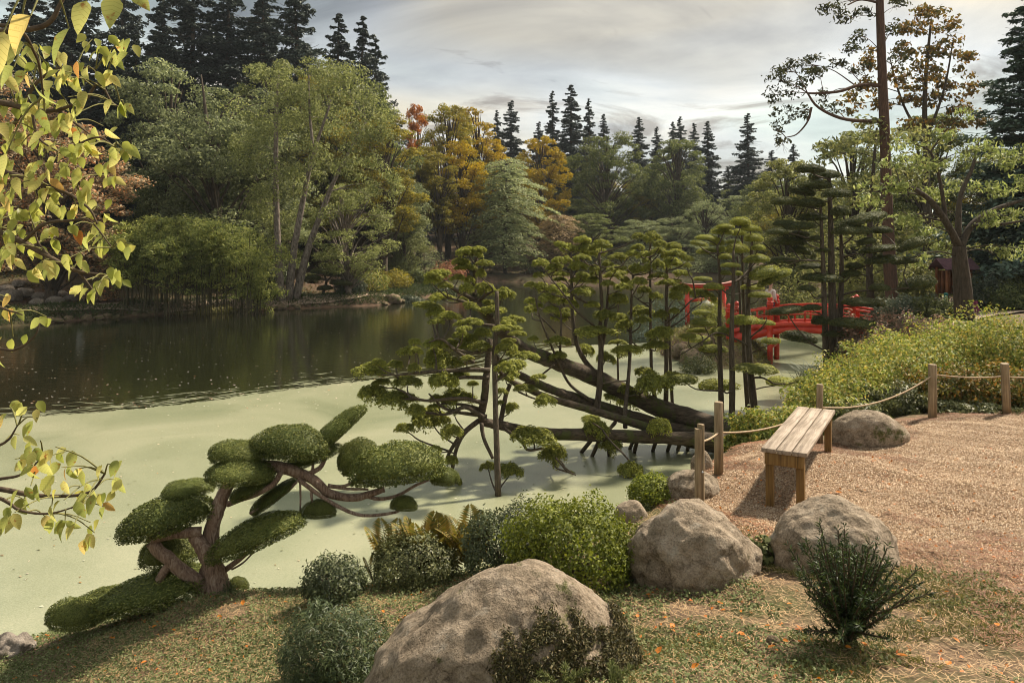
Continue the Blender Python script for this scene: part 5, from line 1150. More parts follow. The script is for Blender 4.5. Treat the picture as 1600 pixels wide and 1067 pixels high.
# stone lantern within the gate
m_stone = noise_mat('lantern_stone', [(.3, (.2, .19, .16)), (.7, (.42, .4, .34))], scale=9, bump=.5)
def lathe(g, prof, c, n=10, rot=0.0):
    th = np.linspace(0, 2 * np.pi, n, endpoint=False) + rot
    V = np.concatenate([np.c_[np.cos(th) * r + c[0], np.sin(th) * r + c[1], np.full(n, z + c[2])] for r, z in prof])
    i = np.arange(len(prof) - 1)[:, None] * n; j = np.arange(n)[None]
    g.add(V, np.stack([i + j, i + (j + 1) % n, i + n + (j + 1) % n, i + n + j], -1).reshape(-1, 4))
lx = P(1103, 500, 31.5); lz = gz(lx[0], lx[1])
lan = thing('stone_lantern', 'grey stone lantern with a wide roof inside the torii', 'lantern', (lx[0], lx[1], lz))
zr = P(0, 477, 31.5)[2] - lz
for nm, prof in (('base', [(.01, -.1), (.26, -.1), (.26, .1), (.18, .16), (.01, .16)]), ('shaft', [(.1, .16), (.09, zr * .5), (.11, zr - .42)]), ('light_box', [(.01, zr - .42), (.22, zr - .42), (.2, zr - .34), (.16, zr - .33), (.16, zr - .06), (.01, zr - .06)]), ('roof', [(.01, zr - .06), (.36, zr - .05), (.38, zr + .01), (.2, zr + .12), (.1, zr + .2), (.05, zr + .22)]), ('finial', [(.04, zr + .22), (.08, zr + .27), (.06, zr + .33), (.005, zr + .38)])):
    g = Geo(); lathe(g, prof, (0, 0, 0), 6 if nm != 'finial' else 10); g.build(nm, m_stone, lan)

# person on the bridge
m_skin = noise_mat('skin', [(.4, (.42, .26, .19)), (.6, (.48, .3, .22))], scale=10, bump=0)
m_shirt = noise_mat('pale_shirt', [(.35, (.5, .42, .4)), (.65, (.68, .6, .57))], scale=14, bump=.2)
m_trous = noise_mat('dark_trousers', [(.35, (.03, .03, .05)), (.65, (.06, .055, .08))], scale=14, bump=.2)
m_hair = noise_mat('dark_hair', [(.35, (.02, .014, .01)), (.65, (.06, .04, .03))], scale=30, bump=.3)
def skin_mesh(name, verts, edges, mat, parent, sub=2):
    me = bpy.data.meshes.new(name); me.from_pydata([v[:3] for v in verts], edges, []); me.materials.append(mat)
    o = link(name, me, parent)
    o.modifiers.new('skin', 'SKIN'); md = o.modifiers.new('sub', 'SUBSURF'); md.levels = sub; md.render_levels = sub
    for sv, v in zip(me.skin_vertices[0].data, verts):
        r = v[3]; sv.radius = (r, v[4] if len(v) > 4 else r)
    me.skin_vertices[0].data[0].use_root = True
    return o
pt_ = -.13; pz = rail_z(pt_) - .66
pl = BO + BP(pt_, .72, pz)
per = thing('person', 'person in a pale shirt and dark trousers standing on the red bridge', 'person', tuple(pl)); per.rotation_euler = (0, 0, 2.1)
hs = 1.6 / 1.75
def sc(vs): return [tuple(np.array(v[:3]) * hs) + tuple(x * hs for x in v[3:]) for v in vs]
# body: pelvis, spine, neck, head, arms, legs in one surface
bv = sc([(0, 0, .92, .13, .1), (0, .01, 1.15, .12, .09), (0, 0, 1.36, .13, .09), (0, 0, 1.5, .05), (0, -.01, 1.6, .075, .085), (0, -.015, 1.68, .07, .09), (0, 0, 1.73, .045, .05),
         (.19, 0, 1.4, .05), (.24, .03, 1.12, .04), (.22, -.14, .95, .032), (.21, -.22, .93, .03), (-.19, 0, 1.4, .05), (-.25, .02, 1.13, .04), (-.23, -.12, .92, .032), (-.22, -.19, .89, .03),
         (.1, 0, .86, .085), (.11, -.02, .5, .06), (.11, .03, .09, .042), (.12, -.12, .035, .035), (-.1, 0, .86, .085), (-.11, .05, .5, .06), (-.11, .1, .09, .042), (-.12, -.05, .035, .035)])
skin_mesh('body', bv, [(0, 1), (1, 2), (2, 3), (3, 4), (4, 5), (5, 6), (2, 7), (7, 8), (8, 9), (9, 10), (2, 11), (11, 12), (12, 13), (13, 14), (0, 15), (15, 16), (16, 17), (17, 18), (0, 19), (19, 20), (20, 21), (21, 22)], m_skin, per)
skin_mesh('shirt', sc([(0, 0, .9, .155, .125), (0, .01, 1.15, .145, .11), (0, 0, 1.38, .15, .105), (0, 0, 1.46, .07), (.2, 0, 1.4, .062), (.245, .03, 1.14, .052), (.235, -.06, 1.04, .045), (-.2, 0, 1.4, .062), (-.255, .02, 1.14, .052), (-.24, -.05, 1.03, .045)]), [(0, 1), (1, 2), (2, 3), (2, 4), (4, 5), (5, 6), (2, 7), (7, 8), (8, 9)], m_shirt, per)
skin_mesh('trousers', sc([(0, 0, .94, .14, .115), (.1, 0, .84, .1), (.11, -.02, .5, .075), (.11, .03, .1, .06), (-.1, 0, .84, .1), (-.11, .05, .5, .075), (-.11, .1, .1, .06)]), [(0, 1), (1, 2), (2, 3), (0, 4), (4, 5), (5, 6)], m_trous, per)
skin_mesh('hair', sc([(0, .03, 1.6, .07, .06), (0, .03, 1.7, .085, .08), (0, .005, 1.76, .06, .06)]), [(0, 1), (1, 2)], m_hair, per)

# green post and hand rail, shelter by the path
m_green = noise_mat('green_paint', [(.35, (.015, .11, .085)), (.65, (.03, .16, .12))], scale=8, bump=.05, rough=.4)
gb = on_ground(1478, 490); k = gb[1] / F
gp_ = thing('path_post', 'dark green post with a ball top beside the cherry trunk', 'post', tuple(gb - [0, 0, .1]))
hgt = 32 * k
Geo().add(*tube([(0, 0, 0), (0, 0, hgt)], 2.6 * k, 10)).build('shaft', m_green, gp_, True)
g = Geo(); lathe(g, [(.001, hgt), (3 * k, hgt + .4 * k), (3.6 * k, hgt + 2 * k), (2.8 * k, hgt + 4 * k), (.001, hgt + 5 * k)], (0, 0, 0)); g.build('ball_top', m_green, gp_, True)
a = gb + [0, 0, hgt * .35]; b0 = P(1461, 467, gb[1] + 6); b1 = P(1490, 484, gb[1] - 2)
tag(Geo().add(*tube([b0, a + [0, 0, .1], b1], .035, 8)).build('hand_rail', m_steel, None, True), 'thin pale hand rail running through the green post', 'rail')
sb = P(1490, 470, 33.0); sz_ = gz(sb[0], sb[1])
she = thing('wooden_shelter', 'little brown wooden shelter half hidden behind the cherry trunk', 'shelter', (sb[0], sb[1], sz_))
w_br = wood_mat('brown_board', (.14, .05, .02), (.26, .1, .04), (.34, .15, .06), axis=2)
for x in (-.5, .5):
    for y in (-.4, .4):
        g = Geo(); box(g, (x, y, .75), (.09, .09, 1.7)); g.build('post', w_br, she)
for i in range(6):
    g = Geo(); box(g, (-.4 + i * .16, .4, .95), (.15, .03, 1.0)); g.build('board', w_br, she)
m_roof = noise_mat('shelter_roof', [(.3, (.09, .045, .06)), (.7, (.17, .09, .1))], scale=8, bump=.3)
for s in (-1, 1):
    g = Geo(); g.add([(-.75, 0, 1.95), (.75, 0, 1.95), (.75, s * .7, 1.5), (-.75, s * .7, 1.5), (-.75, 0, 2.0), (.75, 0, 2.0), (.75, s * .72, 1.54), (-.75, s * .72, 1.54)], [[0, 1, 2, 3], [4, 7, 6, 5], [3, 2, 6, 7], [0, 3, 7, 4], [1, 5, 6, 2]]); g.build('roof_slope', m_roof, she)
# ------------------------------------------------------------------ rocks
def rock_mat(name, c0, c1, c2, moss=(.09, .09, .03), moss_lo=.62, moss_up=True, scale=7):
    m, N, L, out = newmat(name)
    tcn = N('ShaderNodeTexCoord')
    def no(s, d=8, r=.68):
        n = N('ShaderNodeTexNoise'); n.inputs['Scale'].default_value = s; n.inputs['Detail'].default_value = d; n.inputs['Roughness'].default_value = r; L(tcn.outputs['Object'], n.inputs['Vector']); return n
    a = no(scale); r = ramp(N, L, a.outputs['Fac'], [(.28, c0), (.5, c1), (.72, c2)])
    f = no(70, 4); rf = ramp(N, L, f.outputs['Fac'], [(.32, (.6, .58, .56)), (.5, (1, 1, 1)), (.7, (1.25, 1.22, 1.2))])
    mm = N('ShaderNodeMixRGB', blend_type='MULTIPLY'); mm.inputs[0].default_value = 1; L(r.outputs[0], mm.inputs[1]); L(rf.outputs[0], mm.inputs[2])
    b = no(2.0, 8, .75); rb = ramp(N, L, b.outputs['Fac'], [(moss_lo, (0, 0, 0)), (moss_lo + .05, (1, 1, 1))])
    mf = no(40, 3); rm = ramp(N, L, mf.outputs['Fac'], [(.3, tuple(c * .4 for c in moss)), (.7, tuple(c * 1.7 for c in moss))])
    lc = no(5.5, 6, .6); rl = ramp(N, L, lc.outputs['Fac'], [(.62, (0, 0, 0)), (.7, (.35, .35, .35))]); ml = N('ShaderNodeMixRGB'); L(rl.outputs[0], ml.inputs[0]); L(mm.outputs[0], ml.inputs[1]); ml.inputs[2].default_value = (.42, .4, .34, 1)
    cr = N('ShaderNodeTexVoronoi', feature='DISTANCE_TO_EDGE'); cr.inputs['Scale'].default_value = 2.6; dn = N('ShaderNodeMixRGB'); dn.inputs[0].default_value = .25; L(tcn.outputs['Object'], dn.inputs[1]); L(a.outputs['Color'], dn.inputs[2]); L(dn.outputs[0], cr.inputs['Vector'])
    rc = ramp(N, L, cr.outputs['Distance'], [(0, (.45, .42, .4)), (.025, (1, 1, 1))]); mc = N('ShaderNodeMixRGB', blend_type='MULTIPLY'); mc.inputs[0].default_value = .8; L(ml.outputs[0], mc.inputs[1]); L(rc.outputs[0], mc.inputs[2])
    mx = N('ShaderNodeMixRGB'); L(rb.outputs[0], mx.inputs[0]); L(mc.outputs[0], mx.inputs[1]); L(rm.outputs[0], mx.inputs[2])
    pb = N('ShaderNodeBsdfPrincipled'); L(mx.outputs[0], pb.inputs['Base Color']); pb.inputs['Roughness'].default_value = .9; pb.inputs['Specular IOR Level'].default_value = .2
    b1 = N('ShaderNodeBump'); b1.inputs['Strength'].default_value = .9; b1.inputs['Distance'].default_value = .08; L(a.outputs['Fac'], b1.inputs['Height'])
    b2 = N('ShaderNodeBump'); b2.inputs['Strength'].default_value = .6; b2.inputs['Distance'].default_value = .012; L(f.outputs['Fac'], b2.inputs['Height']); L(b1.outputs[0], b2.inputs['Normal'])
    L(b2.outputs[0], pb.inputs['Normal']); L(pb.outputs[0], out.inputs['Surface'])
    return m
m_rock = rock_mat('granite', (.13, .1, .068), (.31, .245, .175), (.46, .38, .29))
m_rockmoss = rock_mat('granite_mossy', (.12, .09, .062), (.3, .235, .165), (.44, .36, .275), moss_lo=.57)
m_rockgrey = rock_mat('grey_stone', (.13, .11, .09), (.26, .22, .18), (.4, .35, .3), moss_lo=.6)
m_shore = rock_mat('shore_stone', (.08, .06, .04), (.19, .14, .09), (.32, .24, .16), moss_lo=.52)
def rock_mesh(name, seed, rad, sub=5, rough=.16, taper=.0, shear=.0, mat=None, freq=1.3, chip=.0):
    bm = bmesh.new(); bmesh.ops.create_icosphere(bm, subdivisions=sub, radius=1.0)
    off = Vector((seed * 7.31, seed * 3.7, seed * 1.9))
    for v in bm.verts:
        p = v.co.copy()
        n = noise.fractal(p * freq + off, .9, 2.0, 4)
        n2 = noise.noise(p * freq * 3.1 + off)
        n3 = noise.ridged_multi_fractal(p * freq * 2.3 + off * 1.7, .8, 2.1, 5, 1.0, 2.0) if sub > 4 else 1.0
        f = 1 + rough * n + rough * .25 * n2 + (n3 - 1.0) * .022
        if chip:                                        # broad flat facets
            cn = noise.cell(p * 2.2 + off); f += chip * (cn - .5) * .12
            f -= chip * max(0, noise.noise(p * 1.1 + off * 2) - .15) * .5
        v.co = Vector((p.x * rad[0] * f, p.y * rad[1] * f, p.z * rad[2] * f))
        zz = max(p.z, -.3)
        tp_ = 1 - taper * (zz + .3) ** 1.0
        v.co.x = v.co.x * tp_ + shear * rad[0] * (zz + .3); v.co.y *= tp_
        if v.co.z < -rad[2] * .55: v.co.z = -rad[2] * .55
    me = bpy.data.meshes.new(name); bm.to_mesh(me); bm.free()
    me.materials.append(mat or m_rock)
    me.polygons.foreach_set('use_smooth', np.ones(len(me.polygons), bool))
    return me
def boulder(px, ybase, w, h, label, seed, mat=None, depth=.8, rough=.14, rot=0.0, tilt=0.0, dback=.5, name='boulder', sub=5, chip=0.0, zoff=0.0, taper=0.0, shear=0.0):
    b = on_ground(px, ybase); k = b[1] / F
    W, Hh = w * k, h * k
    rad = (W / 2, W / 2 * depth, Hh * .72)
    o = link(name, rock_mesh(name, seed, rad, sub, rough, mat=mat, chip=chip, taper=taper, shear=shear))
    y = b[1] + rad[1] * dback
    x = b[0] * y / b[1]
    o.location = (x, y, HC - (ybase - h - HZ) * y / F - rad[2] * 1.0 + zoff); o.rotation_euler = (0, tilt, rot)
    return tag(o, label, 'rock')
big = boulder(770, 1100, 470, 218, 'large mossy granite boulder in front of the bright green bush', 5, m_rockmoss, .75, .09, rot=0, dback=.75, taper=.3, shear=.2, sub=6)
boulder(1086, 914, 218, 126, 'pale craggy boulder between the bright green bush and the gravel', 14, m_rock, .8, .13, rot=.0, chip=.0, taper=.1, shear=-.1, sub=6)
boulder(1302, 890, 208, 110, 'smooth domed boulder behind the young yew sapling', 12, m_rock, .8, .09, rot=0, taper=.12, shear=-.04, sub=6)
boulder(1358, 697, 112, 56, 'low moss-edged boulder on the gravel beyond the bench', 16, m_rockmoss, .7, .09, rot=-.3)
boulder(1082, 778, 84, 44, 'low brown stone at the foot of the thin split post', 21, m_rock, .8, .12)
boulder(1096, 738, 34, 34, 'small stone between the two rope posts', 23, m_rock, .8, .12, sub=4)
boulder(985, 818, 52, 36, 'small pinkish stone beside the bright green bush', 27, m_rock, .8, .12, sub=4)
boulder(1208, 1008, 22, 16, 'small loose brown stone lying near the young yew sapling', 28, m_shore, .8, .12, sub=3)
boulder(18, 1028, 70, 36, 'craggy greyish pink stone at the water edge below the yew', 30, m_rockgrey, .8, .3, chip=.8, sub=4)
# moss and litter creeping over the shaded flank of the big boulder: fine tufts
gm = Geo(); r_ = np.random.default_rng(77)
me = big.data; nv = len(me.vertices); co = np.empty(nv * 3, np.float32); me.vertices.foreach_get('co', co); co = co.reshape(-1, 3).astype(float)
no_ = np.empty(nv * 3, np.float32); me.vertices.foreach_get('normal', no_); no_ = no_.reshape(-1, 3)
ca, sa = 1.0, 0.0
wx = co[:, 0] * ca - co[:, 1] * sa; wy = co[:, 0] * sa + co[:, 1] * ca
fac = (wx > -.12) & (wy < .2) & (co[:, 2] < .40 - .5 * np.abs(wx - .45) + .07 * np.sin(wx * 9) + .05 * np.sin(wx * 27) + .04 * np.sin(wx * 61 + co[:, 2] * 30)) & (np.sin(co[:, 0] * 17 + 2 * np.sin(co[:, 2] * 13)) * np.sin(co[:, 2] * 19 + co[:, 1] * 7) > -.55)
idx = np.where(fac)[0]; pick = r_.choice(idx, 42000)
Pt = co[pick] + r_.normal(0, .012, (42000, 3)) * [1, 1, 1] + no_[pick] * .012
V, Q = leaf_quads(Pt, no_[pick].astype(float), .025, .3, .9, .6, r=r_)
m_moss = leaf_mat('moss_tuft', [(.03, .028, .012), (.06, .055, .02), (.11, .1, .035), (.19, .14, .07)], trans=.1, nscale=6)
tag(gm.add(V, Q).build('moss', m_moss, big), kind='stuff')

# stones of the far shore
stone_meshes = [rock_mesh('shore_stone', 40 + i, (1, .8, .7), 3, .25, mat=m_shore) for i in range(4)]
gs = 'stones along the far waterline'
for px_, py_ in [(px_, np.interp(px_, [0, 100, 250, 400, 480, 600, 655], [512, 503, 492, 485, 482, 477, 466])) for px_ in [int(x) for x in np.r_[np.arange(30, 420, 13), np.arange(420, 655, 9)]]]:
    c = G(px_ + rnd.uniform(-5, 5), py_ - .5, 0)
    s = rnd.uniform(.16, .42)
    o = link('shore_stone', rnd.choice(stone_meshes)); o.location = (c[0], c[1] + rnd.uniform(0, .5), .08); o.scale = (s * rnd.uniform(.9, 1.6), s, s * rnd.uniform(.6, 1)); o.rotation_euler = (0, 0, rnd.uniform(0, 6))
    tag(o, 'brownish stone set in the far bank at the waterline', 'rock', gs)
for px_, py_, w in [(14, 462, 40), (40, 455, 30), (62, 460, 26), (8, 448, 26), (85, 466, 26), (95, 455, 22), (110, 462, 22), (30, 440, 24), (58, 468, 24)]:
    c = on_ground(px_, py_ + 8); s = w * c[1] / F / 2
    o = link('grey_boulder', stone_meshes[rnd.randrange(4)]); o.location = (c[0], c[1], c[2] + s * .3); o.scale = (s, s, s * .8); o.rotation_euler = (0, 0, rnd.uniform(0, 6))
    o.material_slots[0].link = 'OBJECT'; o.material_slots[0].material = m_rockgrey
    tag(o, 'rounded grey boulder in the heap beside the far path', 'rock', 'boulder heap on the far bank')
c = G(613, 475, 0); o = link('waterside_boulder', stone_meshes[1]); o.location = (c[0], c[1] + .3, .25); o.scale = (.62, .5, .62); tag(o, 'flat brown boulder standing in the water off the far point', 'rock')
# islet rocks
for px_, py_, w, h, lb in [(1080, 568, 46, 34, 'craggy rock on the shore of the torii islet'), (1062, 556, 30, 24, 'smaller rock beside the craggy islet rock'), (1105, 545, 30, 30, 'mossy rock in the middle of the torii islet')]:
    c = on_ground(px_, py_); s = w * c[1] / F / 2
    o = link('islet_rock', stone_meshes[rnd.randrange(4)]); o.location = (c[0], c[1], c[2] + .1); o.scale = (s, s, h * c[1] / F * .8); o.rotation_euler = (0, 0, rnd.uniform(0, 6)); tag(o, lb, 'rock')

# far waterside path
fp = [on_ground(px_, py_)[:2] for px_, py_ in [(-40, 485), (60, 482), (180, 478), (300, 475), (420, 470), (520, 465), (600, 460)]]
cp = smooth_path(np.c_[np.array(fp), np.zeros(len(fp))], 60)[:, :2]; tn = nrm(np.gradient(cp, axis=0)); nr = np.c_[-tn[:, 1], tn[:, 0]]
rows = np.stack([cp + nr * o for o in (-.8, -.3, .3, .8)], 1).reshape(-1, 2)
V = np.c_[rows, height(rows[:, 0], rows[:, 1]) + .05]; i = (np.arange(59)[:, None] * 4 + np.arange(3)[None]).ravel()
m_path = noise_mat('path_sand', [(.3, (.2, .14, .1)), (.7, (.36, .27, .2))], scale=3, bump=.3)
tag(Geo().add(V, np.stack([i, i + 1, i + 5, i + 4], -1)).build('lakeside_path', m_path), 'sandy footpath along the far bank', kind='structure')
rp = np.array([(13.5, 25.5), (18, 26.5), (23, 27), (30, 28), (36, 30)]); cp = smooth_path(np.c_[rp, np.zeros(len(rp))], 40)[:, :2]; tn = nrm(np.gradient(cp, axis=0)); nr = np.c_[-tn[:, 1], tn[:, 0]]
rows = np.stack([cp + nr * o for o in (-1.2, -.4, .4, 1.2)], 1).reshape(-1, 2); V = np.c_[rows, height(rows[:, 0], rows[:, 1]) + .06]; i = (np.arange(39)[:, None] * 4 + np.arange(3)[None]).ravel()
tag(Geo().add(V, np.stack([i, i + 1, i + 5, i + 4], -1)).build('garden_path', m_path), 'sandy path behind the yellow-leaved bushes', kind='structure')

# ------------------------------------------------------------------ shrubs
def mound(px, ybase, w, h, mat, label, n, leaf, seed, name='box_shrub', depth=.95, aspect=.5, spread=.55, lump=.1, up=.4, shell=.22, stems=True, d=None, cat='shrub', group=None, droop=0.0, z0=None):
    """clipped or loose shrub: leaves through the outer shell of a lumpy dome over dark twigs"""
    r = np.random.default_rng(seed)
    if d is None:
        b = on_ground(px, ybase); d = b[1]; z0 = b[2]; X = b[0]; h *= .86
    else:
        X = (px - CX) * d / F; z0 = gz(X, d) if z0 is None else z0
    W, Hh = w * d / F, h * d / F
    t = thing(name, label, cat, (X, d + W * depth * .25, z0 - .04), group)
    dd = sphere_dirs(n * 2, r); dd = dd[dd[:, 2] > -.35][:n]; n = len(dd)
    ph = r.uniform(0, 6.28, 8)
    f = 1 + lump * (np.sin(3 * dd[:, 0] + ph[0]) * np.sin(4 * dd[:, 1] + ph[1]) + .8 * np.sin(7 * dd[:, 0] + ph[2]) * np.sin(6 * dd[:, 2] + ph[3]) + .6 * np.sin(11 * dd[:, 1] + ph[4]) * np.sin(12 * dd[:, 0] + ph[5]))
    rr = f * (1 - shell * r.random(n) ** 1.3)
    stray = r.random(n) < .05; rr = np.where(stray, f * r.uniform(1.0, 1.08, n), rr)
    Pt = np.stack([dd[:, 0] * W / 2, dd[:, 1] * W / 2 * depth, np.where(dd[:, 2] > 0, Hh * .42 + dd[:, 2] * Hh * .58, Hh * .42 + dd[:, 2] * Hh * .85)], -1) * np.c_[rr, rr, np.clip(rr, .5, 1.3)]
    Pt[:, 2] = np.maximum(Pt[:, 2], .01)
    V, Q = leaf_quads(Pt, dd + [0, 0, up], leaf, aspect, spread, droop, r=r)
    Geo().add(V, Q).build('foliage', mat, t)
    g = Geo()
    for _ in range(26):
        e = Pt[r.integers(n)] * .85
        g.add(*tube(smooth_path([(r.normal(0, .04), r.normal(0, .04), 0), e * [.5, .5, .6] + r.normal(0, .02, 3), e], 6), [.014, .004], 5, cap=False))
    tag(g.build('twigs', twig, t), kind='stuff')
    return t
mound(518, 948, 100, 84, lf_boxdark, 'small round dark glossy box ball beside the blue-green yew', 5200, .028, 1, lump=.09, shell=.3, aspect=.6)
mound(508, 1082, 172, 140, lf_needle, 'blue-green needled bush in front of the round box ball', 9500, .05, 2, 'yew_shrub', aspect=.14, spread=.8, lump=.12, shell=.4, up=.8)
mound(645, 922, 138, 86, lf_boxgrey, 'grey-green box bush in front of the ferns', 8500, .026, 3, lump=.12, shell=.25, aspect=.6)
mound(790, 905, 140, 120, lf_boxdark, 'dark box bush behind the bright green one', 9000, .028, 4, lump=.12, shell=.25, aspect=.6)
mound(898, 925, 208, 142, lf_box, 'bright yellow-green box bush behind the large mossy boulder', 13000, .034, 5, lump=.12, shell=.28, aspect=.5, spread=.8)
mound(1024, 790, 80, 52, lf_box, 'low box bush at the edge of the gravel by the split post', 4500, .03, 6, lump=.06, shell=.3)
mound(1010, 800, 40, 24, lf_weed, 'small bright leafy plant at the foot of the low box bush', 700, .03, 7, name='leafy_plant', cat='plant')
mound(350, 930, 30, 30, lf_needle, 'dark tuft of needles behind the yew trunk', 900, .045, 8, name='yew_tuft', aspect=.14, spread=.9, shell=.8, cat='plant')
mound(1190, 885, 46, 54, lf_weed, 'ivy growing in the gap between two boulders', 420, .055, 9, name='ivy_plant', aspect=.8, spread=.5, shell=.8, cat='plant')
# ferns
def frond(g, base, az, ln, r, tilt):
    d = np.array([math.cos(az), math.sin(az), 0]); t = np.linspace(0, 1, 22)
    path = base + d * (ln * np.sin(tilt) * t)[:, None] + np.array([0, 0, 1.0]) * (ln * (np.cos(tilt) * t - .28 * t ** 2.4))[:, None]
    g.add(*tube(path, [.005, .0015], 4, cap=False), m=1)
    tang = nrm(np.gradient(path, axis=0)); side = nrm(np.cross(tang, [0, 0, 1.0]) + r.normal(0, .1, 3)); upn = np.cross(side, tang)
    for k in range(3, 22):
        wd = ln * .17 * math.sin(math.pi * (.18 + .8 * (k / 22))) * 1.05
        for s in (-1, 1):
            a = path[k]; tipp = a + side[k] * s * wd + tang[k] * wd * .45 - upn[k] * wd * .15
            m_ = (a + tipp) / 2; q = tang[k] * ln * .017
            g.add(np.stack([a, m_ + q, tipp, m_ - q]), [[0, 1, 2, 3]])
for px_, py_, lb in [(612, 880, 'browning fern left of the fern clump, by the grey-green box'), (660, 868, 'rusty upright fern behind the grey-green box'), (700, 866, 'tall rusty fern in the middle of the clump'), (738, 872, 'rusty fern beside the dark box bush'), (585, 905, 'small yellowed fern at the ridge beside the grey-green box'), (680, 880, 'low fern half hidden by the grey-green box')]:
    dd = 7.35; b = np.array([(px_ - CX) * dd / F, dd, 0.]); b[2] = gz(b[0], b[1])
    t = thing('fern', lb, 'fern', tuple(b)); r_ = np.random.default_rng(px_)
    for k in range(16 if px_ != 585 else 5):
        g = Geo(); frond(g, np.zeros(3), r_.uniform(0, 6.28), r_.uniform(.55, .85) * (.45 if px_ == 585 else 1), r_, r_.uniform(.06, .5)); g.build('frond', [lf_fern, twig], t)
# young yew sapling in front
sp = on_ground(1325, 1008); k = sp[1] / F
sap = thing('yew_sapling', 'young dark yew sapling with upswept needled shoots in the foreground', 'shrub', tuple(sp - [0, 0, .03])); r_ = np.random.default_rng(404)
for i in range(72):
    az = i * 2.399; z0 = r_.uniform(.02, .22); out_r = r_.uniform(.1, .42) * (1 if i % 3 else .5); zt = r_.uniform(.34, .72) if out_r < .24 else r_.uniform(.2, .58)
    p = smooth_path([(0, 0, z0), (math.cos(az) * out_r * .45, math.sin(az) * out_r * .45, z0 + (zt - z0) * .4), (math.cos(az) * out_r, math.sin(az) * out_r, zt)], 16)
    sh = Geo().add(*tube(p, [.011, .003], 5, cap=False)).build('shoot', twig, sap)
    n = 210; kk = r_.integers(1, 16, n); tang = nrm(np.gradient(p, axis=0))
    pt = p[kk] + tang[kk] * r_.uniform(-.02, .02, (n, 1)); side = nrm(r_.normal(size=(n, 3)) - 0); dr = nrm(side + tang[kk] * .8); ln = .042 * r_.uniform(.7, 1.1, (n, 1)); wv = nrm(np.cross(dr, r_.normal(size=(n, 3)))) * .0034
    V = np.stack([pt, pt + dr * ln * .5 + wv, pt + dr * ln, pt + dr * ln * .5 - wv], 1).reshape(-1, 3)
    Geo().add(V, np.arange(4 * n).reshape(n, 4)).build('needles', lf_sapling, sh)
Geo().add(*tube([(0, 0, -.05), (.01, 0, .2), (-.01, .01, .5)], [.03, .008], 8)).build('stem', twig, sap)
# needle sprigs poking up at the foot of the big boulder
for px_, dd, lb in [(880, 3.95, 'low needled sprig at the foot of the large mossy boulder'), (955, 3.9, 'taller needled sprig beside the foot of the large mossy boulder')]:
    X = (px_ - CX) * dd / F; b = np.array([X, dd, gz(X, dd)]); t = thing('needle_sprig', lb, 'plant', tuple(b)); r_ = np.random.default_rng(px_)
    for i in range(7):
        az = r_.uniform(0, 6.28); L_ = r_.uniform(.12, .2)
        p = smooth_path([(0, 0, 0), (math.cos(az) * L_ * .5, math.sin(az) * L_ * .3, L_ * .45), (math.cos(az) * L_, math.sin(az) * L_ * .6, L_ * .55)], 10)
        sh = Geo().add(*tube(p, [.005, .002], 4, cap=False)).build('shoot', twig_green, t)
        n = 160; kk = r_.integers(1, 10, n); tang = nrm(np.gradient(p, axis=0)); dr = nrm(nrm(r_.normal(size=(n, 3))) + tang[kk] * .9); wv = nrm(np.cross(dr, r_.normal(size=(n, 3)))) * .003
        V = np.stack([p[kk], p[kk] + dr * .016 + wv, p[kk] + dr * .034, p[kk] + dr * .016 - wv], 1).reshape(-1, 3)
        Geo().add(V, np.arange(4 * n).reshape(n, 4)).build('needles', lf_weed, sh)

# bushes along the terrace
ab = [(1222, 690, 110, 62, 11.0, lf_abelia, 'yellow-green bush spilling over the bank beside the bench'), (1185, 705, 80, 40, 11.2, lf_abelia, 'low yellow-green bush at the water edge of the gravel'), (1292, 660, 110, 78, 12.2, lf_abelia, 'yellow-green bush behind the rope post by the bench'), (1345, 650, 130, 92, 12.8, lf_abelia, 'yellow-green bush behind the low moss-edged boulder'),
      (1400, 640, 140, 100, 13.6, lf_abelia, 'rounded yellow-green bush between the rope posts'), (1470, 635, 160, 120, 14.2, lf_abelia, 'tall yellow-green bush behind the round rope post'), (1545, 620, 170, 125, 15.0, lf_abelia, 'tallest yellow-green bush below the rockery'), (1610, 640, 150, 135, 14.0, lf_abelia, 'yellow-green bush beyond the leaning post'),
      (1500, 650, 110, 92, 12.2, lf_abelia2, 'orange-tinged bush right behind the rope'), (1560, 650, 120, 100, 12.2, lf_abelia2, 'orange and green bush around the leaning post'), (1415, 655, 90, 60, 12.2, lf_boxgrey, 'low dark green bush behind the round rope post'), (1355, 660, 80, 44, 11.9, lf_boxgrey, 'low green plants in front of the yellow-green bush'), (1530, 655, 120, 40, 11.8, lf_boxgrey, 'low dark ground plants at the gravel edge'), (1630, 655, 120, 80, 12.0, lf_abelia2, 'orange-tinged bush beyond the leaning post'),
      (1440, 600, 150, 100, 16.0, lf_abelia, 'yellow-green bush at the back of the hedge'), (1350, 610, 110, 70, 15.0, lf_abelia, 'yellow-green bush under the large dark cloud-pruned tree')]
tops = [640, 675, 598, 572, 545, 512, 488, 488, 572, 578, 602, 628, 628, 572, 530, 562]
for i, ((px_, yb, w, h, d, m_, lb), yt) in enumerate(zip(ab, tops)):
    X = (px_ - CX) * d / F; zb = gz(X, d); h = max((HC - (yt - HZ) * d / F - zb) * F / d, 16)
    mound(px_, yb, w * 1.2, h * .92, m_, lb, 6500, .068, 600 + i, 'flowering_shrub', depth=.9, aspect=.45, spread=.8, lump=.22, shell=.55, d=d, group='bushes along the rope fence')
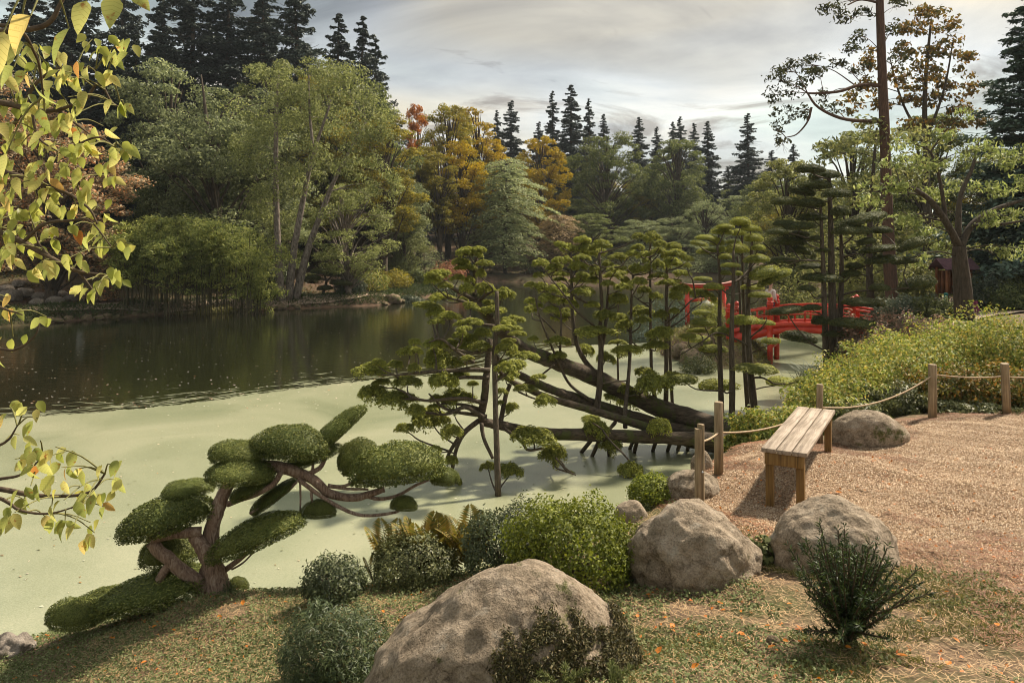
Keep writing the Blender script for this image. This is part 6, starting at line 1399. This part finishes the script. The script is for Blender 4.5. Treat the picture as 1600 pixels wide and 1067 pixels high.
for i, (px_, ytop, w, d, m_, lb) in enumerate([(1362, 500, 80, 20.5, lf_heath, 'pinkish heath bush behind the large dark cloud-pruned tree'), (1410, 488, 90, 21.5, lf_heath, 'rosy heath bush below the red-barked cedar'), (1450, 500, 80, 20.0, lf_heath, 'rosy brown bush in front of the grey shrub'), (1345, 530, 60, 21.0, lf_greyshrub, 'grey-green grassy bush by the bridge end'), (1440, 462, 90, 27.0, lf_greyshrub, 'grey-leaved shrub beside the path'), (1400, 470, 70, 28.0, lf_greyshrub, 'grey-leaved shrub at the foot of the red-barked cedar'), (1470, 468, 60, 26.0, lf_weed, 'green shrub beside the dark green post'),
                                            (1555, 430, 80, 30.0, lf_greyshrub, 'pale trailing shrub over the rockery'), (1590, 445, 70, 29.0, lf_conifer2, 'clipped dark shrub on the rockery'), (1525, 450, 50, 31.0, lf_abelia, 'yellow shrub behind the cherry trunk'), (1615, 430, 80, 31.0, lf_conifer2, 'tall dark shrub on the rockery'), (1385, 520, 70, 18.5, lf_heath, 'brownish heath bush between hedge and cloud-pruned tree'), (1330, 505, 50, 24.0, lf_heath, 'rust-tipped bush at the bridge end')]):
    X = (px_ - CX) * d / F; zb = gz(X, d); zt = HC - (ytop - HZ) * d / F
    h = max((zt - zb) * F / d, 14)
    mound(px_, 0, w, h, m_, lb, 4200, .09 if d < 24 else .12, 640 + i, 'garden_shrub', aspect=.4, spread=.8, lump=.2, shell=.5, d=d, group='shrubs around the bridge path')
for i, (px_, yt, w, d, lb) in enumerate([(1300, 405, 110, 39.0, 'light green bush at the water behind the large dark cloud-pruned tree'), (1365, 410, 110, 37.5, 'light green bush beside the red-barked trunk'), (1430, 415, 110, 38.0, 'light green bush between the red-barked trunk and the shelter'), (1235, 425, 80, 42.0, 'light green bush at the far end of the bridge channel'), (1550, 410, 110, 33.5, 'light green bush behind the rockery shrubs')]):
    X = (px_ - CX) * d / F; zb = gz(X, d); h = max((HC - (yt - HZ) * d / F - zb) * F / d, 20)
    mound(px_, 0, w, h, lf_softgreen, lb, 4200, .17, 680 + i, 'garden_shrub', aspect=.45, spread=.8, lump=.25, shell=.6, d=d, group='shrubs around the bridge path')
# pink-flowered plant by the path
mound(1518, 470, 26, 26, leaf_mat('pink_petals', [(.35, .05, .12), (.5, .12, .25), (.08, .1, .04)], nscale=2), 'magenta flowering plant at the path beside the cherry trunk', 700, .09, 690, 'flower_clump', cat='flowers', d=28.0)
# reeds at the bridge
X = (1275 - CX) * 22.8 / F
rd = thing('reed_clump', 'grey-green reed clump drooping over the water by the dark cloud-pruned tree', 'reeds', (X, 22.8, 0.0)); g = Geo()
for _ in range(260):
    a = rnd.uniform(0, 6.28); b = np.array([rnd.gauss(0, .28), rnd.gauss(0, .3), 0]); L_ = rnd.uniform(.6, 1.25)
    e = np.array([math.cos(a) * L_ * .6, math.sin(a) * L_ * .6, L_ * rnd.uniform(.4, .8)]); p = smooth_path([b, b + e * [.3, .3, .75], b + e], 7); sd = nrm(np.cross(e, [0, 0, 1.0])) * .009
    V = np.stack([p - sd, p + sd], 1).reshape(-1, 3); i = np.arange(6) * 2
    g.add(V, np.stack([i, i + 1, i + 3, i + 2], -1))
tag(g.build('blades', lf_greyshrub, rd), kind='stuff')
# clipped and loose bushes of the islet and the far bank
for i, (px_, yb, w, h, d, m_, lb) in enumerate([(1095, 585, 60, 34, None, lf_cloud2, 'low clipped bush at the near tip of the islet'), (1160, 545, 70, 60, 29.0, lf_boxdark, 'dark leafy bush beside the bridge pier'), (1045, 530, 70, 60, 33.0, lf_pine, 'blue-green dwarf pine left of the torii'), (1090, 520, 60, 60, 34.0, lf_pine, 'blue-green dwarf pine within the torii'), (1010, 520, 60, 50, 34.5, lf_pine, 'blue-green dwarf pine behind the upright stems'), (1115, 530, 50, 40, 30.5, lf_cloud, 'yellow-green rounded bush at the torii foot'), (1150, 520, 60, 50, 32.0, lf_pine, 'dwarf pine behind the bridge end post'),
                                            (1185, 520, 60, 60, 33.0, lf_greyshrub, 'grey-green bush at the far end of the bridge')]):
    mound(px_, yb, w, h, m_, lb, 3000, .07, 700 + i, 'islet_shrub', aspect=.35, spread=.8, lump=.15, shell=.5, d=d, group='bushes on the torii islet')
bank = [(432, 432, 40, 26, 58, lf_boxdark, 'round dark clipped bush behind the birches'), (575, 445, 60, 36, 56, lf_abelia, 'yellowing shrub at the foot of the silvery tree'), (615, 440, 50, 30, 60, lf_olive, 'olive shrub on the far point'), (640, 462, 44, 16, 56, lf_greyshrub, 'pale low mound at the tip of the far point'), (672, 440, 30, 24, 66, lf_conifer2, 'dark domed clipped shrub behind the far point'), (650, 432, 24, 22, 68, lf_conifer2, 'second dark domed clipped shrub behind the far point'), (690, 445, 50, 22, 64, lf_boxdark, 'spreading dark shrub low on the far point'),
        (545, 468, 50, 26, 54.5, lf_greyshrub, 'grey shrub at the waterline under the silvery tree'), (415, 478, 40, 20, 51, lf_boxgrey, 'low shrub at the water next to the birches'), (660, 395, 70, 44, 78, lf_greygreen, 'blue-green shrub on the bare slope'), (700, 405, 60, 30, 76, lf_redshrub, 'rust red maple shrub on the far shore'), (625, 400, 60, 44, 72, lf_green, 'green shrub under the bright low tree'), (720, 425, 70, 30, 84, lf_boxdark, 'dark shrub at the far waterline by the pale tree'), (850, 425, 70, 24, 88, lf_green, 'dark waterside shrub below the tan tree'), (930, 425, 90, 30, 88, lf_green, 'dark waterside shrub below the domed oak'),
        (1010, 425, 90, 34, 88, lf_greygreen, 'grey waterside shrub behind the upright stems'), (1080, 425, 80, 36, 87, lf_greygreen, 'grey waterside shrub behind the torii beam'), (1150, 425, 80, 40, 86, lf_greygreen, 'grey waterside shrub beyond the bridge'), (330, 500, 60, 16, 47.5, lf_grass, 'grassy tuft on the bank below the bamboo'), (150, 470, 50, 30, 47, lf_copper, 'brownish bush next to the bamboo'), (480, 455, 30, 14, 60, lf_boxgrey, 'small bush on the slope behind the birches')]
for i, (px_, yb, w, h, d, m_, lb) in enumerate(bank):
    X = (px_ - CX) * d / F
    mound(px_, yb, w, h, m_, lb, 2200, .16, 720 + i, 'bank_shrub', aspect=.5, spread=.8, lump=.12, shell=.4, d=float(d), group='shrubs of the far bank')
# little trained pine on the far bank
tp = CloudTree('trained_pine', 'small trained pine with flat pads by the far path next to the birches', tuple(P(512, 474, 54) * [1, 1, 0] + [0, 0, gz(P(512, 474, 54)[0], 54)]))
tp.stem([(502, 476, 54), (506, 455, 54), (510, 440, 54), (506, 428, 54)], .14, .05, bark, 'stem'); tp.stem([(507, 452, 54), (525, 448, 53.8), (540, 444, 53.7)], .06, .03, bark, 'stem'); tp.stem([(510, 440, 54), (520, 430, 54)], .06, .03, bark, 'stem')
for px_, py_, w, h in [(500, 424, 26, 9), (522, 428, 30, 10), (535, 442, 34, 9), (508, 450, 22, 8), (490, 434, 22, 8)]:
    tp.join(put_pad(tp.t, tp.o, PAD_D, .9, .7, .27, px_, py_, w, h, 0, 54 + rnd.uniform(-.3, .3)), .03)

# ------------------------------------------------------------------ ground cover
r_ = np.random.default_rng(900)
def scatter(n, x0, x1, y0, y1, mask):
    x = r_.uniform(x0, x1, n); y = r_.uniform(y0, y1, n)
    k = mask(x, y); x, y = x[k], y[k]
    return np.c_[x, y, height(x, y)]
land = lambda x, y: (-LAKE_SD(x, y) > .12)
def in_view(x, y):
    return (np.abs(x / y) < .70) & (y > 3.6)
patch = lambda x, y, s: vnoise(x, y, 1.1, s) + .6 * vnoise(x, y, 3.1, s + 1)
# small-leaved carpet on the left mound
Pt = scatter(330000, -6.5, 1.8, 3.6, 9.4, lambda x, y: land(x, y) & in_view(x, y) & (patch(x, y, 4.) > -.75 + .5 * sstep(-.5, 1.6, x)) & (gsd(x, y) < -.05))
Pt = Pt[:95000]; Pt[:, 2] += r_.random(len(Pt)) ** 2 * .05
V, Q = leaf_quads(Pt, np.tile([0, 0, 1.0], (len(Pt), 1)), .024, .6, .55, 0, r=r_)
tag(Geo().add(V, Q).build('ground_cover', lf_cover), 'carpet of tiny grey-green leaves over the left mound', 'ground cover', kind='stuff')
# patchy grass and weeds on the right
Pt = scatter(90000, -.3, 5.5, 3.6, 7.2, lambda x, y: land(x, y) & in_view(x, y) & (patch(x, y, 9.) > .2 + .3 * vnoise(x, y, 7., 3.)) & (gsd(x, y) < .15 * vnoise(x, y, 4.)))[:26000]
n = len(Pt); dr = nrm(r_.normal(size=(n, 3)) * [1, 1, .3] + [0, 0, .75]); ln = r_.uniform(.02, .06, (n, 1)); wv = nrm(np.cross(dr, r_.normal(size=(n, 3)))) * .0028
V = np.stack([Pt - wv, Pt + wv, Pt + dr * ln + wv * .4, Pt + dr * ln - wv * .4], 1).reshape(-1, 3)
tag(Geo().add(V, np.arange(4 * n).reshape(n, 4)).build('grass', lf_grass), 'patchy short grass in front of the gravel', 'grass', kind='stuff')
Pt = scatter(60000, -.3, 5.0, 3.6, 7.0, lambda x, y: land(x, y) & in_view(x, y) & (patch(x, y, 2.) > .45 + .4 * vnoise(x, y, 8., 1.)) & (gsd(x, y) < .05))[:9000]; Pt[:, 2] += r_.random(len(Pt)) * .03
V, Q = leaf_quads(Pt, np.tile([0, 0, 1.0], (len(Pt), 1)), .026, .5, .6, 0, r=r_)
tag(Geo().add(V, Q).build('creeping_weeds', lf_weed), 'creeping weeds on the bare soil in front of the gravel', 'ground cover', kind='stuff')
# straw and needles
Pt = scatter(150000, -4, 6.5, 3.6, 8.5, lambda x, y: land(x, y) & in_view(x, y) & ((gsd(x, y) < .3) | (r_.random(len(x)) < .15)))[:36000]; n = len(Pt); Pt[:, 2] += .006 + r_.random(n) * .012
a = r_.uniform(0, 6.28, n); dr = np.c_[np.cos(a), np.sin(a), r_.normal(0, .12, n)]; ln = r_.uniform(.02, .08, (n, 1)); wv = np.c_[-np.sin(a), np.cos(a), np.zeros(n)] * .0018
V = np.stack([Pt - wv, Pt + wv, Pt + dr * ln + wv, Pt + dr * ln - wv], 1).reshape(-1, 3)
tag(Geo().add(V, np.arange(4 * n).reshape(n, 4)).build('dry_straw', lf_straw), 'dry straw and needles strewn over the soil', 'litter', kind='stuff')
# rusty needles blown over the gravel and its edges
Pt = scatter(160000, 1.2, 9, 4.0, 11.8, lambda x, y: in_view(x, y) & (gsd(x, y) > -.3) & (gsd(x, y) < .25 + .9 * np.maximum(patch(x, y, 6.), -.1)))[:30000]; n = len(Pt); Pt[:, 2] += .016 + r_.random(n) * .008
a = r_.uniform(0, 6.28, n); dr = np.c_[np.cos(a), np.sin(a), r_.normal(0, .08, n)]; ln = r_.uniform(.015, .05, (n, 1)); wv = np.c_[-np.sin(a), np.cos(a), np.zeros(n)] * .0022
V = np.stack([Pt - wv, Pt + wv, Pt + dr * ln + wv, Pt + dr * ln - wv], 1).reshape(-1, 3)
tag(Geo().add(V, np.arange(4 * n).reshape(n, 4)).build('needle_litter', leaf_mat('rusty_needle', [(.14, .06, .03), (.26, .11, .05), (.34, .17, .08)], trans=.05, nscale=2)), 'rusty needle litter drifted over the gravel edges', 'litter', kind='stuff')
# gravel chips
Pt = scatter(150000, 1.4, 8.5, 4.2, 11.5, lambda x, y: (gsd(x, y) > -.12) & in_view(x, y))[:60000]; n = len(Pt)
s = r_.uniform(.004, .011, (n, 1)) ; tet = np.array([[1, 0, -.4], [-.5, .87, -.4], [-.5, -.87, -.4], [0, 0, .9]])
ang = r_.uniform(0, 6.28, n); ca_, sa_ = np.cos(ang), np.sin(ang)
T4 = np.stack([np.c_[t[0] * ca_ - t[1] * sa_, t[0] * sa_ + t[1] * ca_, np.full(n, t[2])] for t in tet], 1) * r_.uniform(.6, 1.3, (n, 4, 1))
V = (Pt[:, None] + [0, 0, .01] + T4 * s[:, None]).reshape(-1, 3); b = np.arange(n)[:, None] * 4
T = np.concatenate([b + [0, 1, 3], b + [1, 2, 3], b + [2, 0, 3]])
m_chip = leaf_mat('gravel_chip', [(.12, .078, .048), (.3, .205, .13), (.43, .31, .2), (.56, .45, .33)], trans=0, rough=.85, spec=.2, nscale=2)
tag(Geo().add(V, T=T).build('gravel_chips', m_chip), 'loose gravel chips on the terrace', 'gravel', kind='stuff')
# fallen leaves
def leaf_shape(seed, fold=.25, curl=.2, pts=7, wmax=.36):
    """one broad pointed leaf of unit length, folded on its midrib"""
    r = np.random.default_rng(seed); t = np.linspace(0, 1, pts); w = wmax * np.sin(np.pi * t ** .8) ** .8 * (1 - .25 * t) ; w[0] = .01; w[-1] = .002
    w = w * (1 + .06 * r.normal(size=pts)); z = -curl * t ** 2
    mid = np.c_[np.zeros(pts), t, z]; lf = np.c_[-w, t + .04 * w, z + fold * w]; rt = np.c_[w, t + .04 * w, z + fold * w * r.uniform(.7, 1.2)]
    V = np.concatenate([lf, mid, rt]); i = np.arange(pts - 1)
    Q = np.concatenate([np.stack([i, i + pts, i + pts + 1, i + 1], -1), np.stack([i + pts, i + 2 * pts, i + 2 * pts + 1, i + pts + 1], -1)])
    return V, Q
fl_me = [Geo().add(*leaf_shape(s, .5, -.2)).mesh('fallen_leaf', lf_fallen) for s in range(4)]
spots = [(1218, 780), (1185, 725), (1300, 728), (1305, 775), (1080, 1054), (1200, 1018), (1222, 1008), (1190, 1040), (1320, 1024), (1345, 970), (1352, 1018), (1400, 1030), (1048, 995), (1230, 950), (1165, 1000), (1130, 955), (1290, 1060), (1500, 1012), (520, 965), (600, 965), (652, 975), (270, 990), (245, 985), (310, 1005), (380, 950), (450, 945), (560, 930), (230, 1040), (60, 1062), (345, 975), (1195, 990), (1375, 900), (1390, 930), (1440, 985), (1010, 935), (995, 975), (1000, 1005), (1560, 985), (330, 1055), (180, 1000), (975, 1010), (985, 995), (1025, 1030), (1480, 1050), (1255, 1000)]
for px_, py_ in spots:
    b = on_ground(px_, py_); o = link('fallen_leaf', rnd.choice(fl_me)); s = rnd.uniform(.035, .065); o.scale = (s, s, s); o.location = tuple(b + [0, 0, .025]); o.rotation_euler = (rnd.uniform(-.3, .3), rnd.uniform(-.3, .3), rnd.uniform(0, 6.28))
    tag(o, 'orange fallen leaf lying on the ground', 'leaf', 'orange leaves scattered on the near ground')
Pt = scatter(9000, -5, 6.5, 3.6, 9.5, lambda x, y: land(x, y) & in_view(x, y))[:1100]; Pt[:, 2] += .02
V, Q = leaf_quads(Pt, np.tile([0, 0, 1.0], (len(Pt), 1)), .032, .6, .35, 0, r=r_)
tag(Geo().add(V, Q).build('leaf_litter', lf_fallen), 'small rusty leaf litter over the near ground', 'litter', kind='stuff')
# grass on the far bank edge
xs_, ys_ = r_.uniform(-36, 0, 160000), r_.uniform(36, 66, 160000); sd_ = -LAKE_SD(xs_, ys_); k = (sd_ > .1) & (sd_ < 2.6 + 1.5 * vnoise(xs_, ys_, .4)); Pt = np.c_[xs_, ys_, height(xs_, ys_)][k][:24000]; n = len(Pt)
dr = nrm(r_.normal(size=(n, 3)) * [1, 1, .3] + [0, 0, .8]); ln = r_.uniform(.12, .4, (n, 1)); wv = nrm(np.cross(dr, r_.normal(size=(n, 3)))) * .022
V = np.stack([Pt - wv, Pt + wv, Pt + dr * ln + wv * .3, Pt + dr * ln - wv * .3], 1).reshape(-1, 3)
lf_bank = leaf_mat('bank_grass', [(.025, .04, .012), (.05, .07, .02), (.1, .11, .04)], trans=.25, nscale=.6)
tag(Geo().add(V, np.arange(4 * n).reshape(n, 4)).build('bank_grass', lf_bank), 'rough grass along the far waterline', 'grass', kind='stuff')
# islet and right bank greenery
Pt = scatter(60000, 4.5, 14, 13.5, 35, lambda x, y: height(x, y) > .03)[:22000]; n = len(Pt); Pt[:, 2] += .02
dr = nrm(r_.normal(size=(n, 3)) * [1, 1, .3] + [0, 0, .6]); ln = r_.uniform(.08, .25, (n, 1)); wv = nrm(np.cross(dr, r_.normal(size=(n, 3)))) * .014
V = np.stack([Pt - wv, Pt + wv, Pt + dr * ln + wv * .3, Pt + dr * ln - wv * .3], 1).reshape(-1, 3)
tag(Geo().add(V, np.arange(4 * n).reshape(n, 4)).build('rough_grass', lf_grass), 'rough grass on the bank below the bridge and on the islet', 'grass', kind='stuff')
# leaf litter of the wooded slopes
xs_, ys_ = r_.uniform(-60, 45, 90000), r_.uniform(40, 110, 90000); sd_ = -LAKE_SD(xs_, ys_); k = (sd_ > 3) & (sd_ < 30); Pt = np.c_[xs_, ys_, height(xs_, ys_) + .06][k][:26000]
V, Q = leaf_quads(Pt, np.tile([0, 0, 1.0], (len(Pt), 1)), .2, .6, .5, 0, r=r_)
tag(Geo().add(V, Q).build('slope_litter', leaf_mat('slope_litter', [(.05, .06, .02), (.12, .08, .04), (.2, .12, .06), (.08, .09, .03)], nscale=.2)), 'leaf litter and low plants on the wooded slopes', 'litter', kind='stuff')
# ------------------------------------------------------------------ the near tree at the left whose leafy twigs hang into view
def big_leaf_mat():
    m, N, L, out = newmat('hanging_leaf')
    oi = N('ShaderNodeObjectInfo')
    r = ramp(N, L, oi.outputs['Random'], [(0, (.27, .3, .075)), (.4, (.4, .41, .11)), (.7, (.5, .48, .15)), (.93, (.56, .48, .16)), (1, (.42, .15, .03))])
    tcn = N('ShaderNodeTexCoord')
    sp = N('ShaderNodeSeparateXYZ'); L(tcn.outputs['Object'], sp.inputs[0])
    ab_ = N('ShaderNodeMath', operation='ABSOLUTE'); L(sp.outputs[0], ab_.inputs[0])
    ma = N('ShaderNodeMath', operation='MULTIPLY_ADD'); L(ab_.outputs[0], ma.inputs[0]); ma.inputs[1].default_value = -.7; L(sp.outputs[1], ma.inputs[2])
    mu = N('ShaderNodeMath', operation='MULTIPLY'); L(ma.outputs[0], mu.inputs[0]); mu.inputs[1].default_value = 7.0
    fr = N('ShaderNodeMath', operation='FRACT'); L(mu.outputs[0], fr.inputs[0])
    rv = ramp(N, L, fr.outputs[0], [(0, (.72, .72, .6)), (.12, (1, 1, 1)), (.9, (1, 1, 1)), (1, (.75, .75, .62))])
    no = N('ShaderNodeTexNoise'); no.inputs['Scale'].default_value = 3.5; no.inputs['Detail'].default_value = 4
    ad = N('ShaderNodeVectorMath', operation='ADD'); L(tcn.outputs['Object'], ad.inputs[0]); 
    cb = N('ShaderNodeCombineXYZ'); L(oi.outputs['Random'], cb.inputs[2]); sc_ = N('ShaderNodeVectorMath', operation='SCALE'); L(cb.outputs[0], sc_.inputs[0]); sc_.inputs['Scale'].default_value = 40.; L(sc_.outputs[0], ad.inputs[1]); L(ad.outputs[0], no.inputs['Vector'])
    rs = ramp(N, L, no.outputs['Fac'], [(.62, (0, 0, 0)), (.7, (.8, .8, .8))])
    mm = N('ShaderNodeMixRGB', blend_type='MULTIPLY'); mm.inputs[0].default_value = 1; L(r.outputs[0], mm.inputs[1]); L(rv.outputs[0], mm.inputs[2])
    mx = N('ShaderNodeMixRGB'); L(rs.outputs[0], mx.inputs[0]); L(mm.outputs[0], mx.inputs[1]); mx.inputs[2].default_value = (.3, .1, .02, 1)
    pb = N('ShaderNodeBsdfPrincipled'); L(mx.outputs[0], pb.inputs['Base Color']); pb.inputs['Roughness'].default_value = .4; pb.inputs['Specular IOR Level'].default_value = .4
    tr = N('ShaderNodeBsdfTranslucent'); hs_ = N('ShaderNodeHueSaturation'); hs_.inputs['Value'].default_value = 1.35; L(mx.outputs[0], hs_.inputs['Color']); L(hs_.outputs[0], tr.inputs['Color'])
    ms = N('ShaderNodeMixShader'); ms.inputs[0].default_value = .6; L(pb.outputs[0], ms.inputs[1]); L(tr.outputs[0], ms.inputs[2]); L(ms.outputs[0], out.inputs['Surface'])
    return m
m_hang = big_leaf_mat()
HL = [Geo().add(*leaf_shape(50 + s, rng.uniform(.15, .5), rng.uniform(.1, .5), 9, rng.uniform(.25, .33))).mesh('leaf', m_hang, True) for s in range(8)]
nt_o = np.array([-3.7, 3.6, gz(-3.7, 3.6) - .1])
near_tree = thing('overhanging_tree', 'near tree whose yellow-green leafy twigs hang over the water', 'tree', tuple(nt_o))
bm_paths = [([(-200, -60, 2.3), (0, -30, 2.3), (60, -12, 2.3), (130, -30, 2.3), (205, -45, 2.3)], .008), ([(-160, 80, 2.4), (5, 40, 2.4), (55, 85, 2.5), (68, 150, 2.8)], .007), ([(-300, 250, 3.8), (-120, 140, 3.8), (0, 160, 3.8), (50, 172, 3.8), (90, 172, 3.8), (135, 155, 3.8)], .022), ([(-120, 190, 3.9), (0, 215, 3.9), (55, 132, 3.9), (102, 105, 3.9), (150, 108, 3.9)], .014), ([(-300, 320, 3.8), (-100, 330, 3.8), (0, 363, 3.8), (35, 379, 3.8), (81, 404, 3.8), (122, 424, 3.8), (168, 431, 3.8)], .022),
            ([(-100, 250, 3.8), (16, 271, 3.8), (54, 287, 3.8), (100, 300, 3.8), (138, 325, 3.8), (152, 350, 3.8)], .014), ([(-80, 60, 3.0), (0, 50, 3.0), (70, 40, 3.0), (98, 0, 3.0), (130, -60, 3.0)], .016), ([(54, 287, 3.8), (80, 290, 3.8), (110, 285, 3.8), (130, 305, 3.8)], .008), ([(81, 404, 3.8), (60, 380, 3.8), (52, 350, 3.8)], .007), ([(90, 172, 3.8), (120, 195, 3.8), (140, 210, 3.8)], .008),
            ([(-300, 700, 3.5), (-100, 750, 3.5), (0, 764, 3.5), (48, 773, 3.5), (92, 775, 3.5), (140, 769, 3.5), (164, 740, 3.5)], .016), ([(-100, 740, 3.5), (0, 778, 3.5), (32, 797, 3.5), (77, 802, 3.5), (128, 788, 3.5)], .01), ([(-100, 760, 3.5), (0, 748, 3.5), (35, 740, 3.5), (67, 714, 3.5)], .01), ([(-100, 720, 3.5), (0, 695, 3.5), (29, 663, 3.5)], .01), ([(-120, 520, 3.6), (0, 545, 3.6), (29, 544, 3.6), (54, 525, 3.6), (62, 505, 3.6)], .008), ([(-100, 440, 3.7), (0, 480, 3.7), (20, 487, 3.7), (35, 492, 3.7)], .007),
            ([(35, 379, 3.8), (70, 350, 3.8), (110, 345, 3.8), (140, 345, 3.8), (175, 387, 3.8)], .009), ([(122, 424, 3.8), (135, 440, 3.8), (150, 460, 3.8)], .007), ([(50, 172, 3.8), (60, 215, 3.8), (95, 240, 3.8)], .008), ([(135, 155, 3.8), (155, 130, 3.8), (175, 160, 3.8), (195, 172, 3.8)], .008), ([(95, 240, 3.8), (150, 215, 3.8), (180, 230, 3.8)], .007)]
SS = []
for pts, r0 in bm_paths:
    p = smooth_path([P(*q) - nt_o for q in pts], 26); SS.append(p)
    Geo().add(*tube(p, [r0, max(r0 * .3, .003)], 7, wob=.08)).build('twig_branch', twig, near_tree, True)
Geo().add(*tube(smooth_path([(0, 0, 0), (-.05, 0, 1.6), (.05, .05, 3.0), (0, 0, 5.2)], 16), [.2, .15, .11], 14, wob=.05)).build('trunk', bark, near_tree, True)
for p in SS:                                     # tie the outer ends back to the trunk
    if p[0][0] + nt_o[0] < -2.6:
        e = np.array([0, 0, np.clip(p[0][2] - .5, .8, 5.0)])
        Geo().add(*tube(smooth_path([e, (e + p[0]) / 2 + [0, 0, .15], p[0]], 8), [.05, .02], 8)).build('limb', bark, near_tree, True)
SS = np.concatenate(SS)
clus = [(c[0] / 4.446, c[1] / 4.446) for c in [(260,370),(360,400),(640,320),(680,390),(760,420),(810,400),(850,320),(290,500),(390,530),(510,500),(600,500),(770,560),(840,740),(490,580),(340,650),(570,700),(370,720),(460,720),(570,820),(430,860),(320,920),(720,920),(560,960),(90,970),(210,860),(20,1030),(470,1050),(610,1050),(820,1050),(90,400),(50,760),(150,700),(260,780),(60,300),(150,330),(20,560),(180,560),(30,900),(140,1040)]]
clus += [(c[0] / 3.68, 230 + c[1] / 3.68) for c in [(220,20),(400,50),(520,30),(690,40),(600,110),(450,100),(630,200),(390,150),(50,100),(230,130),(300,110),(190,190),(310,210),(130,240),(490,210),(510,270),(560,320),(580,395),(270,270),(200,330),(330,360),(430,380),(100,380),(30,200),(30,330),(140,400),(230,410),(390,500),(120,490),(560,470),(520,530),(300,490),(580,580),(330,580),(60,590),(700,580),(770,600),(20,620),(240,640),(400,670),(490,700),(630,720),(100,680),(250,700),(190,760),(320,720),(520,800),(640,800),(560,850),(40,900),(70,960),(270,1010),(20,430),(70,300),(20,520),(160,560)]]
lowc = [(c[0] / 3.137, 520 + c[1] / 3.137) for c in [(40,390),(140,390),(190,450),(20,440),(90,530),(200,560),(270,590),(320,610),(80,650),(150,690),(180,650),(300,690),(380,700),(540,675),(570,750),(400,780),(160,780),(260,760),(430,830),(500,820),(130,850),(310,850),(500,880),(250,880),(80,910),(220,930),(310,950),(370,970),(450,960),(470,1010),(60,50),(10,110),(50,880)]]
leaf_list = []
for px_, py_ in clus + lowc:
    d = (3.8 if py_ < 540 else 3.5) + rnd.uniform(-.35, .35)
    if (px_, py_) in lowc and rnd.random() < 0: continue
    c = P(px_ + rnd.uniform(-3, 3), py_ - 10, d) - nt_o
    k = np.argmin(np.linalg.norm(SS - c, axis=1)); a = SS[k]
    if np.linalg.norm(a - c) > .03:
        Geo().add(*tube(smooth_path([a, (a + c) / 2 + [0, 0, .02], c], 7), [.004, .0022], 5, cap=False)).build('petiole', twig_green, near_tree, True)
    nlf = rnd.choice([3, 3, 4, 5]) if py_ < 540 else rnd.choice([2, 3, 3])
    for j in range(nlf):
        leaf_list.append((c + np.array([rnd.gauss(0, .028), rnd.gauss(0, .03), rnd.gauss(0, .012)]), rnd.uniform(.055, .088), None))
# the few large leaves that hang closest
for px_, py_, sz, d in [(48, 25, .13, 2.1), (135, 2, .105, 2.3), (178, -4, .12, 2.3), (108, 45, .12, 2.4), (52, 130, .1, 2.6), (22, 105, .1, 2.4), (6, 50, .12, 2.2), (200, -22, .1, 2.3), (60, 170, .09, 2.9), (70, 205, .09, 3.0), (30, 60, .1, 2.3), (10, 240, .09, 2.8)]:
    c = P(px_, py_, d) - nt_o; leaf_list.append((c, sz, 1))
    k = np.argmin(np.linalg.norm(SS - c, axis=1)); Geo().add(*tube(smooth_path([SS[k], (SS[k] + c) / 2 + [0, 0, .04], c], 8), [.005, .002], 5, cap=False)).build('petiole', twig_green, near_tree, True)
leaf_list.sort(key=lambda q: -q[1] / (q[0][1] + nt_o[1]))
def leaf_matrix(c, s):
    az = rnd.uniform(-1.9, 1.9); dn = rnd.uniform(.5, 1.35)              # the tip hangs down
    y = Vector((math.sin(az) * math.cos(dn), -math.cos(az) * math.cos(dn) * .8, -math.sin(dn))).normalized()
    zz = Vector((rnd.gauss(0, .55), -1 + rnd.gauss(0, .4), .6 + rnd.gauss(0, .4))); x = y.cross(zz).normalized(); z = x.cross(y)
    M = Matrix((x, y, z)).transposed().to_4x4(); M.translation = Vector(c)
    return M @ Matrix.Scale(s, 4)
rest = Geo()
for i, (c, s, _) in enumerate(leaf_list):
    M = leaf_matrix(c, s)
    if i < 300:
        o = link('leaf', rnd.choice(HL), near_tree); o.matrix_local = M
    else:
        V, Q = leaf_shape(int(rng.integers(50, 58)), .3, .3, 7); Mn = np.array(M); rest.add(V @ Mn[:3, :3].T + Mn[:3, 3], Q)
if rest.n:
    tag(rest.build('leaves', leaf_mat('hanging_leaf_far', [(.27, .3, .075), (.4, .41, .11), (.52, .48, .15)], trans=.6, tcol=1.35, nscale=1), near_tree), kind='stuff')

# ------------------------------------------------------------------ the air over the lake
m_haze = bpy.data.materials.new('haze'); m_haze.use_nodes = True; nt = m_haze.node_tree; nt.nodes.clear()
ho = nt.nodes.new('ShaderNodeOutputMaterial'); hv = nt.nodes.new('ShaderNodeVolumePrincipled')
hv.inputs['Color'].default_value = (.80, .88, .95, 1); hv.inputs['Density'].default_value = .00022; hv.inputs['Anisotropy'].default_value = .2
nt.links.new(hv.outputs[0], ho.inputs['Volume'])
g = Geo(); box(g, (0, 125, 21), (310, 272, 48)); hz = g.build('haze', m_haze)
tag(hz, 'thin bluish haze over the lake and woods', 'haze', kind='stuff')
